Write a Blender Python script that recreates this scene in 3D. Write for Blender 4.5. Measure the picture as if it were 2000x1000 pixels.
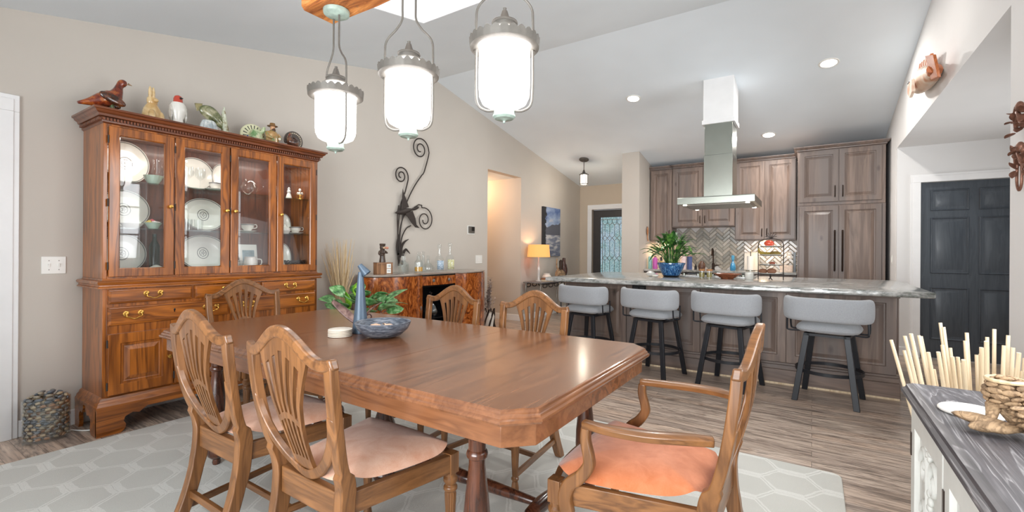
import bpy, bmesh, math, random
from math import pi, sin, cos, radians, sqrt
from mathutils import Matrix, Vector

for _o in list(bpy.data.objects):
    bpy.data.objects.remove(_o)
SC = bpy.context.scene
COL = SC.collection

# ------------------------------------------------------------------ camera
YAW, ROLL = radians(33.33), radians(0.363)
fwd = Vector((cos(YAW), sin(YAW), 0)); rgt = Vector((sin(YAW), -cos(YAW), 0)); upv = Vector((0, 0, 1))
r2 = rgt * cos(ROLL) + upv * sin(ROLL); u2 = upv * cos(ROLL) - rgt * sin(ROLL)
cam_data = bpy.data.cameras.new('camera'); cam = bpy.data.objects.new('camera', cam_data); COL.objects.link(cam)
cam.matrix_world = Matrix(((r2.x, u2.x, -fwd.x, 0), (r2.y, u2.y, -fwd.y, 0), (r2.z, u2.z, -fwd.z, 1.2), (0, 0, 0, 1)))
cam_data.sensor_width = 36; cam_data.lens = 893.5 / 2000 * 36; cam_data.shift_y = -(500 - 491.29) / 2000
cam_data.clip_start = 0.05
SC.camera = cam

# ------------------------------------------------------------------ world, lights, exposure
SC.view_settings.view_transform = 'Standard'; SC.view_settings.look = 'None'
SC.view_settings.exposure = 0.16; SC.view_settings.gamma = 1; SC.view_settings.use_curve_mapping = False
SC.cycles.use_denoising = True
SC.cycles.max_bounces = 10; SC.cycles.diffuse_bounces = 5; SC.cycles.glossy_bounces = 4
SC.cycles.transmission_bounces = 8; SC.cycles.transparent_max_bounces = 24
SC.cycles.caustics_reflective = False; SC.cycles.caustics_refractive = False
SC.cycles.sample_clamp_indirect = 6
W = bpy.data.worlds.new('world'); SC.world = W; W.use_nodes = True
W.node_tree.nodes['Background'].inputs[0].default_value = (0.93, 0.97, 1.0, 1)
W.node_tree.nodes['Background'].inputs[1].default_value = 0.6

def area(name, loc, target, sx, sy, power, col=(1, 1, 1), spread=180):
    d = bpy.data.lights.new(name, 'AREA'); d.shape = 'RECTANGLE'; d.size = sx; d.size_y = sy; d.energy = power; d.color = col
    d.spread = radians(spread)
    o = bpy.data.objects.new(name, d); COL.objects.link(o); o.location = loc
    o.rotation_euler = (Vector(target) - Vector(loc)).to_track_quat('-Z', 'Y').to_euler()
    return o

def disk(name, loc, power, col, rad, rot):
    d = bpy.data.lights.new(name, 'AREA'); d.shape = 'DISK'; d.size = rad * 2; d.energy = power; d.color = col
    o = bpy.data.objects.new(name, d); COL.objects.link(o); o.location = loc; o.rotation_euler = rot
    return o

def spot(name, loc, power, col=(1, 0.93, 0.84), ang=140, rad=0.07, blend=0.8, target=None):
    d = bpy.data.lights.new(name, 'SPOT'); d.energy = power; d.color = col; d.spot_size = radians(ang); d.spot_blend = blend
    d.shadow_soft_size = rad
    o = bpy.data.objects.new(name, d); COL.objects.link(o); o.location = loc
    if target: o.rotation_euler = (Vector(target) - Vector(loc)).to_track_quat('-Z', 'Y').to_euler()
    return o

def point(name, loc, power, col=(1, 0.9, 0.8), rad=0.05):
    d = bpy.data.lights.new(name, 'POINT'); d.energy = power; d.color = col; d.shadow_soft_size = rad
    o = bpy.data.objects.new(name, d); COL.objects.link(o); o.location = loc
    return o

# daylight of the window over the white cabinet and of the skylight, plus two added fills
area('rear_fill', (-1.75, 0.7, 1.30), (4.5, 1.3, 2.4), 2.6, 1.8, 92, (0.95, 0.98, 1.0), 110)  # added fill at the open rear end, tipped up towards the ceiling
area('daylight_side', (1.82, -1.0, 1.65), (1.9, 1.5, 1.15), 1.8, 1.2, 50, (0.95, 0.98, 1.0))
area('daylight_skylight', (2.45, 2.22, 3.97), (2.45, 2.22, 0), 0.7, 1.0, 9, (0.95, 0.98, 1.0))
area('recess_fill', (5.2, -2.9, 1.2), (5.5, 1.5, 2.9), 2.6, 1.6, 20, (0.95, 0.98, 1.0), 85)  # added uplight in the closed recess, brightens the kitchen ceiling
CANS = [(5.89, 1.98), (5.89, -0.13), (7.54, 0.54), (4.15, -0.25)]

# ------------------------------------------------------------------ mesh helpers
T = Matrix.Translation
def S(x, y, z): return Matrix.Diagonal((x, y, z, 1))
def RX(a): return Matrix.Rotation(a, 4, 'X')
def RY(a): return Matrix.Rotation(a, 4, 'Y')
def RZ(a): return Matrix.Rotation(a, 4, 'Z')
I4 = Matrix.Identity(4)
def face_m(o, right, up, out):
    "a -> right, b -> up, c -> out"
    m = Matrix((right, up, out)).transposed().to_4x4(); m.translation = Vector(o); return m
def FM(o, d):
    "frame of a front seen face on: d is where it looks"
    return face_m(o, {'-y': (1, 0, 0), '-x': (0, -1, 0), '+y': (-1, 0, 0), '+x': (0, 1, 0)}[d], (0, 0, 1),
                  {'-y': (0, -1, 0), '-x': (-1, 0, 0), '+y': (0, 1, 0), '+x': (1, 0, 0)}[d])

def smooth_path(pts, n=6, closed=False):
    "Catmull-Rom through the points (tuples of any size)"
    P = [Vector(p) for p in pts]; out = []; m = len(P)
    for i in range(m if closed else m - 1):
        p0 = P[(i - 1) % m] if (closed or i > 0) else P[i] * 2 - P[i + 1]
        p1, p2 = P[i], P[(i + 1) % m]
        p3 = P[(i + 2) % m] if (closed or i + 2 < m) else p2 * 2 - p1
        for k in range(n):
            t = k / n
            out.append(0.5 * ((2 * p1) + (p2 - p0) * t + (2 * p0 - 5 * p1 + 4 * p2 - p3) * t * t + (3 * p1 - p0 - 3 * p2 + p3) * t ** 3))
    if not closed: out.append(P[-1].copy())
    return out

class G:
    def __init__(s): s.bm = bmesh.new()
    def V(s, p, M=None): return s.bm.verts.new((M @ Vector(p)) if M is not None else p)
    def F(s, vs):
        try: return s.bm.faces.new(vs)
        except ValueError: return None
    def box(s, x0, x1, y0, y1, z0, z1, M=None):
        v = [s.V(p, M) for p in ((x0,y0,z0),(x1,y0,z0),(x1,y1,z0),(x0,y1,z0),(x0,y0,z1),(x1,y0,z1),(x1,y1,z1),(x0,y1,z1))]
        for f in ((0,3,2,1),(4,5,6,7),(0,1,5,4),(1,2,6,5),(2,3,7,6),(3,0,4,7)): s.F([v[i] for i in f])
        return s
    def cbox(s, c, sz, M=None):
        return s.box(c[0]-sz[0]/2, c[0]+sz[0]/2, c[1]-sz[1]/2, c[1]+sz[1]/2, c[2]-sz[2]/2, c[2]+sz[2]/2, M)
    def loops(s, rings, closed=False, caps=True):
        "rings: lists of verts, same length"
        n = len(rings[0]); m = len(rings)
        for i in range(m if closed else m - 1):
            a, b = rings[i], rings[(i + 1) % m]
            for j in range(n): s.F((a[j], a[(j+1) % n], b[(j+1) % n], b[j]))
        if caps and not closed:
            s.F(list(reversed(rings[0]))); s.F(rings[-1])
    def lathe(s, prof, n=24, M=None, sx=1, sy=1, caps=True, flute=0, fz=None):
        rings = []
        for r, z in prof:
            ring = []
            for k in range(n):
                rr = r
                if flute and fz and fz[0] <= z <= fz[1] and k % 2: rr = r * (1 - flute)
                ring.append(s.V((rr * cos(2*pi*k/n) * sx, rr * sin(2*pi*k/n) * sy, z), M))
            rings.append(ring)
        s.loops(rings, caps=caps); return s
    def cyl(s, r, z0, z1, n=20, M=None): return s.lathe([(r, z0), (r, z1)], n, M)
    def rod(s, a, b, r, r2=None, n=10):
        a, b = Vector(a), Vector(b); q = (b - a).to_track_quat('Z', 'Y').to_matrix().to_4x4()
        return s.lathe([(r, 0), (r if r2 is None else r2, (b - a).length)], n, T(a) @ q)
    def tube(s, pts, r, n=8, closed=False, flat=1.0):
        P = [Vector(p) for p in pts]; m = len(P); rings = []
        up = Vector((0, 0, 1)); prev = None
        for i in range(m):
            a = P[(i-1) % m] if (closed or i > 0) else P[i]; b = P[(i+1) % m] if (closed or i < m-1) else P[i]
            t = (b - a).normalized()
            if prev is None:
                x = t.cross(up)
                if x.length < 1e-3: x = t.cross(Vector((1, 0, 0)))
            else: x = prev - t * prev.dot(t)
            x.normalize(); prev = x; y = t.cross(x)
            rr = r[i] if isinstance(r, (list, tuple)) else r
            rings.append([s.V(P[i] + x * rr * cos(2*pi*k/n) + y * rr * flat * sin(2*pi*k/n)) for k in range(n)])
        s.loops(rings, closed); return s
    def strip(s, path, w, d, f=None, d0=None, closed=False):
        "thick band along a 2D path; w in-plane width, d thickness; f(a,b,c) -> xyz"
        P = [Vector(p[:2]) for p in path]; m = len(P); rings = []
        f = f or (lambda a, b, c: (a, b, c))
        for i in range(m):
            a = P[(i-1) % m] if (closed or i > 0) else P[i]; b = P[(i+1) % m] if (closed or i < m-1) else P[i]
            t = (b - a).normalized(); nrm = Vector((-t.y, t.x))
            ww = (w[i] if isinstance(w, (list, tuple)) else w) / 2; dd = d[i] if isinstance(d, (list, tuple)) else d
            p, q = P[i] + nrm * ww, P[i] - nrm * ww
            c0 = -dd/2 if d0 is None else d0
            rings.append([s.V(f(p.x, p.y, c0)), s.V(f(q.x, q.y, c0)), s.V(f(q.x, q.y, c0 + dd)), s.V(f(p.x, p.y, c0 + dd))])
        s.loops(rings, closed); return s
    def prism(s, poly, z0, z1, M=None, inset=None):
        "polygon in local XY pushed from z0 to z1"
        a = [s.V((p[0], p[1], z0), M) for p in poly]; b = [s.V((p[0], p[1], z1), M) for p in poly]
        s.loops([a, b]); return s
    def ell(s, c, r, n=16, m=10, M=None, shape=None):
        rings = []
        for i in range(m + 1):
            th = pi * i / m
            rr = max(sin(th), 0.02); ring = []
            for k in range(n):
                p = Vector((rr * cos(2*pi*k/n), rr * sin(2*pi*k/n), -cos(th)))
                if shape: p = Vector(shape(p))
                p = Vector((c[0] + p.x * r[0], c[1] + p.y * r[1], c[2] + p.z * r[2]))
                ring.append(s.V(p, M))
            rings.append(ring)
        s.loops(rings); return s
    def grid(s, fn, nu, nv, wrap=False):
        vs = [[s.V(fn(i / nu, j / nv)) for j in range(nv + (0 if wrap else 1))] for i in range(nu + 1)]
        k = nv if wrap else nv
        for i in range(nu):
            for j in range(nv):
                s.F((vs[i][j], vs[i+1][j], vs[i+1][(j+1) % len(vs[i])], vs[i][(j+1) % len(vs[i])]))
        return s
    def nest(s, w, h, steps, M, thick=0.02, hole=False, ox=0, oy=0):
        "front made of nested rectangles: steps = (inset, depth); a from 0 to w, b from 0 to h, c outward"
        def ring(i, c): return [s.V((ox + x, oy + y, c), M) for x, y in ((i, i), (w - i, i), (w - i, h - i), (i, h - i))]
        back = ring(0, -thick); rings = [back] + [ring(i, c) for i, c in steps]
        if hole:
            rings.append(ring(steps[-1][0], -thick)); s.loops(rings, closed=True)
        else:
            s.loops(rings)
        return s
    def sweep_rect(s, prof, x0, x1, y0, y1, sides='lfr'):
        "moulding round left, front and right of a box: prof = (overhang, z), front at y0; mitred, flat back"
        rings = []
        for o, z in prof:
            pts = [(x0 - o, y1), (x0 - o, y0 - o), (x1 + o, y0 - o), (x1 + o, y1)]
            rings.append([s.V((px, py, z)) for px, py in pts])
        s.loops(rings); return s

def obj(name, g, mat, parent=None, loc=None, rot=None, bevel=0, smooth=35, subsurf=0, solid=0, seg=2):
    me = bpy.data.meshes.new(name)
    bm = g.bm
    bmesh.ops.recalc_face_normals(bm, faces=bm.faces)
    bm.to_mesh(me); bm.free()
    for m in (mat if isinstance(mat, (list, tuple)) else [mat]): me.materials.append(m)
    if smooth:
        me.shade_smooth(); me.set_sharp_from_angle(angle=radians(smooth))
    o = bpy.data.objects.new(name, me); COL.objects.link(o)
    if parent: o.parent = parent
    if loc is not None: o.location = loc
    if rot is not None: o.rotation_euler = rot
    if solid:
        m = o.modifiers.new('s', 'SOLIDIFY'); m.thickness = solid; m.offset = 0
    if bevel:
        m = o.modifiers.new('b', 'BEVEL'); m.width = bevel; m.segments = seg; m.limit_method = 'ANGLE'; m.angle_limit = radians(40)
        m.harden_normals = False
    if subsurf:
        m = o.modifiers.new('ss', 'SUBSURF'); m.levels = subsurf; m.render_levels = subsurf
    return o

def tag(o, label, cat, group=None, kind=None):
    o['label'] = label; o['category'] = cat
    if group: o['group'] = group
    if kind: o['kind'] = kind
    return o

def thing(name, label, cat, loc=(0, 0, 0), rz=0, group=None):
    o = bpy.data.objects.new(name, None); COL.objects.link(o); o.empty_display_size = 0.1
    o.location = loc; o.rotation_euler = (0, 0, rz)
    return tag(o, label, cat, group)

def struct(name, g, mat, parent=None, **k):
    o = obj(name, g, mat, parent, **k)
    if not parent: o['kind'] = 'structure'
    return o

def dup(root, loc, rz=0, label=None, group=None, rot=None, scale=None):
    r = root.copy(); COL.objects.link(r); r.location = loc
    r.rotation_euler = rot if rot else (0, 0, rz)
    if scale: r.scale = scale if isinstance(scale, (tuple, list)) else (scale,) * 3
    if label: r['label'] = label
    if group: r['group'] = group
    for ch in list(root.children):
        c = ch.copy(); COL.objects.link(c); c.parent = r
        for gch in ch.children:
            d = gch.copy(); COL.objects.link(d); d.parent = c
    return r

def single(name, g, mat, label, cat, loc=(0, 0, 0), rot=None, group=None, **k):
    return tag(obj(name, g, mat, None, loc, rot, **k), label, cat, group)

# ------------------------------------------------------------------ materials
def srgb(r, g, b):
    f = lambda c: (c / 255 / 12.92) if c / 255 <= 0.04045 else ((c / 255 + 0.055) / 1.055) ** 2.4
    return (f(r), f(g), f(b), 1)

class N:
    "small node-tree helper"
    def __init__(s, name):
        s.m = bpy.data.materials.new(name); s.m.use_nodes = True; s.t = s.m.node_tree
        s.p = s.t.nodes['Principled BSDF']; s.out = s.t.nodes['Material Output']
    def n(s, typ, **kw):
        x = s.t.nodes.new(typ)
        for k, v in kw.items():
            if k.startswith('i_'): x.inputs[k[2:].replace('_', ' ')].default_value = v
            else: setattr(x, k, v)
        return x
    def l(s, a, b): s.t.links.new(a, b)
    def coord(s, scale=(1, 1, 1), rot=(0, 0, 0), kind='Object', loc=(0, 0, 0)):
        tc = s.n('ShaderNodeTexCoord'); mp = s.n('ShaderNodeMapping')
        mp.inputs['Scale'].default_value = scale; mp.inputs['Rotation'].default_value = rot; mp.inputs['Location'].default_value = loc
        s.l(tc.outputs[kind], mp.inputs['Vector']); return mp.outputs['Vector']
    def noise(s, vec, scale=5, detail=4, rough=0.55, dist=0.0):
        x = s.n('ShaderNodeTexNoise'); x.inputs['Scale'].default_value = scale; x.inputs['Detail'].default_value = detail
        x.inputs['Roughness'].default_value = rough; x.inputs['Distortion'].default_value = dist
        s.l(vec, x.inputs['Vector']); return x
    def ramp(s, fac, stops, interp='LINEAR'):
        r = s.n('ShaderNodeValToRGB'); r.color_ramp.interpolation = interp; e = r.color_ramp.elements
        while len(e) < len(stops): e.new(0.5)
        for i, (p, c) in enumerate(stops):
            e[i].position = p; e[i].color = c if len(c) == 4 else (*c, 1)
        s.l(fac, r.inputs['Fac']); return r.outputs['Color']
    def mix(s, fac, a, b, mode='MIX'):
        x = s.n('ShaderNodeMix'); x.data_type = 'RGBA'; x.blend_type = mode
        for sock, v in ((x.inputs[0], fac), (x.inputs[6], a), (x.inputs[7], b)):
            if hasattr(v, 'links') or isinstance(v, bpy.types.NodeSocket): s.l(v, sock)
            else: sock.default_value = v
        return x.outputs[2]
    def math(s, op, a, b=0.0, c=0.0):
        x = s.n('ShaderNodeMath'); x.operation = op
        for i, v in enumerate((a, b, c)):
            if isinstance(v, bpy.types.NodeSocket): s.l(v, x.inputs[i])
            else: x.inputs[i].default_value = v
        return x.outputs[0]
    def bump(s, h, strength=0.2, dist=0.01):
        b = s.n('ShaderNodeBump'); b.inputs['Strength'].default_value = strength; b.inputs['Distance'].default_value = dist
        s.l(h, b.inputs['Height']); s.l(b.outputs['Normal'], s.p.inputs['Normal'])
    def base(s, c):
        if isinstance(c, bpy.types.NodeSocket): s.l(c, s.p.inputs['Base Color'])
        else: s.p.inputs['Base Color'].default_value = c
    def set(s, rough=0.5, metal=0.0, coat=0.0, spec=0.5, sheen=0.0):
        s.p.inputs['Roughness'].default_value = rough; s.p.inputs['Metallic'].default_value = metal
        s.p.inputs['Coat Weight'].default_value = coat; s.p.inputs['Coat Roughness'].default_value = 0.15
        s.p.inputs['Specular IOR Level'].default_value = spec; s.p.inputs['Sheen Weight'].default_value = sheen
        return s.m

_mc = {}
def plain(name, col, rough=0.5, metal=0.0, var=0.08, scale=8, coat=0, spec=0.5, bump=0.0):
    "one colour with a slight cloudy variation"
    if name in _mc: return _mc[name]
    n = N(name); v = n.coord()
    nz = n.noise(v, scale, 3)
    a = tuple(c * (1 - var) for c in col[:3]) + (1,); b = tuple(min(1, c * (1 + var)) for c in col[:3]) + (1,)
    n.base(n.ramp(nz.outputs['Fac'], [(0.3, a), (0.7, b)]))
    if bump: n.bump(nz.outputs['Fac'], bump, 0.004)
    _mc[name] = n.set(rough, metal, coat, spec); return _mc[name]

def wood(name, dark, light, axis='x', scale=1.0, rough=0.35, coat=0.3, knots=0.0, contrast=1.0, streak=None, rings=0.5):
    key = name + axis
    if key in _mc: return _mc[key]
    n = N(key); st = 0.09
    sc = {'x': (st, 1, 1), 'y': (1, st, 1), 'z': (1, 1, st)}[axis]
    v = n.coord(tuple(c * scale for c in sc))
    w = n.noise(v, 9, 3, 0.5, 0.6)
    add = n.n('ShaderNodeVectorMath', operation='ADD')
    sca = n.n('ShaderNodeVectorMath', operation='SCALE'); sca.inputs['Scale'].default_value = 0.12
    n.l(w.outputs['Color'], sca.inputs[0]); n.l(v, add.inputs[0]); n.l(sca.outputs[0], add.inputs[1])
    big = n.noise(add.outputs[0], 10, 2, 0.5, 1.2)
    rg = n.math('MULTIPLY', big.outputs['Fac'], 6.0 * rings + 2); rg = n.math('FRACT', rg)
    rg = n.math('PINGPONG', rg, 0.5); rg = n.math('MULTIPLY', rg, 2.0)
    fine = n.noise(n.coord(tuple(c * scale * (0.35 if c < 1 else 1) for c in sc)), 130, 3, 0.7)
    mixf = n.math('MULTIPLY_ADD', rg, 0.35, n.math('MULTIPLY', fine.outputs['Fac'], 0.35))
    mixf = n.math('ADD', mixf, n.math('MULTIPLY', big.outputs['Fac'], 0.42))
    lo, hi = 0.5 - 0.22 / contrast, 0.5 + 0.25 / contrast
    colr = n.ramp(mixf, [(lo, dark), (hi, light)])
    if streak: colr = n.mix(n.ramp(n.noise(v, 3.0, 2, 0.5, 1.0).outputs['Fac'], [(0.45, (0, 0, 0)), (0.62, (1, 1, 1))]), colr, streak)
    if knots:
        vo = n.n('ShaderNodeTexVoronoi'); vo.inputs['Scale'].default_value = 4.0
        n.l(n.coord(tuple(c * (5.5 if c < 1 else 1) for c in sc)), vo.inputs['Vector'])
        k = n.ramp(vo.outputs['Distance'], [(0.03, (1, 1, 1)), (0.11, (0, 0, 0))])
        colr = n.mix(n.math('MULTIPLY', k, knots), colr, tuple(c * 0.35 for c in dark[:3]) + (1,))
    n.base(colr); n.bump(fine.outputs['Fac'], 0.05, 0.002)
    _mc[key] = n.set(rough, 0, coat); return _mc[key]

def emis(name, col, strength):
    n = N(name); n.base((0.9, 0.9, 0.9, 1)); n.p.inputs['Emission Color'].default_value = col
    n.p.inputs['Emission Strength'].default_value = strength; return n.set(0.4)

def pane_mat(name, tint=(1, 1, 1, 1), refl=1.0, rough=0.02):
    "thin glass: straight through, with a Fresnel reflection"
    n = N(name); t = n.n('ShaderNodeBsdfTransparent'); t.inputs[0].default_value = tint
    g = n.n('ShaderNodeBsdfGlossy'); g.inputs['Roughness'].default_value = rough; g.inputs['Color'].default_value = (refl, refl, refl, 1)
    ge = n.n('ShaderNodeNewGeometry'); dt = n.n('ShaderNodeVectorMath', operation='DOT_PRODUCT'); n.l(ge.outputs['Normal'], dt.inputs[0]); n.l(ge.outputs['Incoming'], dt.inputs[1])
    f = n.math('MULTIPLY_ADD', n.math('POWER', n.math('SUBTRACT', 1.0, n.math('ABSOLUTE', dt.outputs['Value'])), 5.0), 0.9, 0.05)
    mx = n.n('ShaderNodeMixShader')
    n.l(f, mx.inputs[0]); n.l(t.outputs[0], mx.inputs[1]); n.l(g.outputs[0], mx.inputs[2]); n.l(mx.outputs[0], n.out.inputs[0])
    return n.m
# ------------------------------------------------------------------ the palette of the room
M = {}
def wallpaint(name, c, var=0.03):
    n = N(name); nz = n.noise(n.coord(), 1.2, 2); fine = n.noise(n.coord(), 220, 2)
    n.base(n.ramp(nz.outputs['Fac'], [(0.3, tuple(x * (1 - var) for x in c[:3])), (0.7, tuple(x * (1 + var) for x in c[:3]))]))
    n.bump(fine.outputs['Fac'], 0.06, 0.002); return n.set(0.75, spec=0.25)
M['wall'] = wallpaint('taupe_paint', srgb(200, 193, 184))
M['wall_warm_lit'] = wallpaint('taupe_paint_warm_lit', srgb(200, 186, 168))  # same wall paint, with the entry's warm light put into the colour
M['wall_lit'] = wallpaint('taupe_paint_lit', srgb(224, 223, 222))  # same wall paint, made paler to carry the light on these walls
M['ceil'] = wallpaint('ceiling_white', srgb(232, 240, 246))
M['trim'] = plain('white_trim', srgb(236, 236, 236), 0.4, var=0.02)
M['white'] = plain('white_plastic', srgb(238, 237, 232), 0.35, var=0.02)

def floor_mat():
    n = N('oak_floor'); v = n.coord(kind='Object')
    br = n.n('ShaderNodeTexBrick'); br.offset = 0.37; br.offset_frequency = 2
    br.inputs['Scale'].default_value = 1.0; br.inputs['Brick Width'].default_value = 1.1; br.inputs['Row Height'].default_value = 0.083
    br.inputs['Mortar Size'].default_value = 0.0009; br.inputs['Color1'].default_value = (0, 0, 0, 1); br.inputs['Color2'].default_value = (1, 1, 1, 1)
    br.inputs['Mortar'].default_value = (0.35, 0.35, 0.35, 1); br.inputs['Bias'].default_value = 0
    rv = n.coord(rot=(0, 0, pi / 2)); n.l(rv, br.inputs['Vector'])
    g = n.noise(n.coord((1, 0.06, 1)), 26, 5, 0.65, 0.8)
    # per-plank shift of the grain
    add = n.n('ShaderNodeVectorMath', operation='ADD'); n.l(n.coord((1, 0.10, 1)), add.inputs[0]); n.l(br.outputs['Color'], add.inputs[1])
    g2 = n.noise(add.outputs[0], 12, 4, 0.6, 2.0)
    f = n.math('FRACT', n.math('MULTIPLY', g2.outputs['Fac'], 5.0)); f = n.math('PINGPONG', f, 0.5)
    mixv = n.math('ADD', n.math('MULTIPLY', g.outputs['Fac'], 0.7), n.math('MULTIPLY', f, 0.45))
    c = n.ramp(mixv, [(0.30, srgb(118, 104, 93)), (0.48, srgb(180, 162, 147)), (0.72, srgb(218, 200, 183))])
    tint = n.ramp(br.outputs['Color'], [(0.0, (0.80, 0.78, 0.78)), (0.5, (1, 1, 1)), (1.0, (1.12, 1.04, 0.98))])
    c = n.mix(1.0, c, tint, 'MULTIPLY')
    c = n.mix(br.outputs['Fac'], c, srgb(60, 50, 44))
    n.base(c); n.bump(g.outputs['Fac'], 0.12, 0.003); return n.set(0.33, spec=0.45)
M['floor'] = floor_mat()

def rug_mat():
    n = N('rug_pile'); tc = n.n('ShaderNodeTexCoord'); sx = n.n('ShaderNodeSeparateXYZ')
    wob = n.noise(tc.outputs['Object'], 14, 2); wv = n.n('ShaderNodeVectorMath', operation='MULTIPLY_ADD')
    n.l(wob.outputs['Color'], wv.inputs[0]); wv.inputs[1].default_value = (0.02, 0.02, 0); n.l(tc.outputs['Object'], wv.inputs[2])
    n.l(wv.outputs[0], sx.inputs[0]); X, Y = sx.outputs[0], sx.outputs[1]
    # trellis: two families of wavy lines that touch, making stretched hexagons with a doubled outline
    k = 2 * pi / 0.40; kx = 2 * pi / 0.40
    wave = n.math('MULTIPLY', n.math('SINE', n.math('MULTIPLY', Y, k)), 0.068)
    wave = n.math('MAXIMUM', n.math('MINIMUM', n.math('MULTIPLY', wave, 1.5), 0.060), -0.060)
    def fam(sign, off):
        q = n.math('MULTIPLY_ADD', wave, sign, X)
        q = n.math('FRACT', n.math('ADD', n.math('DIVIDE', q, 0.26), off))
        d = n.math('MULTIPLY', n.math('ABSOLUTE', n.math('SUBTRACT', q, 0.5)), 0.26)
        return d
    def line(d, w): return n.math('LESS_THAN', d, w)
    l1, l2 = line(fam(1, 0.0), 0.010), line(fam(-1, 0.5), 0.010)
    l3, l4 = line(fam(1, 0.12), 0.008), line(fam(-1, 0.62), 0.008)
    f = n.math('MAXIMUM', n.math('MAXIMUM', l1, l2), n.math('MAXIMUM', l3, l4))
    nz = n.noise(tc.outputs['Object'], 320, 3, 0.8); big = n.noise(tc.outputs['Object'], 2.2, 2)
    fl = n.math('MULTIPLY', f, n.ramp(nz.outputs['Fac'], [(0.36, (0.12, 0.12, 0.12)), (0.60, (0.95, 0.95, 0.95))]))
    ground = n.ramp(nz.outputs['Fac'], [(0.3, srgb(196, 196, 189)), (0.7, srgb(214, 214, 208))])
    ground = n.mix(0.25, ground, n.ramp(big.outputs['Fac'], [(0.35, srgb(190, 190, 182)), (0.65, srgb(214, 211, 203))]))
    n.base(n.mix(fl, ground, srgb(233, 233, 228))); n.bump(n.math('ADD', nz.outputs['Fac'], n.math('MULTIPLY', f, 0.8)), 0.5, 0.006)
    return n.set(0.95, spec=0.1, sheen=0.2)
M['rug'] = rug_mat()

TD, TL = srgb(84, 49, 29), srgb(140, 91, 58)          # dining table
HD, HL = srgb(88, 43, 13), srgb(172, 99, 34)         # china cabinet
CD, CL = srgb(84, 52, 27), srgb(140, 94, 54)          # chairs
KD, KL = srgb(92, 76, 68), srgb(146, 126, 114)       # stained alder of the kitchen
for a in 'xyz':
    M['table_' + a] = wood('table_wood', TD, TL, a, 1.0, 0.27, 0.4, contrast=0.7, rings=0.2)
    M['hutch_' + a] = wood('cherry', HD, HL, a, 1.0, 0.28, 0.4, contrast=1.0, rings=0.4)
    M['chair_' + a] = wood('chair_wood', CD, CL, a, 1.2, 0.36, 0.25, contrast=0.9, rings=0.3)
    M['alder_' + a] = wood('grey_alder', KD, KL, a, 0.9, 0.45, 0.1, knots=0.8, contrast=0.62, streak=srgb(116, 105, 100), rings=0.08)
M['hutch_cornice'] = wood('cherry_cornice', srgb(70, 34, 16), srgb(124, 66, 34), 'x', 1.0, 0.3, 0.4)  # same cherry as the cabinet, darkened to carry the cornice's shade
M['hutch_dark'] = wood('cherry_deep', srgb(72, 34, 20), srgb(118, 64, 40), 'z', 1.0, 0.4, 0.2)
M['table_dark'] = wood('table_turned', srgb(40, 20, 14), srgb(92, 52, 34), 'z', 1.2, 0.25, 0.5)
M['glaze'] = plain('dark_glaze', srgb(62, 50, 44), 0.5)
def fabric(name, c1, c2, scale=9, weave=500, sheen=0.3, rough=0.9):
    n = N(name); big = n.noise(n.coord(), scale, 4, 0.6, 0.6); w = n.noise(n.coord(), weave, 2, 0.7)
    c = n.ramp(n.math('ADD', n.math('MULTIPLY', big.outputs['Fac'], 0.75), n.math('MULTIPLY', w.outputs['Fac'], 0.25)), [(0.32, c1), (0.66, c2)])
    n.base(c); n.bump(w.outputs['Fac'], 0.35, 0.002); return n.set(rough, spec=0.2, sheen=sheen)
M['salmon'] = fabric('salmon_velvet', srgb(212, 152, 122), srgb(234, 194, 170), 10, 400)
M['greyfab'] = fabric('grey_upholstery', srgb(148, 151, 156), srgb(166, 169, 173), 160, 800)
M['blackmetal'] = plain('black_powdercoat', srgb(30, 33, 39), 0.42, 0.1)
M['iron'] = plain('dark_iron', srgb(62, 55, 52), 0.55, 0.5)
M['brass'] = plain('brass', srgb(226, 178, 92), 0.25, 1.0)
M['bronze'] = plain('oil_rubbed_bronze', srgb(62, 50, 44), 0.32, 0.8)
M['steel'] = plain('brushed_steel', srgb(148, 152, 144), 0.27, 1.0, var=0.04)
M['pewter'] = plain('pewter_metal', srgb(134, 128, 120), 0.42, 0.75)
M['verdigris'] = plain('verdigris_copper', srgb(160, 178, 168), 0.6, 0.3, var=0.2, scale=30)
M['black'] = plain('black_gloss', srgb(18, 18, 20), 0.25)
M['slate'] = wood('slate_door_paint', srgb(58, 65, 73), srgb(74, 81, 89), 'z', 1.0, 0.4, 0.1, contrast=0.8)
M['glass'] = pane_mat('clear_pane', (1, 1, 1, 1), 0.75)
M['glassware'] = pane_mat('clear_glassware', (0.965, 0.98, 0.98, 1), 1.0, 0.05)
M['glass_green'] = pane_mat('shelf_glass', (0.82, 0.92, 0.90, 1))
M['china'] = plain('cream_china', srgb(232, 230, 222), 0.2, var=0.02, coat=0.3)
M['mint'] = plain('mint_glaze', srgb(196, 222, 204), 0.25, coat=0.4, var=0.05)
M['chinamark'] = plain('china_mark', srgb(120, 118, 116), 0.4)
M['redglaze'] = plain('red_glaze', srgb(190, 70, 52), 0.25, coat=0.4)
def granite():
    n = N('granite'); v = n.coord((1, 0.45, 1)); a = n.noise(v, 6, 6, 0.65, 2.2); b = n.noise(n.coord((1, 0.6, 1)), 38, 5, 0.7, 0.8)
    f = n.math('ADD', n.math('MULTIPLY', a.outputs['Fac'], 0.6), n.math('MULTIPLY', b.outputs['Fac'], 0.4))
    n.base(n.ramp(f, [(0.36, srgb(84, 88, 84)), (0.46, srgb(136, 138, 134)), (0.54, srgb(172, 171, 168)), (0.66, srgb(206, 203, 199))]))
    return n.set(0.16, spec=0.5, coat=0.2)
M['granite'] = granite()
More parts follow.
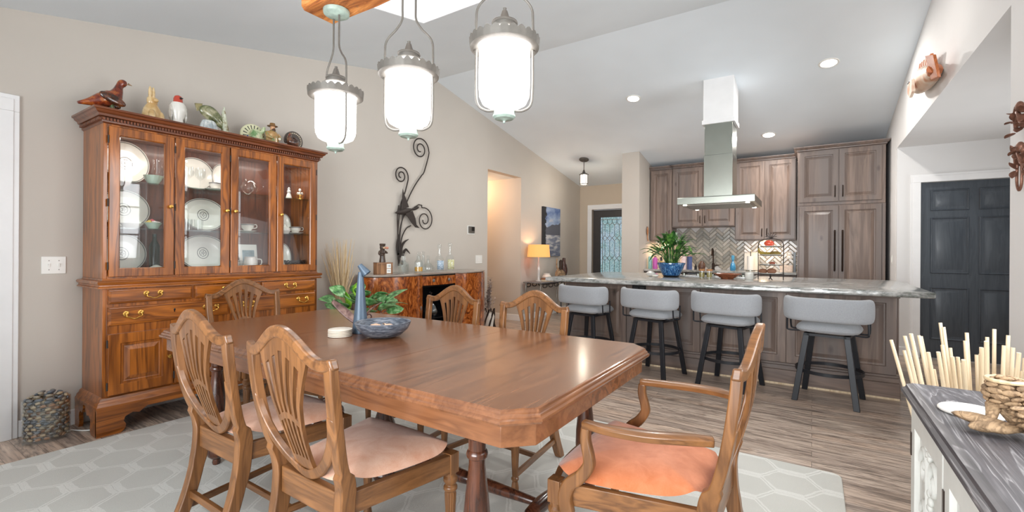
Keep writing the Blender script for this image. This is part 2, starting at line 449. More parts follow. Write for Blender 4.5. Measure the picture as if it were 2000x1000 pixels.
def leaf_mat(name, dark, mid, light):
    n = N(name); a = n.noise(n.coord((1, 1, 1)), 22, 3, 0.5, 0.5)
    n.base(n.ramp(a.outputs['Fac'], [(0.35, dark), (0.5, mid), (0.65, light)])); n.p.inputs['Subsurface Weight'].default_value = 0.0
    return n.set(0.38, spec=0.5)
M['leaf'] = leaf_mat('lily_leaf', srgb(24, 60, 24), srgb(50, 98, 36), srgb(104, 148, 66))
M['leaf2'] = leaf_mat('prayer_leaf', srgb(40, 92, 50), srgb(92, 150, 84), srgb(160, 200, 148))
M['leaf_purple'] = leaf_mat('purple_leaf', srgb(62, 38, 36), srgb(112, 82, 76), srgb(152, 124, 112))
M['leaf_lime'] = leaf_mat('lime_leaf', srgb(80, 138, 24), srgb(120, 176, 44), srgb(160, 200, 80))
M['soil'] = plain('potting_soil', srgb(50, 38, 30), 0.95, var=0.3, scale=60)
M['straw'] = wood('dry_straw', srgb(186, 158, 116), srgb(226, 204, 166), 'z', 1, 0.8, 0)
M['stick'] = wood('peeled_stick', srgb(204, 180, 144), srgb(236, 218, 188), 'z', 1.3, 0.7, 0)
M['drift'] = wood('driftwood', srgb(92, 70, 50), srgb(178, 148, 114), 'x', 1.5, 0.8, 0)
M['burl_z'] = None
def burl():
    n = N('walnut_burl'); a = n.noise(n.coord((1, 1, 0.55)), 9, 6, 0.65, 3.5); b = n.noise(n.coord((1, 1, 0.25)), 60, 3, 0.6, 1.0)
    f = n.math('ADD', n.math('MULTIPLY', a.outputs['Fac'], 0.75), n.math('MULTIPLY', b.outputs['Fac'], 0.25))
    n.base(n.ramp(f, [(0.32, srgb(52, 22, 10)), (0.45, srgb(118, 56, 20)), (0.55, srgb(168, 92, 38)), (0.7, srgb(206, 134, 66))]))
    return n.set(0.16, coat=0.7)
M['burl'] = burl()
M['cocobolo'] = wood('straight_walnut', srgb(98, 52, 22), srgb(178, 110, 52), 'z', 1.0, 0.2, 0.5)
M['darkwood'] = plain('stained_top', srgb(70, 66, 68), 0.4, var=0.2, scale=20)
# ------------------------------------------------------------------ the room shell
XR = 4.527                                    # ridge
def ceil_z(x): return 3.482 - (0.190 * (x - XR) if x > XR else 0.201 * (XR - x))
XB, XK, XE = -1.8, 8.52, 9.09                 # open end behind the photographer, kitchen wall, entry wall
YL, YR = 4.22, -0.83                          # cabinet wall, right wall
WY = lambda y: face_m((0, y, 0), (1, 0, 0), (0, 0, 1), (0, 1, 0))
WX = lambda x: face_m((x, 0, 0), (0, 1, 0), (0, 0, 1), (1, 0, 0))
H0 = (5.72, 6.69, 2.48)                       # hall opening

g = G(); g.box(XB, XE + 0.1, -3.2, 6.6, -0.06, 0)
fl = struct('floor', g, M['floor'])

g = G()
def topped(x0, x1, z0):
    xs = [x0] + ([XR] if x0 < XR < x1 else []) + [x1]
    return [(x0, z0), (x1, z0)] + [(x, ceil_z(x) + 0.03) for x in reversed(xs)]
for x0, x1, z0 in ((XB, H0[0], 0), (H0[0], H0[1], H0[2]), (H0[1], XE + 0.1, 0)):
    g.prism(topped(x0, x1, z0), 0, 0.13, WY(YL))
struct('wall_left', g, M['wall'])

g = G()
R0 = (3.31, 7.14, 2.46)
w0, w1, wz0, wz1 = 0.9, 2.75, 1.0, 2.25       # window over the white cabinet
for x0, x1, z0, z1 in ((XB, w0, 0, None), (w0, w1, 0, wz0), (w0, w1, wz1, None), (w1, R0[0], 0, None), (R0[0], R0[1], R0[2], None), (R0[1], XE, 0, None)):
    if z1 is None: g.prism(topped(x0, x1, z0), -0.14, 0, WY(YR))
    else: g.prism([(x0, z0), (x1, z0), (x1, z1), (x0, z1)], -0.14, 0, WY(YR))
struct('wall_right', g, M['wall_lit'])
g = G(); fm = face_m((w0, YR - 0.09, wz0), (1, 0, 0), (0, 0, 1), (0, 1, 0))
g.nest(w1 - w0, wz1 - wz0, [(0, 0.03), (0.07, 0.03), (0.07, 0.0)], fm, 0.0, hole=True)
for a in (0.62, 1.23): g.box(a - 0.02, a + 0.02, 0.05, wz1 - wz0 - 0.05, 0, 0.025, fm)
for b in (0.42, 0.83): g.box(0.05, w1 - w0 - 0.05, b - 0.012, b + 0.012, 0.002, 0.02, fm)
struct('window_1', g, M['trim'], bevel=0.003)

g = G(); g.prism([(YR - 0.14, 0), (2.6, 0), (2.6, ceil_z(XK) + 0.03), (YR - 0.14, ceil_z(XK) + 0.03)], 0, 0.1, WX(XK))
struct('wall_kitchen', g, M['wall_lit'])
g = G(); cz0, cz1 = ceil_z(7.6) + 0.02, ceil_z(XE) + 0.02
g.prism([(7.6, 0), (XE, 0), (XE, cz1), (7.6, cz0)], 2.445, 2.745, WY(0))
struct('wall_column', g, M['wall'])
g = G(); dz = 2.10; d0, d1 = 2.99, 3.935
for y0, y1, z0, z1 in ((2.6, d0, 0, 2.7), (d0, d1, dz, 2.7), (d1, YL + 0.1, 0, 2.7)): g.box(XE, XE + 0.1, y0, y1, z0, z1)
struct('wall_entry', g, M['wall_warm_lit'])

# ceiling with the skylight shaft
SX0, SX1, SY0, SY1 = 1.95, 2.846, 1.56, 2.79
g = G()
def slab(x0, x1, y0, y1):
    v = []
    for dzz in (0, 0.1):
        v += [g.V((x0, y0, ceil_z(x0) + dzz)), g.V((x1, y0, ceil_z(x1) + dzz)), g.V((x1, y1, ceil_z(x1) + dzz)), g.V((x0, y1, ceil_z(x0) + dzz))]
    for f in ((0,3,2,1),(4,5,6,7),(0,1,5,4),(1,2,6,5),(2,3,7,6),(3,0,4,7)): g.F([v[i] for i in f])
yo0, yo1 = YR - 0.14, YL + 0.13
slab(XB, SX0, yo0, yo1); slab(SX1, XR, yo0, yo1); slab(SX0, SX1, yo0, SY0); slab(SX0, SX1, SY1, yo1); slab(XR, XE + 0.1, yo0, yo1)
struct('ceiling', g, M['ceil'], smooth=0)
e_ = 0.006; g = G(); t = 0.04; zt = 4.02
for x0, x1, y0, y1 in ((SX0 - t, SX0 + e_, SY0 - t, SY1 + t), (SX1 - e_, SX1 + t, SY0 - t, SY1 + t), (SX0 + e_, SX1 - e_, SY0 - t, SY0 + e_), (SX0 + e_, SX1 - e_, SY1 - e_, SY1 + t)):
    a = [g.V((x, y, ceil_z(x) + 0.001)) for x, y in ((x0, y0), (x1, y0), (x1, y1), (x0, y1))]
    b = [g.V((x, y, zt)) for x, y in ((x0, y0), (x1, y0), (x1, y1), (x0, y1))]
    g.loops([a, b])
struct('window_2', g, M['trim'], smooth=0)

# hall behind the left wall
g = G(); hz = H0[2]
g.box(H0[1], H0[1] + 0.1, YL + 0.13, 6.5, 0, hz + 0.1); g.box(H0[0] - 0.1, H0[0], YL + 0.13, 6.5, 0, hz + 0.1); g.box(H0[0], H0[1], 6.4, 6.5, 0, hz + 0.1)
struct('wall_hall', g, M['wall'])
g = G(); g.box(H0[0], H0[1], YL + 0.13, 6.4, hz, hz + 0.1); struct('ceiling_hall', g, M['ceil'])
# recess on the right with the slate door
XD = 7.05
g = G(); D0, D1, DZ = -1.042, -1.955, 2.03
for y0, y1, z0, z1 in ((D0, YR - 0.002, 0, 2.46), (D1, D0, DZ, 2.46), (-3.2, D1, 0, 2.46)): g.box(XD, XD + 0.09, y0, y1, z0, z1)
struct('wall_recess', g, M['wall_lit'], smooth=0)
g = G(); g.box(R0[0] - 0.12, XD + 0.09, -3.2, YR - 0.14, 2.46, 2.56); struct('ceiling_recess', g, M['wall_lit'])
g = G(); g.box(R0[0] - 0.12, R0[0], -3.2, YR - 0.14, 0, 2.46); struct('wall_recess_near', g, M['wall_lit'])
g = G(); g.box(R0[0] - 0.12, XD + 0.09, -3.3, -3.2, 0, 2.56); struct('wall_recess_far', g, M['wall_lit'])

# trims
def casing(name, path, w, M_, depth=0.022):
    g = G()
    g.strip(path, w, depth, lambda a, b, c: tuple(M_ @ Vector((a, b, c))), 0)
    g.strip(path, w * 0.45, depth + 0.008, lambda a, b, c: tuple(M_ @ Vector((a, b, c))), 0)
    return struct(name, g, M['trim'], bevel=0.003)
def miter(y0, y1, z, w):
    h = w / 2; return [(y0 - h, 0), (y0 - h, z + h), (y0 - h, z + h), (y1 + h, z + h), (y1 + h, z + h), (y1 + h, 0)]
def casing3(name, a0, a1, z, w, fm, depth=0.022):
    "left post, head and right post round an opening"
    g = G()
    for ins, dd in ((0.0, depth), (w * 0.25, depth + 0.007)):
        g.box(a0 - w + ins, a0, 0, z, 0, dd, fm); g.box(a1, a1 + w - ins, 0, z, 0, dd, fm); g.box(a0 - w + ins, a1 + w - ins, z, z + w - ins, 0, dd, fm)
    return struct(name, g, M['trim'], bevel=0.003)
casing3('trim_1', 0, D0 - D1, DZ, 0.092, FM((XD, D0, 0), '-x'))
casing3('trim_2', 0, d1 - d0, dz, 0.10, FM((XE, d1, 0), '-x'))
casing3('trim_3', -0.9, 0, 2.06, 0.105, face_m((0.60, YL, 0), (1, 0, 0), (0, 0, 1), (0, -1, 0)))
g = G(); g.box(-0.27, 0.60, YL - 0.012, YL, 0.01, 2.06); struct('door_2', g, M['trim'])

# slate six-panel door
dr = G(); fm = FM((XD + 0.03, D0 - 0.004, 0.006), '-x'); DW, DH = D0 - D1 - 0.008, DZ - 0.01
dr.box(0, DW, 0, DH, -0.03, 0, fm)
st = 0.098; cs = 0.10; pw = (DW - 2 * st - cs) / 2
for i in range(2):
    for z0, z1 in ((0.225, 0.805), (0.985, 1.605), (1.705, 1.925)):
        a0 = st + i * (pw + cs)
        dr.nest(pw, z1 - z0, [(-0.012, 0.0), (-0.004, 0.010), (0.006, 0.004), (0.012, -0.004), (0.024, -0.004), (0.05, 0.007)], fm @ T((a0, z0, 0.0005)), 0.001)
do = struct('door_1', dr, M['slate'], bevel=0.0015)
g = G(); g.ell((0, 0, 0.06), (0.028, 0.028, 0.024)); g.cyl(0.01, 0, 0.05); g.cyl(0.03, 0, 0.008)
obj('door_handle', g, M['bronze'], do, loc=(XD + 0.03, D1 + 0.075, 0.96), rot=(0, -pi / 2, 0))

# front door with leaded glass
g = G(); fm = FM((XE + 0.05, d1 - 0.004, 0.0), '-x'); fw, fh = d1 - d0 - 0.008, dz - 0.01
g.nest(fw, fh, [(0, 0), (0.15, 0), (0.155, -0.012)], fm, 0.045, hole=True)
fd = struct('door_3', g, plain('charcoal_paint', srgb(62, 60, 60), 0.4), bevel=0.002)
n = N('textured_glass'); tt = n.n('ShaderNodeBsdfTransparent'); nz = n.noise(n.coord((1, 1, 1)), 38, 4, 0.7); nb = n.noise(n.coord((1, 1, 0.8)), 3.5, 2)
cc = n.ramp(nz.outputs['Fac'], [(0.33, (0.34, 0.46, 0.50)), (0.5, (0.72, 0.86, 0.92)), (0.66, (1.0, 1.0, 1.0))])
cc = n.mix(0.35, cc, n.ramp(nb.outputs['Fac'], [(0.4, (0.60, 0.80, 0.72)), (0.6, (0.86, 0.92, 1.0))]))
n.l(cc, tt.inputs[0]); gg = n.n('ShaderNodeBsdfGlossy'); gg.inputs['Roughness'].default_value = 0.2; fr = n.n('ShaderNodeFresnel'); mx = n.n('ShaderNodeMixShader')
n.l(fr.outputs[0], mx.inputs[0]); n.l(tt.outputs[0], mx.inputs[1]); n.l(gg.outputs[0], mx.inputs[2]); n.l(mx.outputs[0], n.out.inputs[0])
g = G(); gw, gh = fw - 0.31, fh - 0.31
g.box(0.155, fw - 0.155, 0.155, fh - 0.155, -0.026, -0.020, fm); obj('leaded_glass', g, n.m, fd)
g = G(); fl_ = fm @ T((0.155, 0.155, 0)); ff = lambda a, b, c: tuple(fl_ @ Vector((a, b, c - 0.018)))
def came(p, w=0.009): g.strip(p, w, 0.008, ff)
came([(0.05, 0), (0.05, gh)]); came([(gw - 0.05, 0), (gw - 0.05, gh)]); came([(0, gh - 0.05), (gw, gh - 0.05)])
nx = 5; px = (gw - 0.1) / nx
for r_, b in enumerate((0.50, 0.92, 1.34)):
    for i in range(nx):
        cx = 0.05 + (i + 0.5) * px; h = 0.055
        came([(cx - px / 2, b), (cx, b + h), (cx + px / 2, b), (cx, b - h), (cx - px / 2, b)])
        if b < 1.3: came([(cx, b + h), (cx, b + 0.42 - h)], 0.007)
        else: came([(cx, b + h), (cx, gh - 0.15)], 0.007)
for i in range(nx):
    cx = 0.05 + (i + 0.5) * px; came([(cx - px / 2, gh - 0.05), (cx - px / 2, gh - 0.12), (cx, gh - 0.17), (cx + px / 2, gh - 0.12), (cx + px / 2, gh - 0.05)])
for b in (0.2, 0.7, 1.15, 1.45): came([(0, b), (0.05, b)]); came([(gw - 0.05, b), (gw, b)])
obj('lead_came', g, M['pewter'], fd)

# baseboards
def bb(name, x0, x1, y0, y1): 
    g = G(); g.box(x0, x1, y0, y1, 0, 0.105); struct(name, g, M['trim'], bevel=0.004)
bb('baseboard_left', 0.706, H0[0], YL - 0.016, YL); bb('baseboard_left_far', H0[1], XE, YL - 0.016, YL)
bb('baseboard_hall', H0[1] - 0.016, H0[1], YL, 6.4); bb('baseboard_right', XB, R0[0], YR, YR + 0.016); bb('baseboard_recess', XD - 0.016, XD, D0 + 0.094, YR - 0.003)

# boxed vent above the hood
g = G(); HX0, HX1, HY0, HY1 = 5.775, 6.135, 0.765, 1.095
a = [g.V((x, y, 2.74)) for x, y in ((HX0, HY0), (HX1, HY0), (HX1, HY1), (HX0, HY1))]; b = [g.V((x, y, ceil_z(x) + 0.01)) for x, y in ((HX0, HY0), (HX1, HY0), (HX1, HY1), (HX0, HY1))]
g.loops([a, b]); e = 0.012; g.box(HX0 - e, HX1 + e, HY0 - e, HY1 + e, 2.715, 2.765)
struct('trim_4', g, M['trim'], bevel=0.003)

# beam
n = N('hewn_beam'); v = n.coord((1, 0.12, 1)); nz = n.noise(v, 16, 6, 0.7, 1.5); nk = n.noise(n.coord((1, 0.5, 1)), 5, 3, 0.6, 1.0)
c = n.ramp(nz.outputs['Fac'], [(0.30, srgb(74, 38, 16)), (0.45, srgb(160, 92, 42)), (0.6, srgb(208, 136, 70)), (0.75, srgb(226, 168, 106))])
n.base(n.mix(n.ramp(nk.outputs['Fac'], [(0.60, (0, 0, 0)), (0.70, (0.7, 0.7, 0.7))]), c, srgb(96, 92, 74))); n.bump(nz.outputs['Fac'], 0.5, 0.01); n.set(0.6)
rnd = random.Random(4)
g = G(); rings = []
for i in range(24):
    y = 2.315 - i * 0.125; j = lambda: rnd.uniform(-0.006, 0.006)
    x0, x1, z0 = 1.435 + j(), 1.652 + j(), 2.50 + j()
    if i == 0: x0, x1, z0 = 1.437, 1.650, 2.502
    zz0, zz1 = ceil_z(x0) - 0.004, ceil_z(x1) - 0.004
    rings.append([g.V(p) for p in ((x0 + 0.015, y, z0), (x1 - 0.02, y, z0), (x1 - 0.003, y, z0 + 0.018), (x1, y, zz1), (x0, y, zz0), (x0 - 0.002, y, z0 + 0.018))])
g.loops(rings)
single('ceiling_beam', g, n.m, 'rough hewn orange-brown timber beam fixed under the sloped ceiling', 'beam', smooth=0)
# ------------------------------------------------------------------ rug
g = G()
poly = []
rx0, rx1, ry0, ry1, rc = -0.35, 3.035, -0.135, 3.715, 0.05
for cx, cy, a0 in ((rx1 - rc, ry1 - rc, 0), (rx0 + rc, ry1 - rc, 90), (rx0 + rc, ry0 + rc, 180), (rx1 - rc, ry0 + rc, 270)):
    for k in range(5):
        a = radians(a0 + k * 22.5); poly.append((cx + rc * cos(a), cy + rc * sin(a)))
g.prism(poly, 0.0, 0.012)
single('area_rug', g, M['rug'], 'large beige area rug with pale trellis pattern under the dining table', 'rug', bevel=0.004)
RZ0 = 0.0125

# ------------------------------------------------------------------ dining table
tb = thing('dining_table', 'long brown wooden dining table with clipped corners and turned legs', 'table', (1.61, 1.84, RZ0))
TX, TY, CH = 0.585, 1.215, 0.085
def octo(ins, y0=-TY, y1=TY):
    x, c = TX - ins, CH - ins * 0.41
    p = []
    lo = y0 <= -TY + 1e-6; hi = y1 >= TY - 1e-6
    a, b = (y0 + ins if lo else y0), (y1 - ins if hi else y1)
    p += [(-x + c, a), (x - c, a), (x, a + c)] if lo else [(-x, a), (x, a)]
    p += [(x, b - c), (x - c, b), (-x + c, b), (-x, b - c)] if hi else [(x, b), (-x, b)]
    if lo: p += [(-x, a + c)]
    return p
top = 0.76 - RZ0
for nm, y0, y1 in (('tabletop', -TY, -0.405), ('table_leaf', -0.403, 0.403), ('tabletop', 0.405, TY)):
    g = G(); rings = []
    for ins, z in ((0.012, top - 0.042), (0.004, top - 0.040), (0.0, top - 0.033), (0.001, top - 0.026), (0.008, top - 0.022), (0.009, top - 0.017), (0.013, top - 0.012), (0.016, top - 0.010), (0.018, top - 0.003), (0.022, top)):
        rings.append([g.V((x, y, z)) for x, y in octo(ins, y0, y1)])
    g.loops(rings); obj(nm, g, M['table_x'], tb, smooth=30)
g = G(); a = octo(0.03); b = octo(0.052); z0, z1 = 0.648 - RZ0, top - 0.03
ra = [[g.V((x, y, z)) for x, y in p] for p, z in ((a, z0), (a, z1), (b, z1), (b, z0))]
g.loops(ra, closed=True); obj('apron', g, M['table_y'], tb, bevel=0.002)
legp = [(0.020, 0.0), (0.024, 0.012), (0.020, 0.028), (0.030, 0.034), (0.047, 0.05), (0.052, 0.07), (0.046, 0.095), (0.030, 0.112), (0.026, 0.12), (0.034, 0.126), (0.034, 0.134),
        (0.036, 0.14), (0.046, 0.20), (0.050, 0.27), (0.048, 0.33), (0.041, 0.40), (0.033, 0.46), (0.029, 0.50), (0.030, 0.515), (0.037, 0.521), (0.039, 0.53), (0.037, 0.538), (0.031, 0.545),
        (0.031, 0.58), (0.038, 0.588), (0.038, 0.598), (0.032, 0.606), (0.034, 0.62), (0.034, z1)]
LEG = [(-0.425, -0.93), (0.425, -0.93), (-0.385, 0.92), (0.385, 0.92)]
for lx, ly in LEG:
    g = G(); g.lathe([(r * 0.92, z) for r, z in legp], 28); obj('leg', g, M['table_dark'], tb, loc=(lx, ly, 0))
g = G(); g.lathe([(0.05, 0.02), (0.06, 0.05), (0.04, 0.10), (0.055, 0.14), (0.055, 0.30), (0.035, 0.36), (0.045, 0.45), (0.045, z1)], 24)
obj('center_leg', g, M['table_dark'], tb)
def turned(L):
    h = L / 2; half = [(0.012, 0.0), (0.016, 0.02), (0.024, h * 0.45), (0.027, h * 0.62), (0.014, h * 0.68), (0.022, h * 0.71), (0.014, h * 0.74), (0.024, h * 0.78), (0.029, h * 0.9), (0.031, h)]
    return half + [(r, L - z) for r, z in reversed(half[:-1])]
for a, b in ((LEG[0], LEG[1]), (LEG[2], LEG[3])):
    L = b[0] - a[0]; g = G(); g.lathe(turned(L), 18, RY(pi / 2)); obj('stretcher', g, M['table_dark'], tb, loc=(a[0], a[1], 0.17))
for y0, y1 in ((-0.93, -0.03), (0.03, 0.92)):
    g = G(); g.lathe(turned(y1 - y0), 18, RX(-pi / 2)); obj('stretcher', g, M['table_dark'], tb, loc=(0, y0, 0.17))
g = G(); g.box(-0.50, 0.50, -0.75, -0.71, 0.66, 0.70); g.box(-0.50, 0.50, 0.71, 0.75, 0.66, 0.70)
obj('cross_rail', g, M['table_dark'], tb)

# ------------------------------------------------------------------ shield-back chairs
def make_chair(name, label, arms=False, loc=(0, 0, 0), rz=0, fab='salmon', group=None):
    t = thing(name, label, 'chair', loc, rz, group)
    ex = 1.12 if arms else 1.0
    we, wr, wf, sd, zs = 0.244 * ex, 0.172 * ex, 0.262 * ex, 0.47 if arms else 0.425, 0.437
    ze, zt = 0.858, 0.962 + (0.012 if arms else 0)
    xb = lambda z: -0.072 * max(0, z - 0.43) / 0.42 - 0.03 * sin(pi * min(1, max(0, (z - 0.43) / 0.5))) * 0.6
    bow = lambda y, z: xb(z) - 0.022 * (1 - (y / we) ** 2) * min(1, max(0, (z - 0.46) / 0.25))
    back = lambda a, b, c: (bow(a, b) + c, a, b)
    # rear posts with the sabre legs
    for s in (1, -1):
        g = G()
        path = smooth_path([(-0.115, 0.0), (-0.055, 0.14), (-0.012, 0.30), (0.0, 0.40), (-0.004, 0.47), (xb(0.55), 0.55), (xb(0.66), 0.66), (xb(0.78), 0.78), (xb(ze), ze)], 5)
        ys = lambda z: s * (wr + (we - 0.022 - wr) * (0.12 + 0.88 * sin(pi / 2 * min(1, max(0, (z - 0.42) / 0.36)))) if z > 0.42 else wr + 0.12 * (we - 0.022 - wr) * max(0, (z - 0.2) / 0.22) if z > 0.2 else wr)
        rings = []
        for p in path:
            x, z = p.x, p.y; y = ys(z); wd = 0.021 if z < 0.45 else 0.019
            dp = 0.024 if z < 0.3 else (0.027 if z < 0.5 else 0.016 - 0.004 * (z - 0.5))
            if z < 0.02: dp = 0.02
            rings.append([g.V((x - dp, y - wd, z)), g.V((x + dp, y - wd, z)), g.V((x + dp, y + wd, z)), g.V((x - dp, y + wd, z))])
        g.loops(rings); obj('rear_leg', g, M['chair_z'], t, bevel=0.004)
    # crest
    g = G(); pts = []; cw = we - 0.055
    for i in range(33):
        y = -we + 2 * we * i / 32; ay = abs(y)
        z = ze - 0.006 + (zt - ze - 0.02) * (0.5 + 0.5 * cos(pi * min(1, ay / cw))) ** 0.85
        if ay > cw: z += 0.010 * ((ay - cw) / (we - cw)) ** 2
        pts.append((y, z))
    wd = [0.040 - 0.006 * abs(p[0]) / we for p in pts]
    g.strip(pts, wd, 0.026, back); obj('crest_rail', g, M['chair_x'], t, bevel=0.006, seg=3)
    # lower shield
    g = G(); half = smooth_path([(we - 0.024, 0.70), (we - 0.040, 0.63), (we - 0.082, 0.56), (we - 0.145, 0.500), (0.035, 0.466), (0, 0.458)], 5)
    pts = [(p.x, p.y) for p in half]; pts = pts + [(-x, z) for x, z in reversed(pts[:-1])]
    g.strip(pts, 0.034, 0.026, back); obj('shield_rail', g, M['chair_z'], t, bevel=0.005)
    # pierced splat: six ribs, slots between
    g = G(); nr = 40; cols = 11
    zb, zc = 0.482, zt - 0.040
    def hw(tv): return 0.040 + 0.014 * (1 - tv) ** 3 + 0.094 * ex * tv ** 1.7
    arch = lambda yv: ze - 0.02 + (zt - ze - 0.022) * (0.5 + 0.5 * cos(pi * min(1, abs(yv) / cw))) ** 0.85
    vs = {}
    def vert(i, j):
        if (i, j) not in vs:
            tv = i / nr; sgn = 2 * j / cols - 1; y = sgn * hw(tv); z = zb + (min(arch(sgn * hw(1)), zc) - zb) * tv
            vs[(i, j)] = g.V((bow(y, z), y, z))
        return vs[(i, j)]
    for i in range(nr):
        tv = (i + 0.5) / nr
        for j in range(cols):
            slot = j % 2 == 1
            edge = abs(2 * (j + 0.5) / cols - 1)
            if slot and (0.10 < tv < 0.40 or 0.46 < tv < 0.90 - 0.04 * edge): continue
            g.F((vert(i, j), vert(i + 1, j), vert(i + 1, j + 1), vert(i, j + 1)))
    obj('splat', g, M['chair_z'], t, solid=0.012, smooth=0)
    # seat rails
    f = lambda zc_, h: (lambda a, b, c: (a, b, c + zc_))
    g = G()
    fr = smooth_path([(sd - 0.012, -wf + 0.022), (sd + 0.022, -wf * 0.5), (sd + 0.034, 0), (sd + 0.022, wf * 0.5), (sd - 0.012, wf - 0.022)], 5)
    g.strip(fr, 0.024, 0.068, f(zs - 0.036, 0)); obj('seat_rail', g, M['chair_y'], t, bevel=0.002)
    for s in (1, -1):
        g = G(); g.strip([(0.012, s * (wr + 0.002)), (sd - 0.02, s * (wf - 0.014))], 0.024, 0.068, f(zs - 0.036, 0)); obj('seat_rail', g, M['chair_x'], t, bevel=0.002)
    g = G(); g.box(-0.016, 0.012, -wr + 0.018, wr - 0.018, zs - 0.085, zs + 0.004); obj('seat_rail', g, M['chair_y'], t, bevel=0.003)
    # cushion
    g = G()
    def cush(u, v):
        a = 2 * pi * v; rr = u if u < 0.999 else 1
        ca, sa = cos(a), sin(a); e = 0.36
        px = (abs(ca) ** e) * (1 if ca > 0 else -1); py = (abs(sa) ** e) * (1 if sa > 0 else -1)
        px *= rr; py *= rr
        tx = (px + 1) / 2
        half = wr - 0.012 + (wf - 0.004 - (wr - 0.012)) * min(1, tx * 1.04)
        x = 0.016 + tx * (sd - 0.012) + 0.030 * (1 - py * py) * tx ** 2 * rr
        y = py * half
        d = max(abs(px), abs(py))
        z = zs + 0.004 + 0.058 * (1 - d ** 3.2) ** 0.62
        return (x, y, z)
    g.grid(cush, 14, 48, wrap=True)
    bmesh.ops.remove_doubles(g.bm, verts=g.bm.verts, dist=1e-5)
    fb = g; bot = [v for v in fb.bm.verts if v.is_boundary]
    obj('seat_cushion', g, M[fab], t, smooth=60, subsurf=1)
    # front legs
    lp = [(0.012, 0.0), (0.016, 0.012), (0.019, 0.05), (0.016, 0.07), (0.013, 0.085), (0.0185, 0.092), (0.0185, 0.10), (0.014, 0.106), (0.0155, 0.12), (0.0225, 0.285), (0.020, 0.292), (0.026, 0.300), (0.026, 0.310), (0.019, 0.318), (0.027, 0.332), (0.027, 0.342), (0.021, 0.35), (0.021, 0.362)]
    for s in (1, -1):
        g = G(); g.lathe(lp, 28, T((sd - 0.012, s * (wf - 0.022), 0)), flute=0.16, fz=(0.118, 0.286))
        g.cbox((sd - 0.012, s * (wf - 0.022), 0.399), (0.044, 0.044, 0.076)); obj('front_leg', g, M['chair_z'], t, bevel=0.0015)
    # stretchers
    for s in (1, -1):
        g = G(); g.strip([(-0.072, s * wr), (sd - 0.012, s * (wf - 0.022))], 0.018, 0.026, f(0.112, 0)); obj('stretcher', g, M['chair_x'], t, bevel=0.002)
    g = G(); ym = wr + (wf - 0.022 - wr) * 0.55; g.box(0.17, 0.188, -ym, ym, 0.100, 0.124); obj('stretcher', g, M['chair_y'], t, bevel=0.002)
    g = G(); g.box(-0.052, -0.034, -wr + 0.015, wr - 0.015, 0.150, 0.178); obj('stretcher', g, M['chair_y'], t, bevel=0.002)
    if arms:
        for s in (1, -1):
            g = G(); za = 0.645
            P = smooth_path([(-0.020, s * (we - 0.035), za + 0.012), (0.06, s * (we - 0.005), za + 0.012), (0.16, s * (we + 0.020), za + 0.006), (0.27, s * (we + 0.022), za), (0.355, s * (we + 0.012), za - 0.002)], 6)
            rings = []; m_ = len(P)
            for i, p in enumerate(P):
                w = 0.017 + 0.010 * sin(pi * min(1, i / m_ * 1.2)) ; h = 0.013
                tdir = (P[min(i + 1, m_ - 1)] - P[max(i - 1, 0)]).normalized(); nn = Vector((-tdir.y, tdir.x, 0)).normalized()
                rings.append([g.V(p + nn * w + Vector((0, 0, h * 0.55))), g.V(p + nn * w * 0.5 + Vector((0, 0, h))), g.V(p - nn * w * 0.5 + Vector((0, 0, h))), g.V(p - nn * w + Vector((0, 0, h * 0.55))),
                              g.V(p - nn * w * 0.8 + Vector((0, 0, -h))), g.V(p + nn * w * 0.8 + Vector((0, 0, -h)))])
            g.loops(rings); obj('armrest', g, M['chair_x'], t, smooth=50, bevel=0.003)
            g = G(); yo = s * (we + 0.012)
            Pp = smooth_path([(0.345, za - 0.008), (0.347, za - 0.05), (0.335, za - 0.10), (0.335, za - 0.13), (0.362, za - 0.17), (0.40, za - 0.205), (0.415, za - 0.25), (0.405, za - 0.30)], 5)
            ws = [0.030 + 0.018 * (i / len(Pp)) for i in range(len(Pp))]
            yv = lambda z: yo + s * (wf - 0.008 - we - 0.006) * min(1, max(0, (za - z) / 0.2))
            g.strip([(p.x, p.y) for p in Pp], ws, 0.026, lambda a, b, c: (a, yv(b) + c, b)); obj('arm_support', g, M['chair_z'], t, bevel=0.006, seg=3, smooth=50)
    return t

M['orange'] = fabric('orange_upholstery', srgb(184, 104, 62), srgb(208, 130, 90), 16, 500)
ch = make_chair('dining_chair', 'shield-back dining chair with pink seat in front of the camera, nearest of its side', loc=(0.90, 1.378, RZ0), rz=radians(-1.3))
dup(ch, (0.912, 2.018, RZ0), radians(-0.3), 'shield-back dining chair with pink seat, on the near side toward the china cabinet')
dup(ch, (2.293, 2.048, RZ0), radians(176.5), 'shield-back dining chair across the table, in front of the burl sideboard')
dup(ch, (2.278, 1.404, RZ0), radians(176.3), 'shield-back dining chair across the table, in front of the lamp console')
ac = make_chair('armchair', 'shield-back armchair with orange seat and open arms at the near table end', True, (1.625, 0.25, RZ0), radians(90), 'orange')
a2 = dup(ac, (1.784, 3.51, RZ0), radians(-88.2), 'shield-back armchair at the far table end before the china cabinet')
for c_ in a2.children:
    if c_.name.startswith('seat_cushion'):
        c_.data = c_.data.copy(); c_.data.materials[0] = M['salmon']

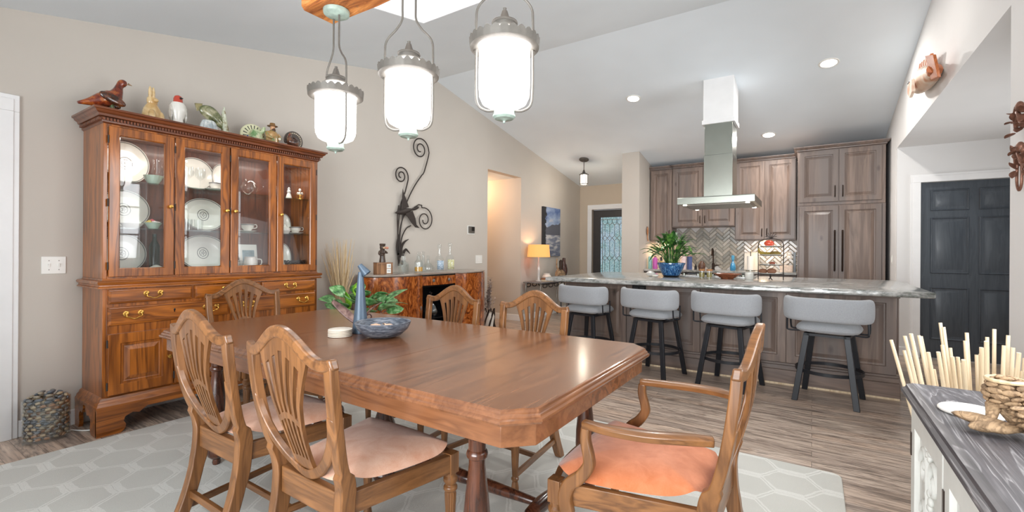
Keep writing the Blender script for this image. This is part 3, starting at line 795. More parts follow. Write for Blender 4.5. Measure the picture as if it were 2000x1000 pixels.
# ------------------------------------------------------------------ on the table
TZ = 0.7605
n = N('grey_stone'); nz = n.noise(n.coord((1, 1, 6)), 18, 5, 0.65, 1.0)
n.base(n.ramp(nz.outputs['Fac'], [(0.34, srgb(52, 58, 68)), (0.5, srgb(86, 93, 104)), (0.68, srgb(150, 156, 164))])); M['stone'] = n.set(0.4)
g = G(); g.lathe([(0.055, 0.0), (0.09, 0.012), (0.124, 0.042), (0.139, 0.074), (0.1385, 0.080), (0.131, 0.080), (0.116, 0.046), (0.083, 0.020), (0.0, 0.014)], 40)
single('stone_bowl', g, M['stone'], 'dark grey-blue stone bowl holding beige shells on the dining table', 'bowl', (1.59, 1.83, TZ))
M['shell'] = plain('shell', srgb(226, 188, 160), 0.5, var=0.14, scale=40)
shells = [(0.03, -0.02, 0.2, 1.0), (-0.045, 0.0, 1.7, 0.9), (-0.005, 0.062, 2.8, 0.7), (0.052, 0.048, 4.0, 0.6), (-0.01, -0.05, 5.1, 0.8)]
def shell(k):
    g = G()
    def f(u, v):
        a = (v - 0.5) * 2.0; r = 0.055 * u * (1 + 0.04 * cos(a * 22))
        return (r * sin(a), r * cos(a) - 0.025, 0.016 * (1 - (2 * u - 1) ** 2) * cos(a * 0.7) + 0.002 * cos(a * 22) * u)
    g.grid(f, 8, 30); return g
g = shell(0); s0 = single('seashell', g, M['shell'], 'beige ribbed seashell lying in the grey stone bowl', 'shell', (1.62, 1.81, TZ + 0.045), rot=(0.3, 0.2, 0.2), group='shells in the stone bowl', solid=0.003)
for x, y, a, s_ in shells[1:]: dup(s0, (1.59 + x, 1.83 + y, TZ + 0.040 + 0.012 * s_), rot=(0.5 * cos(a), 0.4 * sin(a), a), scale=s_)
g = G(); g.lathe([(0.0, 0.0), (0.055, 0.0), (0.059, 0.0022), (0.059, 0.005), (0.055, 0.0072), (0.0, 0.0072)], 36)
c0 = single('coaster', g, plain('coaster_cream', srgb(232, 224, 210), 0.6, var=0.03), 'round cream coaster at the bottom of the stack on the table', 'coaster', (1.478, 2.025, TZ), group='stack of coasters')
for i, w in enumerate(('second from the bottom of the stack', 'in the middle of the stack', 'second from the top of the stack', 'lying on top of the stack')):
    dup(c0, (1.478 + 0.001 * (i % 2), 2.025, TZ + 0.0077 * (i + 1)), label='round cream coaster ' + w)
tl = thing('cordless_lamp', 'slim blue-grey conical cordless lamp standing behind the stone bowl', 'lamp', (1.60, 2.02, TZ), radians(-55))
M['bluegrey'] = plain('blue_grey_enamel', srgb(78, 94, 110), 0.4, 0.2)
g = G(); g.lathe([(0.0, 0.0), (0.043, 0.0), (0.044, 0.006), (0.041, 0.02), (0.030, 0.13), (0.020, 0.25), (0.0135, 0.315), (0.0125, 0.325), (0.0, 0.326)], 32); obj('body', g, M['bluegrey'], tl)
g = G(); g.lathe([(0.0, 0.0), (0.013, 0.0), (0.015, 0.01), (0.024, 0.062), (0.022, 0.062), (0.012, 0.012), (0.0, 0.010)], 24, T((-0.006, 0, 0.362)) @ RY(radians(140))); obj('lamp_head', g, M['bluegrey'], tl)
sp = thing('dried_sprig', 'forked purple-brown dried sprig lying behind the blue-grey lamp', 'dried plant', (1.68, 2.12, TZ), radians(-56.5))
g = G(); g.tube(smooth_path([(0.015, 0, 0.006), (0.022, 0, 0.05), (0.038, 0, 0.09), (0.075, 0, 0.125), (0.12, 0, 0.15)], 5), [0.006] * 6 + [0.005] * 8 + [0.003] * 7, 7)
g.tube(smooth_path([(0.03, 0, 0.075), (0.055, -0.01, 0.085), (0.065, -0.01, 0.07), (0.058, -0.01, 0.058)], 4), 0.004, 6); obj('twig', g, M['leaf_purple'], sp)
g = G()
def fea(u, v):
    w = 0.015 * sin(pi * min(1, u * 0.93 + 0.07)) ** 0.7; q = 2 * v - 1
    return (-0.02 - 0.135 * u, q * 0.02, 0.045 + 0.115 * u + q * w * 1.2 - 0.01 * q * q)
g.grid(fea, 12, 8); obj('seed_head', g, M['leaf_purple'], sp, solid=0.008)
g = G(); g.ell((0, 0, 0.012), (0.03, 0.02, 0.012)); g.tube([(0.0, 0, 0.015), (-0.03, 0, 0.05)], 0.005, 6); obj('root', g, M['leaf_purple'], sp)

# ------------------------------------------------------------------ pendant lanterns
M['milk'] = emis('lit_milk_glass', (1.0, 0.97, 0.96, 1), 9.5)
def pendant(loc, rz, label):
    t = thing('pendant_lantern', label, 'pendant lamp', loc, rz, 'row of three pendant lanterns')
    g = G(); g.lathe([(0.036, 1.792), (0.070, 1.795), (0.090, 1.806), (0.102, 1.832), (0.1045, 1.87), (0.1045, 2.035), (0.103, 2.05), (0.090, 2.075), (0.066, 2.096), (0.05, 2.104)], 40)
    obj('glass_shade', g, M['milk'], t)
    g = G(); rings = []; nn = 156
    for r, z, amp in ((0.104, 2.030, 0), (0.126, 2.022, 0), (0.141, 2.030, 0.0), (0.1445, 2.056, 0.013), (0.1405, 2.056, 0.013), (0.134, 2.034, 0), (0.104, 2.040, 0)):
        rings.append([g.V(((r) * cos(2*pi*k/nn), (r) * sin(2*pi*k/nn), z + amp * abs(sin(13 * 2 * pi * k / nn)))) for k in range(nn)])
    g.loops(rings, closed=True); obj('scalloped_rim', g, M['pewter2'], t, smooth=50)
    g = G(); g.lathe([(0.052, 2.098), (0.060, 2.104), (0.060, 2.110), (0.048, 2.114), (0.047, 2.128), (0.054, 2.132), (0.052, 2.138), (0.026, 2.146), (0.021, 2.152), (0.011, 2.184), (0.007, 2.186), (0.0075, 2.196), (0.0, 2.198)], 28); obj('cap', g, M['pewter2'], t)
    g = G(); g.lathe([(0.0, 1.724), (0.004, 1.726), (0.005, 1.734), (0.012, 1.738), (0.038, 1.742), (0.046, 1.750), (0.046, 1.758), (0.042, 1.760), (0.042, 1.806), (0.046, 1.808), (0.046, 1.815), (0.0, 1.812)], 28); obj('socket_cup', g, M['verdigris'], t)
    for s in (1, -1):
        g = G(); q = smooth_path([(s * 0.036, 0, 1.776), (s * 0.075, 0, 1.776), (s * 0.108, 0, 1.80), (s * 0.116, 0, 1.86), (s * 0.116, 0, 2.0), (s * 0.116, 0, 2.13), (s * 0.108, 0, 2.20), (s * 0.060, 0, 2.255), (s * 0.034, 0, 2.30), (s * 0.032, 0, 2.36), (s * 0.032, 0, 2.482)], 6)
        g.tube(q, 0.0052, 8); obj('rod', g, M['pewter2'], t)
    g = G(); g.lathe([(0.0, 2.462), (0.05, 2.468), (0.066, 2.478), (0.068, 2.486), (0.068, 2.499), (0.0, 2.499)], 36); obj('canopy', g, M['verdigris'], t)
    return t
M['pewter2'] = plain('aged_zinc', srgb(100, 96, 90), 0.5, 0.3, var=0.12, scale=30)
pendant((1.545, 2.165, 0), radians(-100), 'pendant lantern nearest the china cabinet, hung by the end of the timber beam')
pendant((1.545, 1.610, 0), radians(-60), 'middle one of the three white glass pendant lanterns with scalloped rims')
pendant((1.545, 1.059, 0), radians(-56), 'pendant lantern with white glass nearest the camera, the largest looking of three')
# ------------------------------------------------------------------ china cabinet
hc = thing('china_cabinet', 'tall cherry china cabinet with four glass doors over drawers and cupboards', 'china cabinet', (1.77, 4.01, 0))
ho = (-0.76, -0.20)                                     # local front-left corner
HW, HD_ = 1.52, 0.40
def hx(x): return x + ho[0]
def hy(y): return y + ho[1]
def hob(name, g, mat, parent=hc, **k):
    "shapes below are written from the front-left corner"
    bmesh.ops.translate(g.bm, verts=g.bm.verts, vec=(ho[0], ho[1], 0)); return obj(name, g, mat, parent, **k)
g = G()
g.box(0, 0.02, 0.0, HD_, 0.2, 0.95); g.box(HW - 0.02, HW, 0.0, HD_, 0.2, 0.95); g.box(0.02, HW - 0.02, HD_ - 0.012, HD_, 0.2, 0.95); g.box(0.02, HW - 0.02, 0.018, HD_ - 0.012, 0.2, 0.22)
g.box(0.02, HW - 0.02, 0.0, 0.05, 0.215, 0.945)       # front board behind doors and drawers
hob('lower_case', g, M['hutch_z'], bevel=0.002)
g = G(); g.sweep_rect([(0.030, 0.945), (0.030, 0.952), (0.022, 0.958), (0.020, 0.966), (0.030, 0.972), (0.034, 0.984), (0.028, 0.992), (0.004, 0.996), (0.0, 1.006)], 0, HW, 0, HD_); hob('waist_moulding', g, M['hutch_x'])
g = G(); g.sweep_rect([(0.036, 0.168), (0.036, 0.188), (0.030, 0.196), (0.026, 0.210), (0.016, 0.220), (0.012, 0.232), (0.0, 0.242)], 0, HW, 0, HD_); hob('base_moulding', g, M['hutch_x'])
# bracket feet: scrolled front and side faces
ogee = [(0, 0), (0.100, 0), (0.118, 0.022), (0.122, 0.05), (0.112, 0.075), (0.118, 0.10), (0.150, 0.118), (0.178, 0.108), (0.198, 0.125), (0.215, 0.140), (0.215, 0.17), (0, 0.17)]
for s in (0, 1):
    g = G(); mm = FM((-0.036, -0.036, 0), '-y') if s == 0 else face_m((HW + 0.036, -0.036, 0), (-1, 0, 0), (0, 0, 1), (0, -1, 0))
    g.prism([(a * 1.25, b) for a, b in ogee], -0.022, 0, mm)
    sd_ = face_m((-0.036 if s == 0 else HW + 0.036, -0.034, 0), (0, 1, 0), (0, 0, 1), (-1 if s == 0 else 1, 0, 0))
    g.prism([(a * 1.0, b) for a, b in ogee], -0.022, 0, sd_); hob('bracket_foot', g, M['hutch_x'], bevel=0.002)
    g = G(); bk = face_m((-0.036 if s == 0 else HW + 0.036, HD_ - 0.002, 0), (0, -1, 0), (0, 0, 1), (-1 if s == 0 else 1, 0, 0)); g.prism([(a * 0.8, b) for a, b in ogee], -0.022, 0, bk); hob('bracket_foot', g, M['hutch_x'])
g = G(); g.box(0.15, HW - 0.15, -0.034, -0.014, 0.140, 0.17); hob('base_rail', g, M['hutch_x'])
# drawers and their bails
def bail(parent, x, z, y=-0.022):
    g = G()
    for s in (-1, 1):
        g.lathe([(0.017, 0), (0.017, 0.003), (0.010, 0.006), (0.006, 0.014), (0.008, 0.020), (0.0, 0.024)], 16, face_m((x + s * 0.040, y, z), (1, 0, 0), (0, 0, 1), (0, -1, 0)))
    g.tube(smooth_path([(x - 0.040, y - 0.018, z), (x - 0.041, y - 0.022, z - 0.018), (x - 0.022, y - 0.024, z - 0.026), (x - 0.010, y - 0.024, z - 0.033), (x + 0.010, y - 0.024, z - 0.033), (x + 0.022, y - 0.024, z - 0.026), (x + 0.041, y - 0.022, z - 0.018), (x + 0.040, y - 0.018, z)], 4), 0.0038, 8)
    hob('bail_handle', g, M['brass'], parent)
def drawer(x0, x1, z0, z1, hs):
    g = G(); g.nest(x1 - x0, z1 - z0, [(0.0, 0.010), (0.004, 0.016), (0.011, 0.018), (0.014, 0.022)], FM((x0, 0, z0), '-y'), 0.0)
    d = hob('drawer', g, M['hutch_x'], smooth=0)
    for h in hs: bail(d, h, (z0 + z1) / 2 + 0.012)
for x0, x1 in ((0.025, 0.505), (0.52, 0.995), (1.01, 1.495)): drawer(x0, x1, 0.842, 0.936, [(x0 + x1) / 2])
drawer(0.025, 0.753, 0.700, 0.822, [0.155, 0.625]); drawer(0.767, 1.495, 0.700, 0.822, [0.895, 1.365])
g = G(); g.ell((0.39, -0.0245, 0.775), (0.006, 0.002, 0.008)); g.box(0.387, 0.393, -0.0255, -0.022, 0.758, 0.772); hob('keyhole', g, M['black'])
# cupboard doors
dx = [(0.025, 0.385), (0.395, 0.755), (0.765, 1.125), (1.135, 1.495)]
for i, (x0, x1) in enumerate(dx):
    g = G(); w, h = x1 - x0, 0.645 - 0.25
    g.nest(w, h, [(0, 0.018), (0.003, 0.021), (0.062, 0.021), (0.068, 0.013), (0.078, 0.013), (0.084, 0.010), (0.112, 0.022), (0.116, 0.022)], FM((x0, 0, 0.25), '-y'), 0.0)
    d = hob('cupboard_door', g, M['hutch_z'], smooth=0)
    kx = x1 - 0.028 if i in (0, 1) else x0 + 0.028
    g = G(); g.lathe([(0.009, 0), (0.006, 0.005), (0.005, 0.012), (0.013, 0.020), (0.013, 0.026), (0.0, 0.030)], 16, face_m((kx, -0.021, 0.45), (1, 0, 0), (0, 0, 1), (0, -1, 0))); hob('knob', g, M['brass'], d)
    g = G(); ex_ = x0 - 0.004 if i in (0, 1) else x1 + 0.004
    for z in (0.31, 0.585): g.cyl(0.005, z - 0.025, z + 0.025, 10, T((ex_, -0.017, 0)))
    hob('hinge', g, M['iron'], d)
# upper case
U0, U1 = 1.006, 2.03
g = G(); g.box(0, 0.022, 0, HD_, U0, U1); g.box(HW - 0.022, HW, 0, HD_, U0, U1); g.box(0.022, HW - 0.022, 0, HD_, U1 - 0.045, U1); g.box(0.022, HW - 0.022, 0, HD_, U0 - 0.003, U0 + 0.02)
g.box(HW / 2 - 0.014, HW / 2 + 0.014, 0, 0.03, U0 + 0.02, U1 - 0.045)
hob('upper_case', g, M['hutch_z'], bevel=0.002)
g = G(); g.box(0.022, HW - 0.022, HD_ - 0.01, HD_, U0, U1); hob('back_panel', g, M['hutch_dark'])
SH = (1.345, 1.665)
for z in SH:
    g = G(); g.box(0.024, HW - 0.024, 0.07, HD_ - 0.012, z - 0.008, z); hob('shelf', g, M['glass_green'])
# cornice with its dentils
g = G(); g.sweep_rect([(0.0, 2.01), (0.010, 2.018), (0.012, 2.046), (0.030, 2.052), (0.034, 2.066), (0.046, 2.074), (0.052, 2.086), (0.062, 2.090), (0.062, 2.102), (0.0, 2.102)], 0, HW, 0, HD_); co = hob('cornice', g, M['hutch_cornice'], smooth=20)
g = G(); nd = 88
for k in range(nd): 
    x = -0.012 + (HW + 0.024) * (k + 0.5) / nd; g.cbox((x, -0.019, 2.036), (0.0095, 0.014, 0.017))
for s in (-0.019, HW + 0.019):
    for k in range(22): g.cbox((s, -0.012 + 0.4 * (k + 0.5) / 22, 2.036), (0.014, 0.0095, 0.017))
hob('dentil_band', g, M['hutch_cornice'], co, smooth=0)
# glazed doors
for i, (x0, x1) in enumerate(dx):
    g = G(); w, z0, z1 = x1 - x0, 1.018, 1.996
    g.nest(w, z1 - z0, [(0, 0.017), (0.003, 0.020), (0.052, 0.020), (0.058, 0.013)], FM((x0, 0, z0), '-y'), -0.001, hole=True)
    d = hob('glass_door', g, M['hutch_z'], smooth=0)
    g = G(); g.nest(w - 0.112, z1 - z0 - 0.112, [(0, 0.008), (0.018, 0.011)], FM((x0 + 0.056, 0, z0 + 0.056), '-y'), -0.005); hob('pane', g, M['glass'], d, smooth=0)
    kx = x1 - 0.026 if i in (0, 1) else x0 + 0.026
    g = G(); g.lathe([(0.009, 0), (0.006, 0.005), (0.005, 0.012), (0.013, 0.020), (0.013, 0.026), (0.0, 0.030)], 16, face_m((kx, -0.020, 1.50), (1, 0, 0), (0, 0, 1), (0, -1, 0))); hob('knob', g, M['brass'], d)
    g = G(); ex_ = x0 - 0.004 if i in (0, 2) else x1 + 0.004
    if i == 1: ex_ = x0 - 0.004
    for z in (1.09, 1.5, 1.91): g.cyl(0.0045, z - 0.025, z + 0.025, 10, T((ex_, -0.017, 0)))
    hob('hinge', g, M['iron'], d)

for i_ in range(2): area('cabinet_lamp', (1.01 + 0.40 + 0.72 * i_, 3.90, 1.975), (1.01 + 0.40 + 0.72 * i_, 4.02, 1.3), 0.5, 0.03, 2.2, (1, 0.93, 0.84))
# ---------------- what stands behind the glass (world coordinates)
def inside(x, y, z): return (1.01 + x, 3.81 + y, z)
FL = 1.027; S1, S2 = SH[0] + 0.0005, SH[1] + 0.0005
def platter(rx, rz, mark=True):
    "an oval dish standing on its edge, built lying: faces +z"
    g = G(); g.lathe([(0.0, 0.006), (0.62, 0.006), (0.70, 0.012), (0.97, 0.034), (1.0, 0.038), (0.985, 0.032), (0.70, 0.002), (0.0, 0.0)], 44, S(rx, rz, 0.75)); return g
def stand_dish(name, x, z, rx, rz, label, cat='platter', group=None, y=0.345, lean=12, mat='china', mark=True):
    g = platter(rx, rz); o = single(name, g, M[mat], label, cat, inside(x, y, z + rz * cos(radians(lean)) + 0.002), rot=(radians(90 - lean), 0, 0), group=group)
    gg = G(); gg.strip([(rx * 0.955 * cos(2*pi*k/40), rz * 0.955 * sin(2*pi*k/40)) for k in range(40)], 0.006, 0.002, closed=True, d0=0.0242)
    obj('rim_band', gg, M['chinamark'], o)
    if mark:
        gg = G()
        for r in (0.040, 0.024): gg.strip([(r * cos(2*pi*k/24), r * 1.12 * sin(2*pi*k/24)) for k in range(24)], 0.0055, 0.0015, closed=True, d0=0.0042)
        for k in range(5): a = k * 1.2566; gg.strip([(0.004 * cos(a), 0.004 * sin(a)), (0.016 * cos(a), 0.018 * sin(a))], 0.006, 0.0012, d0=0.0042)
        obj('crest_mark', gg, M['chinamark'], o)
    return o
stand_dish('platter', 0.215, S2, 0.135, 0.155, 'cream oval platter standing on the top shelf of the first glass door')
stand_dish('platter', 0.205, S1, 0.150, 0.140, 'wide cream platter standing on the middle shelf of the first glass door')
stand_dish('platter', 0.195, FL, 0.140, 0.140, 'cream platter standing on the floor of the cabinet behind the first glass door')
stand_dish('platter', 0.655, S2, 0.135, 0.135, 'round cream platter on the top shelf of the second glass door, behind wine glasses', mark=False)
stand_dish('plate', 0.835, S2, 0.085, 0.120, 'cream plate leaning in the right corner of the second door top shelf', 'plate', mark=False, y=0.295)
stand_dish('platter', 0.72, S1, 0.160, 0.135, 'large cream platter with round crest on the middle shelf of the second door')
stand_dish('platter', 0.72, FL, 0.185, 0.145, 'largest cream platter with crest at the bottom of the second glass door')
stand_dish('plate', 1.405, S1, 0.05, 0.095, 'narrow cream dish on edge behind the fourth glass door, middle shelf', 'plate', mark=False)
stand_dish('plate', 1.40, FL, 0.06, 0.115, 'cream dish on edge at the bottom of the fourth glass door', 'plate', mark=False)
def bowl(r, h, mat, label, loc, name='bowl', n=28, cat='bowl'):
    g = G(); g.lathe([(0.0, 0.0), (r * 0.45, 0), (r * 0.5, h * 0.1), (r * 0.8, h * 0.5), (r, h), (r * 0.96, h), (r * 0.74, h * 0.5), (r * 0.42, h * 0.16), (0.0, h * 0.14)], n, flute=0.05 if mat == 'mint' else 0, fz=(h * 0.3, h)); return single(name, g, M[mat], label, cat, loc)
bowl(0.060, 0.065, 'mint', 'ribbed mint green bowl on the top shelf of the first glass door', inside(0.325, 0.17, S2))
bowl(0.068, 0.036, 'china', 'shallow cream bowl in front of the platter behind the first door', inside(0.205, 0.18, S1))
pf = thing('flower_bowl', 'mint green bowl heaped with china flowers behind the first glass door', 'bowl', inside(0.325, 0.17, S1))
g = G(); g.lathe([(0.0, 0.0), (0.028, 0), (0.03, 0.006), (0.05, 0.04), (0.056, 0.046), (0.05, 0.046), (0.0, 0.03)], 24); obj('bowl_body', g, M['mint'], pf)
rnd = random.Random(2)
for k in range(7):
    a = k * 2.4; r = 0.036 * (k / 7) ** 0.5 * 1.15; g = G()
    for j in range(6): b = j * pi / 3; g.ell((0.010 * cos(b), 0.010 * sin(b), 0), (0.009, 0.009, 0.006), 8, 5)
    g.ell((0, 0, 0.003), (0.006, 0.006, 0.005), 8, 5)
    obj('flower', g, plain('china_flower_%s' % 'abc'[k % 3], (srgb(226, 96, 110), srgb(240, 214, 110), srgb(244, 232, 232))[k % 3], 0.4), pf, loc=(r * cos(a), r * sin(a), 0.060 - r * 0.4), rot=(0.5 * sin(a) + 0.5, 0.5 * cos(a), 0))
def glass_piece(name, prof, label, loc, mat='glassware', cat='glass', group=None, n=24, handle=None):
    g = G(); g.lathe(prof, n)
    if handle: g.tube(smooth_path(handle, 5), 0.005, 8)
    return single(name, g, M[mat], label, cat, loc, group=group)
wine = [(0.0, 0.0), (0.030, 0.0), (0.030, 0.003), (0.006, 0.008), (0.004, 0.07), (0.014, 0.08), (0.036, 0.10), (0.040, 0.125), (0.033, 0.165), (0.031, 0.165), (0.038, 0.125), (0.033, 0.102), (0.0, 0.088)]
w0_ = glass_piece('wine_glass', wine, 'stemmed clear wine glass on the top shelf before the round platter', inside(0.545, 0.17, S2), cat='wine glass', group='wine glasses behind the second door')
dup(w0_, inside(0.635, 0.19, S2)); dup(w0_, inside(0.53, 0.255, S2))
tumb = [(0.0, 0.0), (0.026, 0.0), (0.032, 0.085), (0.030, 0.085), (0.024, 0.008), (0.0, 0.008)]
t0 = glass_piece('tumbler', tumb, 'clear cut tumbler in front of the large crested platter', inside(0.535, 0.15, S1), cat='tumbler', group='tumblers behind the second door')
dup(t0, inside(0.610, 0.15, S1)); dup(t0, inside(0.572, 0.235, S1))
jug = [(0.0, 0.0), (0.04, 0.0), (0.062, 0.03), (0.066, 0.06), (0.05, 0.10), (0.035, 0.115), (0.040, 0.13), (0.037, 0.13), (0.032, 0.115), (0.06, 0.06), (0.0, 0.006)]
glass_piece('glass_teapot', jug, 'round clear glass teapot on the top shelf of the third glass door', inside(0.99, 0.155, S2), cat='teapot', handle=[(0.05, 0, 0.10), (0.10, 0, 0.11), (0.115, 0, 0.07), (0.06, 0, 0.035)])
glass_piece('cut_glass_vase', [(0.0, 0), (0.02, 0), (0.025, 0.05), (0.04, 0.13), (0.045, 0.15), (0.040, 0.15), (0.02, 0.05), (0.0, 0.01)], 'tall cut glass vase left of the glass teapot', inside(0.965, 0.31, S2), cat='vase', n=16)
glass_piece('glass_pitcher', [(0.0, 0), (0.035, 0), (0.04, 0.1), (0.03, 0.16), (0.035, 0.2), (0.032, 0.2), (0.03, 0.1), (0.0, 0.01)], 'tall clear pitcher behind the mint bowl on the first door top shelf', inside(0.385, 0.27, S2), cat='pitcher', handle=[(0.033, 0, 0.18), (0.075, 0, 0.16), (0.075, 0, 0.08), (0.038, 0, 0.05)])
def cup(label, loc, r=0.042, h=0.052, saucer=True, lab2=None):
    t = thing('teacup', label, 'teacup', loc)
    g = G(); g.lathe([(0.0, 0.0), (r * 0.5, 0), (r * 0.52, 0.006), (r * 0.9, h * 0.45), (r, h), (r * 0.95, h), (r * 0.84, h * 0.45), (0.0, 0.01)], 28, T((0, 0, 0.012 if saucer else 0))); obj('cup', g, M['china'], t)
    g = G(); g.tube(smooth_path([(r * 0.92, 0, h * 0.9), (r * 1.45, 0, h * 0.95), (r * 1.5, 0, h * 0.55), (r * 0.82, 0, h * 0.4)], 5), 0.0035, 8); o = obj('handle', g, M['china'], t, loc=(0, 0, 0.012 if saucer else 0))
    g = G(); g.strip([(r * 1.005 * cos(2*pi*k/28), r * 1.005 * sin(2*pi*k/28)) for k in range(28)], 0.001, 0.008, lambda a, b, c: (a, b, h * 0.9 + c), closed=True); obj('rim_band', g, M['chinamark'], t, loc=(0, 0, 0.012 if saucer else 0))
    if saucer:
        g = G(); g.lathe([(0.0, 0.0), (0.035, 0), (0.07, 0.014), (0.069, 0.016), (0.035, 0.005), (0.0, 0.005)], 30); obj('saucer', g, M['china'], t)
    return t
cup('cream teacup and saucer on the top shelf of the second glass door', inside(0.725, 0.15, S2))
cup('cream teacup and saucer on the middle shelf of the third glass door', inside(0.985, 0.17, S1), 0.05, 0.06)
cup('patterned teacup and saucer on the middle shelf of the fourth glass door', inside(1.405, 0.16, S1), 0.05, 0.055)
cup('white cup on the bottom behind the third glass door, left of the creamer', inside(0.90, 0.225, FL), 0.048, 0.085, False)
jn = glass_piece('creamer', [(0.0, 0), (0.04, 0), (0.055, 0.03), (0.05, 0.07), (0.042, 0.10), (0.046, 0.115), (0.042, 0.115), (0.05, 0.05), (0.0, 0.01)], 'white china creamer at the bottom of the third glass door', inside(1.00, 0.15, FL), 'china', 'creamer', handle=[(0.045, 0, 0.095), (0.09, 0, 0.09), (0.09, 0, 0.05), (0.05, 0, 0.03)])
glass_piece('sugar_bowl', [(0.0, 0), (0.03, 0), (0.045, 0.03), (0.04, 0.055), (0.015, 0.07), (0.012, 0.085), (0.0, 0.088)], 'small china sugar bowl beside the dish behind the fourth door', inside(1.295, 0.14, S1), 'china', 'sugar bowl')
glass_piece('china_figurine', [(0.0, 0), (0.028, 0), (0.02, 0.03), (0.012, 0.05), (0.017, 0.065), (0.010, 0.08), (0.013, 0.092), (0.0, 0.104)], 'small white figurine on the top shelf of the fourth glass door', inside(1.335, 0.15, S2), 'china', 'figurine')
glass_piece('vase', [(0.0, 0), (0.028, 0), (0.036, 0.05), (0.024, 0.09), (0.03, 0.11), (0.026, 0.11), (0.03, 0.05), (0.0, 0.01)], 'white vase left of the small figurine behind the fourth door', inside(1.28, 0.22, S2), 'china', 'vase')
eg = thing('egg_stand', 'little gold stand with eggs on the top shelf of the fourth door', 'egg stand', inside(1.435, 0.14, S2))
g = G(); g.cyl(0.035, 0, 0.006); g.cyl(0.004, 0.006, 0.075, 8); g.cyl(0.03, 0.038, 0.042)
for k in range(4): a = k * pi / 2; g.rod((0.028 * cos(a), 0.028 * sin(a), 0.006), (0.028 * cos(a), 0.028 * sin(a), 0.06), 0.0025, n=6)
obj('stand', g, M['brass'], eg); g = G(); g.ell((0, 0, 0.088), (0.012, 0.012, 0.015)); obj('egg', g, M['china'], eg)
for k in range(4): 
    a = k * pi / 2 + 0.78; g = G(); g.ell((0.018 * cos(a), 0.018 * sin(a), 0.055), (0.011, 0.011, 0.014)); obj('egg', g, M['china'], eg)
bd = thing('basket', 'dark woven basket dish at the bottom of the fourth glass door', 'basket', inside(1.40, 0.16, FL))
g = G()
for k in range(7):
    r = 0.055 + 0.003 * k; g.tube([(r * cos(2*pi*j/28) * 1.2, r * sin(2*pi*j/28), 0.008 + 0.011 * k + 0.003 * (-1) ** (j + k)) for j in range(28)], 0.0055, 6, closed=True)
g.cyl(0.06, 0, 0.006); obj('weave', g, M['bronze'], bd)
g = G(); g.box(-0.075, 0.075, -0.006, 0.006, 0, 0.22); fr_ = single('photo_frame', g, M['white'], 'pale photo frame standing on edge behind the third glass door', 'picture frame', inside(1.06, 0.29, FL + 0.001), rot=(radians(-8), 0, 0))
g = G(); g.box(-0.05, 0.05, -0.0075, -0.0062, 0.05, 0.17); obj('photo', g, plain('pale_photo', srgb(140, 160, 168), 0.3, var=0.3, scale=30), fr_)
g = G(); g.lathe([(0.0, 0), (0.055, 0), (0.06, 0.02), (0.062, 0.028), (0.03, 0.05), (0.012, 0.06), (0.0, 0.062)], 26); single('covered_dish', g, M['china'], 'small lidded china dish by the right edge behind the first door', 'dish', inside(0.335, 0.14, FL))
bk = thing('tall_glass_bottle', 'tall blue-green glass bottle at the bottom behind the first door', 'bottle', inside(0.365, 0.26, FL))
g = G(); g.lathe([(0.0, 0), (0.032, 0), (0.032, 0.20), (0.014, 0.24), (0.014, 0.285), (0.0, 0.285)], 20); obj('bottle', g, pane_mat('sea_glass', (0.45, 0.68, 0.68, 1)), bk); g = G(); g.lathe([(0.0, 0.285), (0.012, 0.285), (0.014, 0.30), (0.0, 0.306)], 12); obj('stopper', g, M['glassware'], bk)

# ---------------- decanters on top of the cabinet
HT = 2.1025
def fig(name, label, cat, x, rz=0, y=0.17): return thing(name, label, cat, (1.01 + x, 3.81 + y, HT), rz)
def spine(g, pts, radii, n=14, sx=1.0, M_=None):
    "smooth round body along a spine"
    q = smooth_path([(*p, r) for p, r in zip(pts, radii)], 5)
    g.tube([(v[0], v[1], v[2]) for v in q], [max(v[3], 0.002) for v in q], n, flat=sx); return g
ceram = lambda nm, stops, rough=0.15, scale=14: _cer(nm, stops, rough, scale)
def _cer(nm, stops, rough, scale):
    n = N(nm); nz = n.noise(n.coord(), scale, 4, 0.6, 0.5); n.base(n.ramp(nz.outputs['Fac'], stops)); return n.set(rough, coat=0.5)
ph = fig('pheasant_decanter', 'brown pheasant decanter with raised head at the left end of the cabinet top', 'decanter', 0.06)
g = G(); spine(g, [(-0.145, 0, 0.045), (-0.09, 0, 0.065), (-0.03, 0, 0.09), (0.03, 0, 0.125), (0.055, 0, 0.165), (0.068, 0, 0.21), (0.085, 0, 0.238), (0.105, 0, 0.243)], [0.008, 0.024, 0.048, 0.052, 0.034, 0.022, 0.026, 0.016], 16)
obj('body', g, ceram('pheasant_glaze', [(0.33, srgb(66, 22, 16)), (0.5, srgb(126, 50, 26)), (0.62, srgb(176, 96, 40)), (0.7, srgb(92, 70, 36))], 0.12, 22), ph)
g = G(); g.rod((0.115, 0, 0.243), (0.138, 0, 0.238), 0.008, 0.002, 8); obj('beak', g, M['drift'], ph)
for s in (-1, 1):
    g = G(); g.ell((-0.02, s * 0.046, 0.105), (0.075, 0.014, 0.032), M=RY(radians(22))); obj('wing', g, ceram('pheasant_wing', [(0.4, srgb(54, 30, 20)), (0.6, srgb(120, 64, 28))], 0.15, 30), ph)
g = G(); g.ell((0.02, 0, 0.018), (0.085, 0.05, 0.03), shape=lambda p: (p.x, p.y, max(p.z, -0.6))); g.rod((0.01, 0.02, 0.03), (0.0, 0.02, 0.07), 0.012); g.rod((0.03, -0.02, 0.03), (0.02, -0.02, 0.08), 0.012)
obj('base', g, ceram('mossy_glaze', [(0.4, srgb(44, 92, 50)), (0.6, srgb(120, 96, 44))]), ph)
rb = fig('rabbit_decanter', 'cream rabbit decanter with tall ears, between pheasant and red-headed bird', 'decanter', 0.315, radians(25))
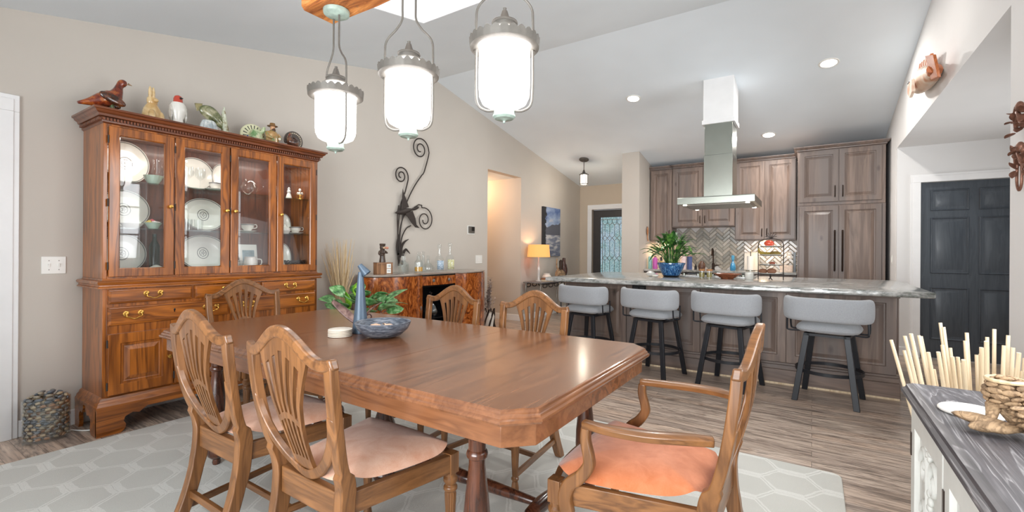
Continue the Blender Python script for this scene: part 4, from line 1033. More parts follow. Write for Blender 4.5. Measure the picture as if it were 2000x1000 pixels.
cr = ceram('rabbit_glaze', [(0.38, srgb(200, 162, 104)), (0.55, srgb(224, 198, 150)), (0.7, srgb(236, 222, 190))], 0.15, 9)
g = G(); g.lathe([(0.0, 0.0), (0.064, 0.0), (0.068, 0.012), (0.062, 0.022), (0.058, 0.03), (0.062, 0.06), (0.054, 0.10), (0.038, 0.13), (0.030, 0.142), (0.033, 0.150), (0.034, 0.175), (0.026, 0.19), (0.0, 0.195)], 24, S(1.1, 0.8, 1)); obj('body', g, cr, rb)
for s in (-1, 1):
    g = G(); g.ell((s * 0.012, 0.004, 0.222), (0.013, 0.010, 0.046), M=None); obj('ear', g, cr, rb)
g = G(); g.ell((0, -0.028, 0.168), (0.018, 0.018, 0.015)); obj('muzzle', g, cr, rb)
for s in (-1, 1):
    g = G(); g.ell((s * 0.035, -0.035, 0.05), (0.024, 0.022, 0.045)); obj('haunch', g, cr, rb)
wp = fig('red_headed_bird_decanter', 'white bird decanter with a bright red head on the cabinet top', 'decanter', 0.475)
g = G(); g.lathe([(0.0, 0), (0.046, 0), (0.048, 0.01), (0.036, 0.03), (0.034, 0.07), (0.046, 0.105), (0.054, 0.14), (0.050, 0.175), (0.038, 0.195), (0.0, 0.20)], 26, S(1.0, 0.85, 1)); obj('body', g, M['china'], wp)
g = G(); g.lathe([(0.034, 0.193), (0.030, 0.205), (0.029, 0.225), (0.022, 0.243), (0.008, 0.252), (0.0, 0.253)], 22, S(1, 0.9, 1)); hd_ = obj('head', g, M['redglaze'], wp)
g = G(); g.rod((0.008, -0.024, 0.226), (0.014, -0.052, 0.222), 0.009, 0.002, 8); obj('beak', g, M['iron'], hd_)
for s in (-1, 1):
    g = G(); g.ell((s * 0.047, 0.0, 0.115), (0.010, 0.032, 0.065)); obj('wing', g, ceram('grey_wing', [(0.4, srgb(150, 146, 138)), (0.6, srgb(216, 212, 204))]), wp)
fs = fig('leaping_fish_decanter', 'green and white leaping fish decanter in the middle of the cabinet top', 'decanter', 0.715)
g = G()
def fishbody(u, v):
    a = 2 * pi * v; x = -0.10 + 0.205 * u; w = sin(pi * u ** 0.75) ** 0.8
    z0_ = 0.205 - 0.75 * (x + 0.10) + 0.03 * sin(pi * u)
    return (x + 0.05 * w * cos(a) * 0.55, 0.028 * w * sin(a), z0_ + 0.056 * w * cos(a) * 0.85)
g.grid(fishbody, 18, 18, wrap=True); obj('fish_body', g, ceram('bass_glaze', [(0.36, srgb(58, 64, 40)), (0.5, srgb(104, 110, 72)), (0.62, srgb(176, 172, 140))], 0.15, 12), fs)
g = G(); g.prism([(-0.13, 0.225), (-0.075, 0.235), (-0.085, 0.19), (-0.115, 0.165)], -0.006, 0.006, face_m((0, 0, 0), (1, 0, 0), (0, 0, 1), (0, -1, 0))); obj('tail_fin', g, ceram('bass_fin', [(0.4, srgb(80, 74, 44)), (0.6, srgb(150, 140, 96))]), fs, bevel=0.003)
splash = ceram('splash_glaze', [(0.4, srgb(166, 178, 182)), (0.6, srgb(222, 226, 222))], 0.15, 18)
g = G(); g.lathe([(0.0, 0), (0.085, 0), (0.088, 0.012), (0.066, 0.04), (0.058, 0.08), (0.046, 0.11), (0.0, 0.125)], 26, T((-0.03, 0, 0)) @ S(1, 0.62, 1), flute=0.16, fz=(0.02, 0.12)); obj('splash_base', g, splash, fs)
g = G(); q = smooth_path([(0.085, 0, 0.0, 0.045), (0.088, 0, 0.06, 0.040), (0.080, 0, 0.14, 0.032), (0.078, 0, 0.20, 0.022), (0.082, 0, 0.25, 0.006)], 6)
g.tube([v[:3] for v in q], [v[3] for v in q], 14, flat=0.6); g.ell((0.12, 0, 0.018), (0.075, 0.04, 0.02)); obj('spotted_tail', g, ceram('trout_glaze', [(0.36, srgb(120, 96, 50)), (0.46, srgb(196, 200, 176)), (0.62, srgb(214, 218, 200))], 0.15, 26), fs)
bb_ = thing('small_duck_figurine', 'tiny blue and dark duck figurine to the right of the leaping fish', 'figurine', (1.01 + 0.905, 3.81 + 0.11, HT))
g = G(); spine(g, [(-0.03, 0, 0.018), (0.0, 0, 0.016), (0.03, 0, 0.020), (0.042, 0, 0.034), (0.05, 0, 0.05)], [0.008, 0.018, 0.014, 0.009, 0.006], 12); g.ell((0, 0, 0.006), (0.04, 0.022, 0.006)); obj('body', g, ceram('duck_blue', [(0.42, srgb(32, 40, 46)), (0.55, srgb(44, 86, 150))], 0.15, 30), bb_)
tk = fig('pale_turkey_decanter', 'pale green turkey decanter with black barred fan tail', 'decanter', 1.035)
n = N('barred_fan'); sxyz = n.n('ShaderNodeSeparateXYZ'); n.l(n.coord(), sxyz.inputs[0])
an = n.math('ARCTAN2', sxyz.outputs[0], n.math('SUBTRACT', sxyz.outputs[2], 0.07)); st_ = n.math('SINE', n.math('MULTIPLY', an, 18.0)); 
rad_ = n.math('SQRT', n.math('ADD', n.math('POWER', sxyz.outputs[0], 2.0), n.math('POWER', n.math('SUBTRACT', sxyz.outputs[2], 0.07), 2.0)))
bar = n.math('MULTIPLY', n.math('GREATER_THAN', st_, 0.55), n.math('MULTIPLY', n.math('GREATER_THAN', rad_, 0.055), n.math('LESS_THAN', rad_, 0.088)))
n.base(n.mix(bar, srgb(206, 206, 170), srgb(44, 44, 36))); fanm = n.set(0.2, coat=0.5)
fanp = [(0.105 * sin(radians(a)), 0.07 + 0.105 * cos(radians(a)) * 0.95) for a in range(-125, 126, 10)]
g = G(); g.prism(fanp, -0.012, 0.010, face_m((0, 0.02, 0), (1, 0, 0), (0, 0, 1), (0, -1, 0))); obj('fan_tail', g, fanm, tk, bevel=0.006, seg=3)
pal = ceram('turkey_pale', [(0.38, srgb(112, 150, 96)), (0.5, srgb(196, 204, 166)), (0.64, srgb(226, 212, 176))], 0.15, 14)
g = G(); g.lathe([(0.0, 0), (0.066, 0), (0.07, 0.012), (0.05, 0.03), (0.055, 0.06), (0.046, 0.095), (0.03, 0.12), (0.0, 0.128)], 24, T((0.012, -0.012, 0)) @ S(1, 0.75, 1)); obj('body', g, pal, tk)
g = G(); spine(g, [(0.03, -0.02, 0.09), (0.055, -0.035, 0.115), (0.06, -0.04, 0.14), (0.073, -0.045, 0.142)], [0.02, 0.015, 0.014, 0.006], 12); obj('head', g, pal, tk)
hm = fig('hunter_figurine', 'small figurine of a bearded person in hat and tan coat', 'figurine', 1.175, radians(10), 0.14)
coat = ceram('tan_coat', [(0.38, srgb(128, 142, 96)), (0.5, srgb(176, 132, 76)), (0.62, srgb(200, 174, 130))], 0.2, 20)
g = G(); g.lathe([(0.0, 0), (0.060, 0), (0.062, 0.01), (0.056, 0.03), (0.058, 0.06), (0.056, 0.10), (0.044, 0.125), (0.024, 0.14), (0.0, 0.142)], 24, S(1, 0.72, 1))
q = smooth_path([(-0.05, 0, 0.115, 0.018), (-0.060, -0.02, 0.08, 0.015), (-0.035, -0.048, 0.065, 0.012)], 5); g.tube([v[:3] for v in q], [v[3] for v in q], 10)
q = smooth_path([(0.05, 0, 0.115, 0.018), (0.062, -0.02, 0.08, 0.015), (0.035, -0.048, 0.07, 0.012)], 5); g.tube([v[:3] for v in q], [v[3] for v in q], 10); obj('coat', g, coat, hm)
g = G(); g.ell((0, -0.004, 0.163), (0.021, 0.022, 0.027)); g.ell((0, -0.026, 0.162), (0.005, 0.006, 0.006), 8, 6); obj('head', g, plain('figurine_skin', srgb(206, 158, 118), 0.3), hm)
g = G(); g.ell((0, -0.018, 0.142), (0.017, 0.012, 0.018)); obj('beard', g, plain('figurine_beard', srgb(78, 54, 34), 0.5), hm)
g = G(); g.lathe([(0.0, 0.206), (0.020, 0.204), (0.024, 0.184), (0.042, 0.180), (0.042, 0.176), (0.0, 0.176)], 24); obj('hat', g, plain('figurine_hat', srgb(126, 92, 50), 0.35), hm)
dk = fig('dark_turkey_decanter', 'dark brown turkey decanter with fanned tail at the right end of the cabinet top', 'decanter', 1.385)
n = N('dark_fan'); sxyz = n.n('ShaderNodeSeparateXYZ'); n.l(n.coord(), sxyz.inputs[0])
dx_ = n.math('SUBTRACT', sxyz.outputs[0], 0.012); dz_ = n.math('SUBTRACT', sxyz.outputs[2], 0.10)
rad_ = n.math('SQRT', n.math('ADD', n.math('POWER', dx_, 2.0), n.math('POWER', dz_, 2.0))); an = n.math('ARCTAN2', dx_, dz_)
bar = n.math('MULTIPLY', n.math('GREATER_THAN', rad_, 0.064), n.math('MULTIPLY', n.math('LESS_THAN', rad_, 0.074), n.math('GREATER_THAN', n.math('SINE', n.math('MULTIPLY', an, 26.0)), -0.3)))
n.base(n.mix(bar, srgb(72, 62, 56), srgb(200, 186, 160))); dfan = n.set(0.3, coat=0.3)
g = G(); g.prism([(0.012 + 0.088 * sin(radians(a)), 0.10 + 0.088 * cos(radians(a))) for a in range(-110, 131, 10)], -0.01, 0.012, face_m((0, 0.018, 0), (1, 0, 0), (0, 0, 1), (0, -1, 0))); obj('fan_tail', g, dfan, dk, bevel=0.005, seg=3)
dkm = ceram('turkey_dark', [(0.38, srgb(48, 30, 24)), (0.55, srgb(96, 62, 48)), (0.68, srgb(130, 92, 66))], 0.2, 26)
g = G(); spine(g, [(0.035, -0.01, 0.07), (0.0, -0.015, 0.075), (-0.035, -0.02, 0.085), (-0.05, -0.025, 0.115), (-0.046, -0.03, 0.145), (-0.058, -0.035, 0.152)], [0.03, 0.048, 0.042, 0.02, 0.013, 0.006], 14); obj('body', g, dkm, dk)
g = G(); g.ell((-0.055, -0.032, 0.128), (0.008, 0.008, 0.016)); obj('wattle', g, M['redglaze'], dk)
g = G(); g.lathe([(0.0, 0), (0.042, 0), (0.045, 0.01), (0.028, 0.03), (0.026, 0.06), (0.0, 0.065)], 20); obj('base', g, ceram('turkey_stump', [(0.4, srgb(150, 110, 66)), (0.6, srgb(206, 176, 130))]), dk)
# ------------------------------------------------------------------ left wall: switch, pebble vase, cable
g = G(); g.box(-0.06, 0.06, -0.007, 0, -0.058, 0.058)
sw = single('light_switch', g, M['white'], 'white double toggle switch plate left of the china cabinet', 'light switch', (0.868, YL - 0.0005, 1.09), bevel=0.004)
for x in (-0.024, 0.024):
    g = G(); g.box(x - 0.006, x + 0.006, -0.010, -0.006, -0.013, 0.013); g.box(x - 0.004, x + 0.004, -0.018, -0.008, 0.0, 0.009); obj('toggle', g, M['white'], sw, bevel=0.001)
    g = G()
    for z in (-0.03, 0.03): g.lathe([(0.003, 0), (0.003, 0.0012), (0, 0.0015)], 10, face_m((x, -0.007, z), (1, 0, 0), (0, 0, 1), (0, -1, 0)))
    obj('screw', g, M['pewter'], sw)
VC = (0.80, 4.025)
pv = thing('pebble_vase', 'oval clear glass vase full of river pebbles on the floor by the cabinet', 'vase', (VC[0], VC[1], 0.001))
va, vb, vh = 0.112, 0.085, 0.265
g = G(); g.lathe([(0.0, 0.0), (0.98, 0.0), (1.0, 0.012), (1.0, vh), (0.965, vh), (0.965, 0.016), (0.0, 0.014)], 48, RZ(radians(0)) @ S(va, vb, 1)); obj('glass_wall', g, pane_mat('vase_glass', (0.98, 0.99, 0.99, 1)), pv)
PEB = [ceram('pebble_' + 'abcde'[i], [(0.35, tuple(c * 0.8 for c in col[:3])), (0.65, col)], 0.35, 30) for i, col in enumerate((srgb(150, 138, 118), srgb(118, 118, 116), srgb(182, 162, 132), srgb(96, 104, 112), srgb(160, 120, 88)))]
protos = []; rnd = random.Random(7)
def pebble(i):
    g = G(); ph_ = rnd.uniform(0, 6)
    g.ell((0, 0, 0), (0.0168, 0.0108, 0.0078), 12, 8, shape=lambda p: (p.x * (1 + 0.12 * sin(3 * p.y + ph_)), p.y * (1 + 0.1 * cos(2.5 * p.x + ph_)), p.z)); return g
PL = 'smooth river pebble lying in the oval glass vase'; pk = 0; first = [None] * 5
layers = 11
def put(i, pos, rot, sc):
    if first[i] is None:
        first[i] = single('pebble', pebble(i), PEB[i], PL, 'pebble', pos, rot, 'river pebbles in the glass vase', smooth=80); first[i].scale = (sc,) * 3
    else: dup(first[i], pos, rot=rot, scale=sc)
for L in range(layers):
    z = 0.0275 + L * 0.0222
    for q, ring, sq in ((0.905, 15, 1.0), (0.69, 10, 1.15), (0.42, 6, 1.2)):
        if q < 0.6 and L < layers - 2: continue
        for k in range(ring):
            a = 2 * pi * (k + 0.5 * (L % 2)) / ring + rnd.uniform(-0.03, 0.03)
            if sin(a) > 0.80 and L < layers - 2: continue      # the far side hides behind the others
            ra, rb_ = va * q, vb * (q - 0.02)
            tang = math.atan2(rb_ * cos(a), -ra * sin(a)); i = rnd.randrange(5)
            rot = (radians(90 + rnd.uniform(-8, 8)), rnd.uniform(-0.32, 0.32), tang)
            put(i, (VC[0] + ra * cos(a), VC[1] + rb_ * sin(a), z + rnd.uniform(-0.001, 0.001)), rot, rnd.uniform(0.80, 1.02) * sq)
for z, q, ring, sc in ((0.2665, 0.80, 11, 1.25), (0.2670, 0.46, 7, 1.2), (0.2670, 0.0, 1, 1.3), (0.2830, 0.58, 7, 1.3), (0.2835, 0.18, 3, 1.15), (0.2990, 0.30, 4, 1.25)):
    for k in range(ring):
        a = 2 * pi * (k + 0.3) / ring; put(rnd.randrange(5), (VC[0] + va * q * cos(a), VC[1] + vb * q * sin(a), z), (rnd.uniform(-0.1, 0.1), rnd.uniform(-0.1, 0.1), a + pi / 2 + rnd.uniform(-0.3, 0.3)), sc * rnd.uniform(0.9, 1.0))
g = G(); g.tube(smooth_path([(0.905, 4.16, 0.006), (0.94, 4.05, 0.006), (0.985, 3.98, 0.006), (1.05, 3.97, 0.006), (1.12, 4.02, 0.006)], 6), 0.0045, 8)
single('power_cable', g, M['white'], 'white cable lying on the floor behind the cabinet foot', 'cable')

# ------------------------------------------------------------------ art-deco sideboard
sbx = thing('sideboard', 'art deco burl walnut sideboard with bowed door and open middle niche', 'sideboard', (4.2, 3.95, 0))
def sob(name, g, mat, parent=sbx, **k):
    bmesh.ops.translate(g.bm, verts=g.bm.verts, vec=(-4.2, -3.95, 0)); return obj(name, g, mat, parent, **k)
def plan(p): return smooth_path(p, 6)
L_side = [(3.33, 4.20), (3.20, 4.06), (3.13, 3.93)]
L_bow = plan([(3.13, 3.93), (3.22, 3.78), (3.42, 3.69), (3.66, 3.68), (3.83, 3.76)])
R_bow = plan([(4.42, 3.76), (4.60, 3.68), (4.84, 3.69), (5.05, 3.78), (5.14, 3.93)])
R_side = [(5.19, 4.06), (5.20, 4.20)]
outline = [Vector(p) for p in [(3.33, 4.20), (3.20, 4.06)]] + list(L_bow) + list(R_bow) + [Vector(p) for p in R_side]
ctr = Vector((4.2, 3.97))
g = G(); grow = lambda k: [((p - ctr) * k + ctr) for p in outline]
g.loops([[g.V((p.x, p.y, z)) for p in grow(k)] for k, z in ((1.0, 0.922), (1.012, 0.926), (1.016, 0.934), (1.012, 0.942), (1.0, 0.945))])
sob('top', g, plain('greyed_veneer', srgb(150, 138, 128), 0.22, var=0.12, scale=6, coat=0.5), smooth=50)
def wall_of(pts, z0, z1, th=0.02):
    g = G(); g.strip(pts, th, z1 - z0, lambda a, b, c: (a, b, c), z0); return g
sob('side_panel', wall_of([(3.33, 4.19), (3.20, 4.06), (3.135, 3.93)], 0.06, 0.92), M['cocobolo_z'] if 'cocobolo_z' in M else M['cocobolo'], smooth=50)
sob('side_panel', wall_of([(5.135, 3.93), (5.185, 4.06), (5.19, 4.19)], 0.06, 0.92), M['cocobolo'], smooth=50)
for nm, pts, kx in (('door', L_bow, -3), ('door', R_bow, 2)):
    d = sob(nm, wall_of(pts, 0.10, 0.918, 0.022), M['burl'], smooth=60)
    p = pts[kx]; g = G(); g.lathe([(0.020, 0), (0.020, 0.004), (0.012, 0.006), (0.010, 0.012), (0.0, 0.014)], 20, face_m((p.x, p.y - 0.012, 0.55), (1, 0, 0), (0, 0, 1), (0, -1, 0)) @ S(0.8, 1.25, 1)); sob('escutcheon', g, M['pewter'], d)
g = G(); g.box(3.84, 4.41, 3.80, 4.18, 0.06, 0.10); g.box(3.82, 3.84, 3.77, 4.18, 0.06, 0.82); g.box(4.41, 4.43, 3.77, 4.18, 0.06, 0.82); g.box(3.84, 4.41, 4.17, 4.19, 0.10, 0.80); g.box(3.84, 4.41, 3.80, 4.18, 0.775, 0.795); sob('niche', g, M['black'])
dd = sob('drawer', wall_of(plan([(3.835, 3.765), (3.98, 3.735), (4.12, 3.727), (4.27, 3.735), (4.415, 3.765)]), 0.80, 0.905, 0.022), M['burl'], smooth=60)
for x in (3.99, 4.26):
    g = G(); g.lathe([(0.020, 0), (0.020, 0.004), (0.012, 0.006), (0.010, 0.012), (0.0, 0.014)], 20, face_m((x, 3.722, 0.853), (1, 0, 0), (0, 0, 1), (0, -1, 0))); sob('pull', g, M['pewter'], dd)
g = G(); g.prism([(p.x, p.y) for p in grow(0.96)], 0.0, 0.06); sob('plinth', g, M['black'])

ST = 0.9455
cb = thing('calendar_block', 'wooden block calendar with white day cards on the left of the sideboard', 'calendar', (3.41, 3.92, ST), radians(-14))
g = G(); g.box(-0.10, 0.085, -0.045, 0.045, 0, 0.125); obj('block', g, wood('block_oak', srgb(112, 74, 46), srgb(162, 118, 80), 'z', 1.2, 0.5, 0), cb, bevel=0.002)
g = G(); g.box(-0.10, 0.085, -0.046, 0.046, 0.117, 0.127); obj('lid', g, M['chair_x'], cb)
for z0, s_ in ((0.064, '18'), (0.010, 'FEB')):
    g = G(); g.box(0.012, 0.060, -0.049, -0.045, z0, z0 + 0.048); cd = obj('card', g, M['white'], cb)
    fc = bpy.data.curves.new('card_text', 'FONT'); fc.body = s_; fc.size = 0.032 if len(s_) == 2 else 0.021; fc.align_x = 'CENTER'; fc.align_y = 'CENTER'; fc.extrude = 0.0004
    fq = bpy.data.objects.new('card_text_curve', fc); COL.objects.link(fq); bpy.context.view_layer.update(); fme = bpy.data.meshes.new_from_object(fq.evaluated_get(bpy.context.evaluated_depsgraph_get())); bpy.data.objects.remove(fq); fo = bpy.data.objects.new('card_text', fme); COL.objects.link(fo); fo.parent = cd; fo.location = (0.036, -0.0496, z0 + 0.024); fo.rotation_euler = (pi / 2, 0, 0); fme.materials.clear(); fme.materials.append(plain('ink_blue', srgb(70, 100, 128), 0.6))
g = G()
for k in range(6): g.cbox((-0.085 + k * 0.015, -0.0455, 0.104), (0.005, 0.002, 0.004))
obj('dots', g, M['black'], cb)
cf = thing('carved_figure', 'dark carved wooden figure with a pink nose standing on the calendar block', 'figurine', (3.395, 3.925, ST + 0.1275), radians(-14))
dkw = wood('carved_dark', srgb(34, 26, 22), srgb(92, 74, 62), 'z', 2.5, 0.35, 0.2)
g = G(); g.lathe([(0.0, 0), (0.034, 0), (0.035, 0.012), (0.029, 0.05), (0.027, 0.085), (0.036, 0.105), (0.030, 0.13), (0.024, 0.14), (0.029, 0.152), (0.030, 0.172), (0.0, 0.175)], 20)
q = smooth_path([(-0.03, 0, 0.12, 0.014), (-0.042, -0.012, 0.09, 0.012), (-0.01, -0.034, 0.082, 0.010)], 4); g.tube([v[:3] for v in q], [v[3] for v in q], 8)
q = smooth_path([(0.03, 0, 0.12, 0.014), (0.045, -0.012, 0.105, 0.012), (0.02, -0.034, 0.12, 0.010)], 4); g.tube([v[:3] for v in q], [v[3] for v in q], 8); obj('body', g, dkw, cf)
g = G(); g.lathe([(0.0, 0.205), (0.030, 0.205), (0.034, 0.198), (0.027, 0.172), (0.0, 0.172)], 20); obj('hat', g, dkw, cf)
g = G(); g.ell((0.006, -0.018, 0.16), (0.020, 0.016, 0.016)); obj('face', g, plain('carved_face', srgb(206, 176, 140), 0.4), cf)
g = G(); g.ell((0.034, -0.034, 0.158), (0.022, 0.017, 0.014)); obj('nose', g, plain('pink_nose', srgb(206, 140, 116), 0.35), cf)
# decanters
amber = plain('amber_spirit', srgb(222, 166, 72), 0.1, var=0.04, coat=0.5)
def decanter(label, x, y, prof, stop, fill=None, n=28, fm_=None, sq=False, z=ST):
    t = thing('decanter', label, 'decanter', (x, y, z))
    g = G(); g.lathe(prof, 4 if sq else n, RZ(pi / 4 + 0.2) if sq else None); obj('bottle', g, M['glassware'], t, smooth=20 if sq else 35)
    g = G(); g.lathe(stop, 16); obj('stopper', g, M['glassware'], t)
    if fill:
        g = G(); g.lathe(fill, 4 if sq else n, RZ(pi / 4 + 0.2) if sq else None); obj('contents', g, fm_ or amber, t)
    return t
sqp = [(0.0, 0), (0.062, 0), (0.064, 0.01), (0.064, 0.105), (0.05, 0.125), (0.022, 0.14), (0.020, 0.175), (0.026, 0.18), (0.022, 0.18), (0.016, 0.175), (0.018, 0.142), (0.046, 0.122), (0.058, 0.10), (0.058, 0.016), (0.0, 0.016)]
ball = lambda z: [(0.0, z - 0.01), (0.010, z - 0.008), (0.012, z), (0.022, z + 0.012), (0.024, z + 0.024), (0.016, z + 0.038), (0.0, z + 0.042)]
decanter('square clear decanter with round stopper, nearest the calendar block', 3.71, 3.93, sqp, ball(0.182), None, sq=True)
sk = thing('skull_stopper_bottle', 'clear jar bottle with a pale carved stopper at the foot of the metal wall art', 'bottle', (3.82, 4.05, ST))
g = G(); g.lathe([(0.0, 0), (0.05, 0), (0.055, 0.02), (0.055, 0.09), (0.04, 0.11), (0.03, 0.12), (0.03, 0.14), (0.027, 0.14), (0.05, 0.09), (0.0, 0.012)], 28); obj('bottle', g, M['glassware'], sk)
g = G(); g.lathe([(0.0, 0.135), (0.026, 0.14), (0.030, 0.165), (0.026, 0.19), (0.0, 0.195)], 18); obj('stopper', g, plain('pale_resin', srgb(204, 200, 194), 0.3, var=0.2, scale=60), sk)
decanter('clear decanter with amber spirit in its lower third', 3.93, 3.91, [(0.0, 0), (0.050, 0), (0.053, 0.01), (0.053, 0.12), (0.026, 0.15), (0.022, 0.19), (0.03, 0.2), (0.026, 0.2), (0.018, 0.19), (0.022, 0.15), (0.048, 0.118), (0.048, 0.012), (0.0, 0.012)], ball(0.205), [(0.0, 0.013), (0.047, 0.013), (0.047, 0.065), (0.0, 0.065)])
decanter('round squat decanter with a ball stopper in the middle of the row', 4.10, 3.92, [(0.0, 0), (0.055, 0), (0.082, 0.03), (0.08, 0.055), (0.05, 0.09), (0.024, 0.11), (0.02, 0.15), (0.028, 0.158), (0.024, 0.158), (0.016, 0.15), (0.02, 0.11), (0.046, 0.088), (0.076, 0.053), (0.0, 0.01)], ball(0.162))
decanter('slim clear decanter behind the round squat one', 4.17, 4.07, [(0.0, 0), (0.045, 0), (0.05, 0.03), (0.035, 0.10), (0.018, 0.15), (0.018, 0.2), (0.026, 0.208), (0.022, 0.208), (0.014, 0.2), (0.03, 0.1), (0.045, 0.03), (0.0, 0.01)], ball(0.212))
def bottle_lab(label, x, lab, y=3.95, h=0.28, band=None):
    t = thing('liquor_bottle', label, 'bottle', (x, y, ST))
    g = G(); g.lathe([(0.0, 0), (0.052, 0), (0.055, 0.01), (0.055, h * 0.52), (0.048, h * 0.62), (0.022, h * 0.70), (0.018, h), (0.024, h + 0.006), (0.024, h + 0.014), (0.0, h + 0.014)], 28); obj('bottle', g, M['glassware'], t)
    g = G(); g.lathe([(0.0, h + 0.0145), (0.022, h + 0.0145), (0.030, h + 0.03), (0.030, h + 0.05), (0.022, h + 0.065), (0.0, h + 0.068)], 20); obj('stopper', g, M['glassware'], t)
    g = G(); rr = 0.0557; a0, a1 = (-2.9, -0.6)
    g.grid(lambda u, v: (rr * cos(a0 + (a1 - a0) * u), rr * sin(a0 + (a1 - a0) * u), 0.02 + v * (h * 0.52 - 0.03)), 14, 1); lb = obj('paper_label', g, lab, t, smooth=60, solid=0.0006)
    return t
n = N('blue_label'); nz = n.noise(n.coord((1, 1, 2)), 40, 3); n.base(n.ramp(nz.outputs['Fac'], [(0.4, srgb(120, 150, 172)), (0.55, srgb(206, 220, 232)), (0.7, srgb(96, 110, 160))])); blab = n.set(0.6)
n = N('lime_label'); nz = n.noise(n.coord((1, 1, 2)), 46, 3); n.base(n.ramp(nz.outputs['Fac'], [(0.4, srgb(226, 226, 214)), (0.55, srgb(206, 206, 120)), (0.7, srgb(186, 176, 196))])); llab = n.set(0.6)
bottle_lab('tall clear bottle with a blue paper label on the sideboard', 4.335, blab)
bottle_lab('tall clear bottle with a yellow-green label, last of the sideboard row', 4.535, llab, h=0.30)
decanter('round glass decanter inside the dark sideboard niche', 4.13, 3.90, [(0.0, 0), (0.07, 0), (0.095, 0.06), (0.07, 0.13), (0.025, 0.18), (0.02, 0.26), (0.03, 0.265), (0.026, 0.265), (0.016, 0.26), (0.02, 0.18), (0.066, 0.128), (0.09, 0.06), (0.0, 0.01)], ball(0.27), z=0.4005)
glass_piece('glass_ornament', [(0.0, 0), (0.05, 0), (0.02, 0.03), (0.014, 0.10), (0.028, 0.12), (0.012, 0.15), (0.026, 0.18), (0.010, 0.22), (0.02, 0.26), (0.0, 0.30)], 'tall twisted cut glass piece at the left inside the sideboard niche', (3.92, 3.93, 0.4005), cat='glass ornament', n=10)
g = G(); g.box(3.842, 4.408, 3.80, 4.165, 0.388, 0.40); sob('niche_shelf', g, M['black'])

# ------------------------------------------------------------------ metal wall art
wa = thing('metal_wall_art', 'dark metal wall art of scrolling stems with a flying duck', 'wall art', (4.1, YL - 0.03, 1.15))
W0 = Vector((4.1, 0, 1.15))
def wob_(name, g, mat, **k): return obj(name, g, mat, wa, **k)
P3 = lambda x, z: (x - 4.1, 0, z - 1.15)
def scroll(base, c, r0, a0, turns, dirn):
    pts = list(base); nst = 34
    for i in range(nst):
        t_ = i / (nst - 1); a = a0 + dirn * turns * 2 * pi * t_; r = r0 * (1 - 0.80 * t_ ** 0.8); pts.append((c[0] + r * cos(a), c[1] + r * sin(a)))
    return pts
q = scroll(smooth_path([(3.885, 1.20), (3.90, 1.45), (3.98, 1.75), (4.12, 2.00), (4.30, 2.22)], 5), (4.225, 2.50), 0.165, -0.35, 1.85, 1)
g = G(); g.tube([P3(*p[:2]) for p in smooth_path(q, 2)], 0.0075, 8); wob_('long_scroll', g, M['iron'])
q = scroll(smooth_path([(3.855, 1.20), (3.865, 1.50), (3.90, 1.75), (3.975, 1.93)], 5), (3.905, 2.115), 0.125, -0.5, 1.8, 1)
g = G(); g.tube([P3(*p[:2]) for p in smooth_path(q, 2)], 0.0075, 8); wob_('left_scroll', g, M['iron'])
q = scroll(smooth_path([(4.13, 1.745), (4.19, 1.785), (4.26, 1.785)], 5), (4.315, 1.60), 0.165, 1.9, 1.8, -1)
q = q[:1] + [p for p in q[6:]]
g = G(); g.tube([P3(*p[:2]) for p in smooth_path(q, 2)], 0.007, 8); wob_('right_scroll', g, M['iron'])
for pts in ([(3.85, 1.17), (3.86, 1.35), (3.85, 1.60), (3.87, 1.75)], [(3.875, 1.17), (3.885, 1.40), (3.93, 1.58), (4.00, 1.68)], [(3.895, 1.17), (3.92, 1.35), (3.99, 1.47), (4.07, 1.515)]):
    g = G(); g.tube([P3(*p[:2]) for p in smooth_path(pts, 6)], 0.0075, 8); wob_('stem', g, M['iron'])
for pts in ([(3.90, 1.12), (3.925, 1.25), (3.97, 1.31), (4.035, 1.345)], [(3.93, 1.03), (3.945, 1.15), (3.985, 1.215), (4.02, 1.20), (4.06, 1.165)], [(3.865, 1.15), (3.85, 1.28), (3.87, 1.40)], [(3.88, 1.02), (3.87, 1.2), (3.88, 1.36)]):
    g = G(); sp_ = smooth_path(pts, 6); m_ = len(sp_); g.strip([P3(*p[:2])[::2] for p in sp_], [0.03 * sin(pi * (0.35 + 0.62 * i / (m_ - 1))) + 0.004 for i in range(m_)], 0.004, lambda a, b, c: (a, c, b)); wob_('blade', g, M['iron'])
g = G()
def duck(u, v):
    a = 2 * pi * v; x = 3.80 + 0.40 * u; w = 0.036 * sin(pi * min(1, u * 1.35)) ** 0.8 if u < 0.70 else 0.011 + 0.010 * sin(pi * (u - 0.70) / 0.30)
    if u == 0 or u == 1: w = 0.002
    return P3(x, 1.655 + 0.06 * u + 0.04 * u * u + w * cos(a))[0:1] + (0.018 * sin(a) * (w / 0.036 + 0.1) - 0.012,) + P3(x, 1.655 + 0.06 * u + 0.04 * u * u + w * cos(a))[2:]
g.grid(duck, 22, 12, wrap=True); dkb = wob_('duck', g, M['iron'])
MW = face_m((-4.1, -0.02, -1.15), (1, 0, 0), (0, 0, 1), (0, -1, 0))
g = G(); g.prism([(3.90, 1.70), (4.02, 1.74), (3.975, 1.83), (3.935, 1.90), (3.915, 1.955), (3.905, 1.85)], -0.003, 0.003, MW); obj('wing', g, M['iron'], dkb, bevel=0.002)
g = G(); g.prism([(3.96, 1.66), (4.08, 1.70), (4.13, 1.61), (4.15, 1.53), (4.205, 1.49), (4.13, 1.495), (4.06, 1.55)], -0.003, 0.003, MW); obj('wing', g, M['iron'], dkb, bevel=0.002)

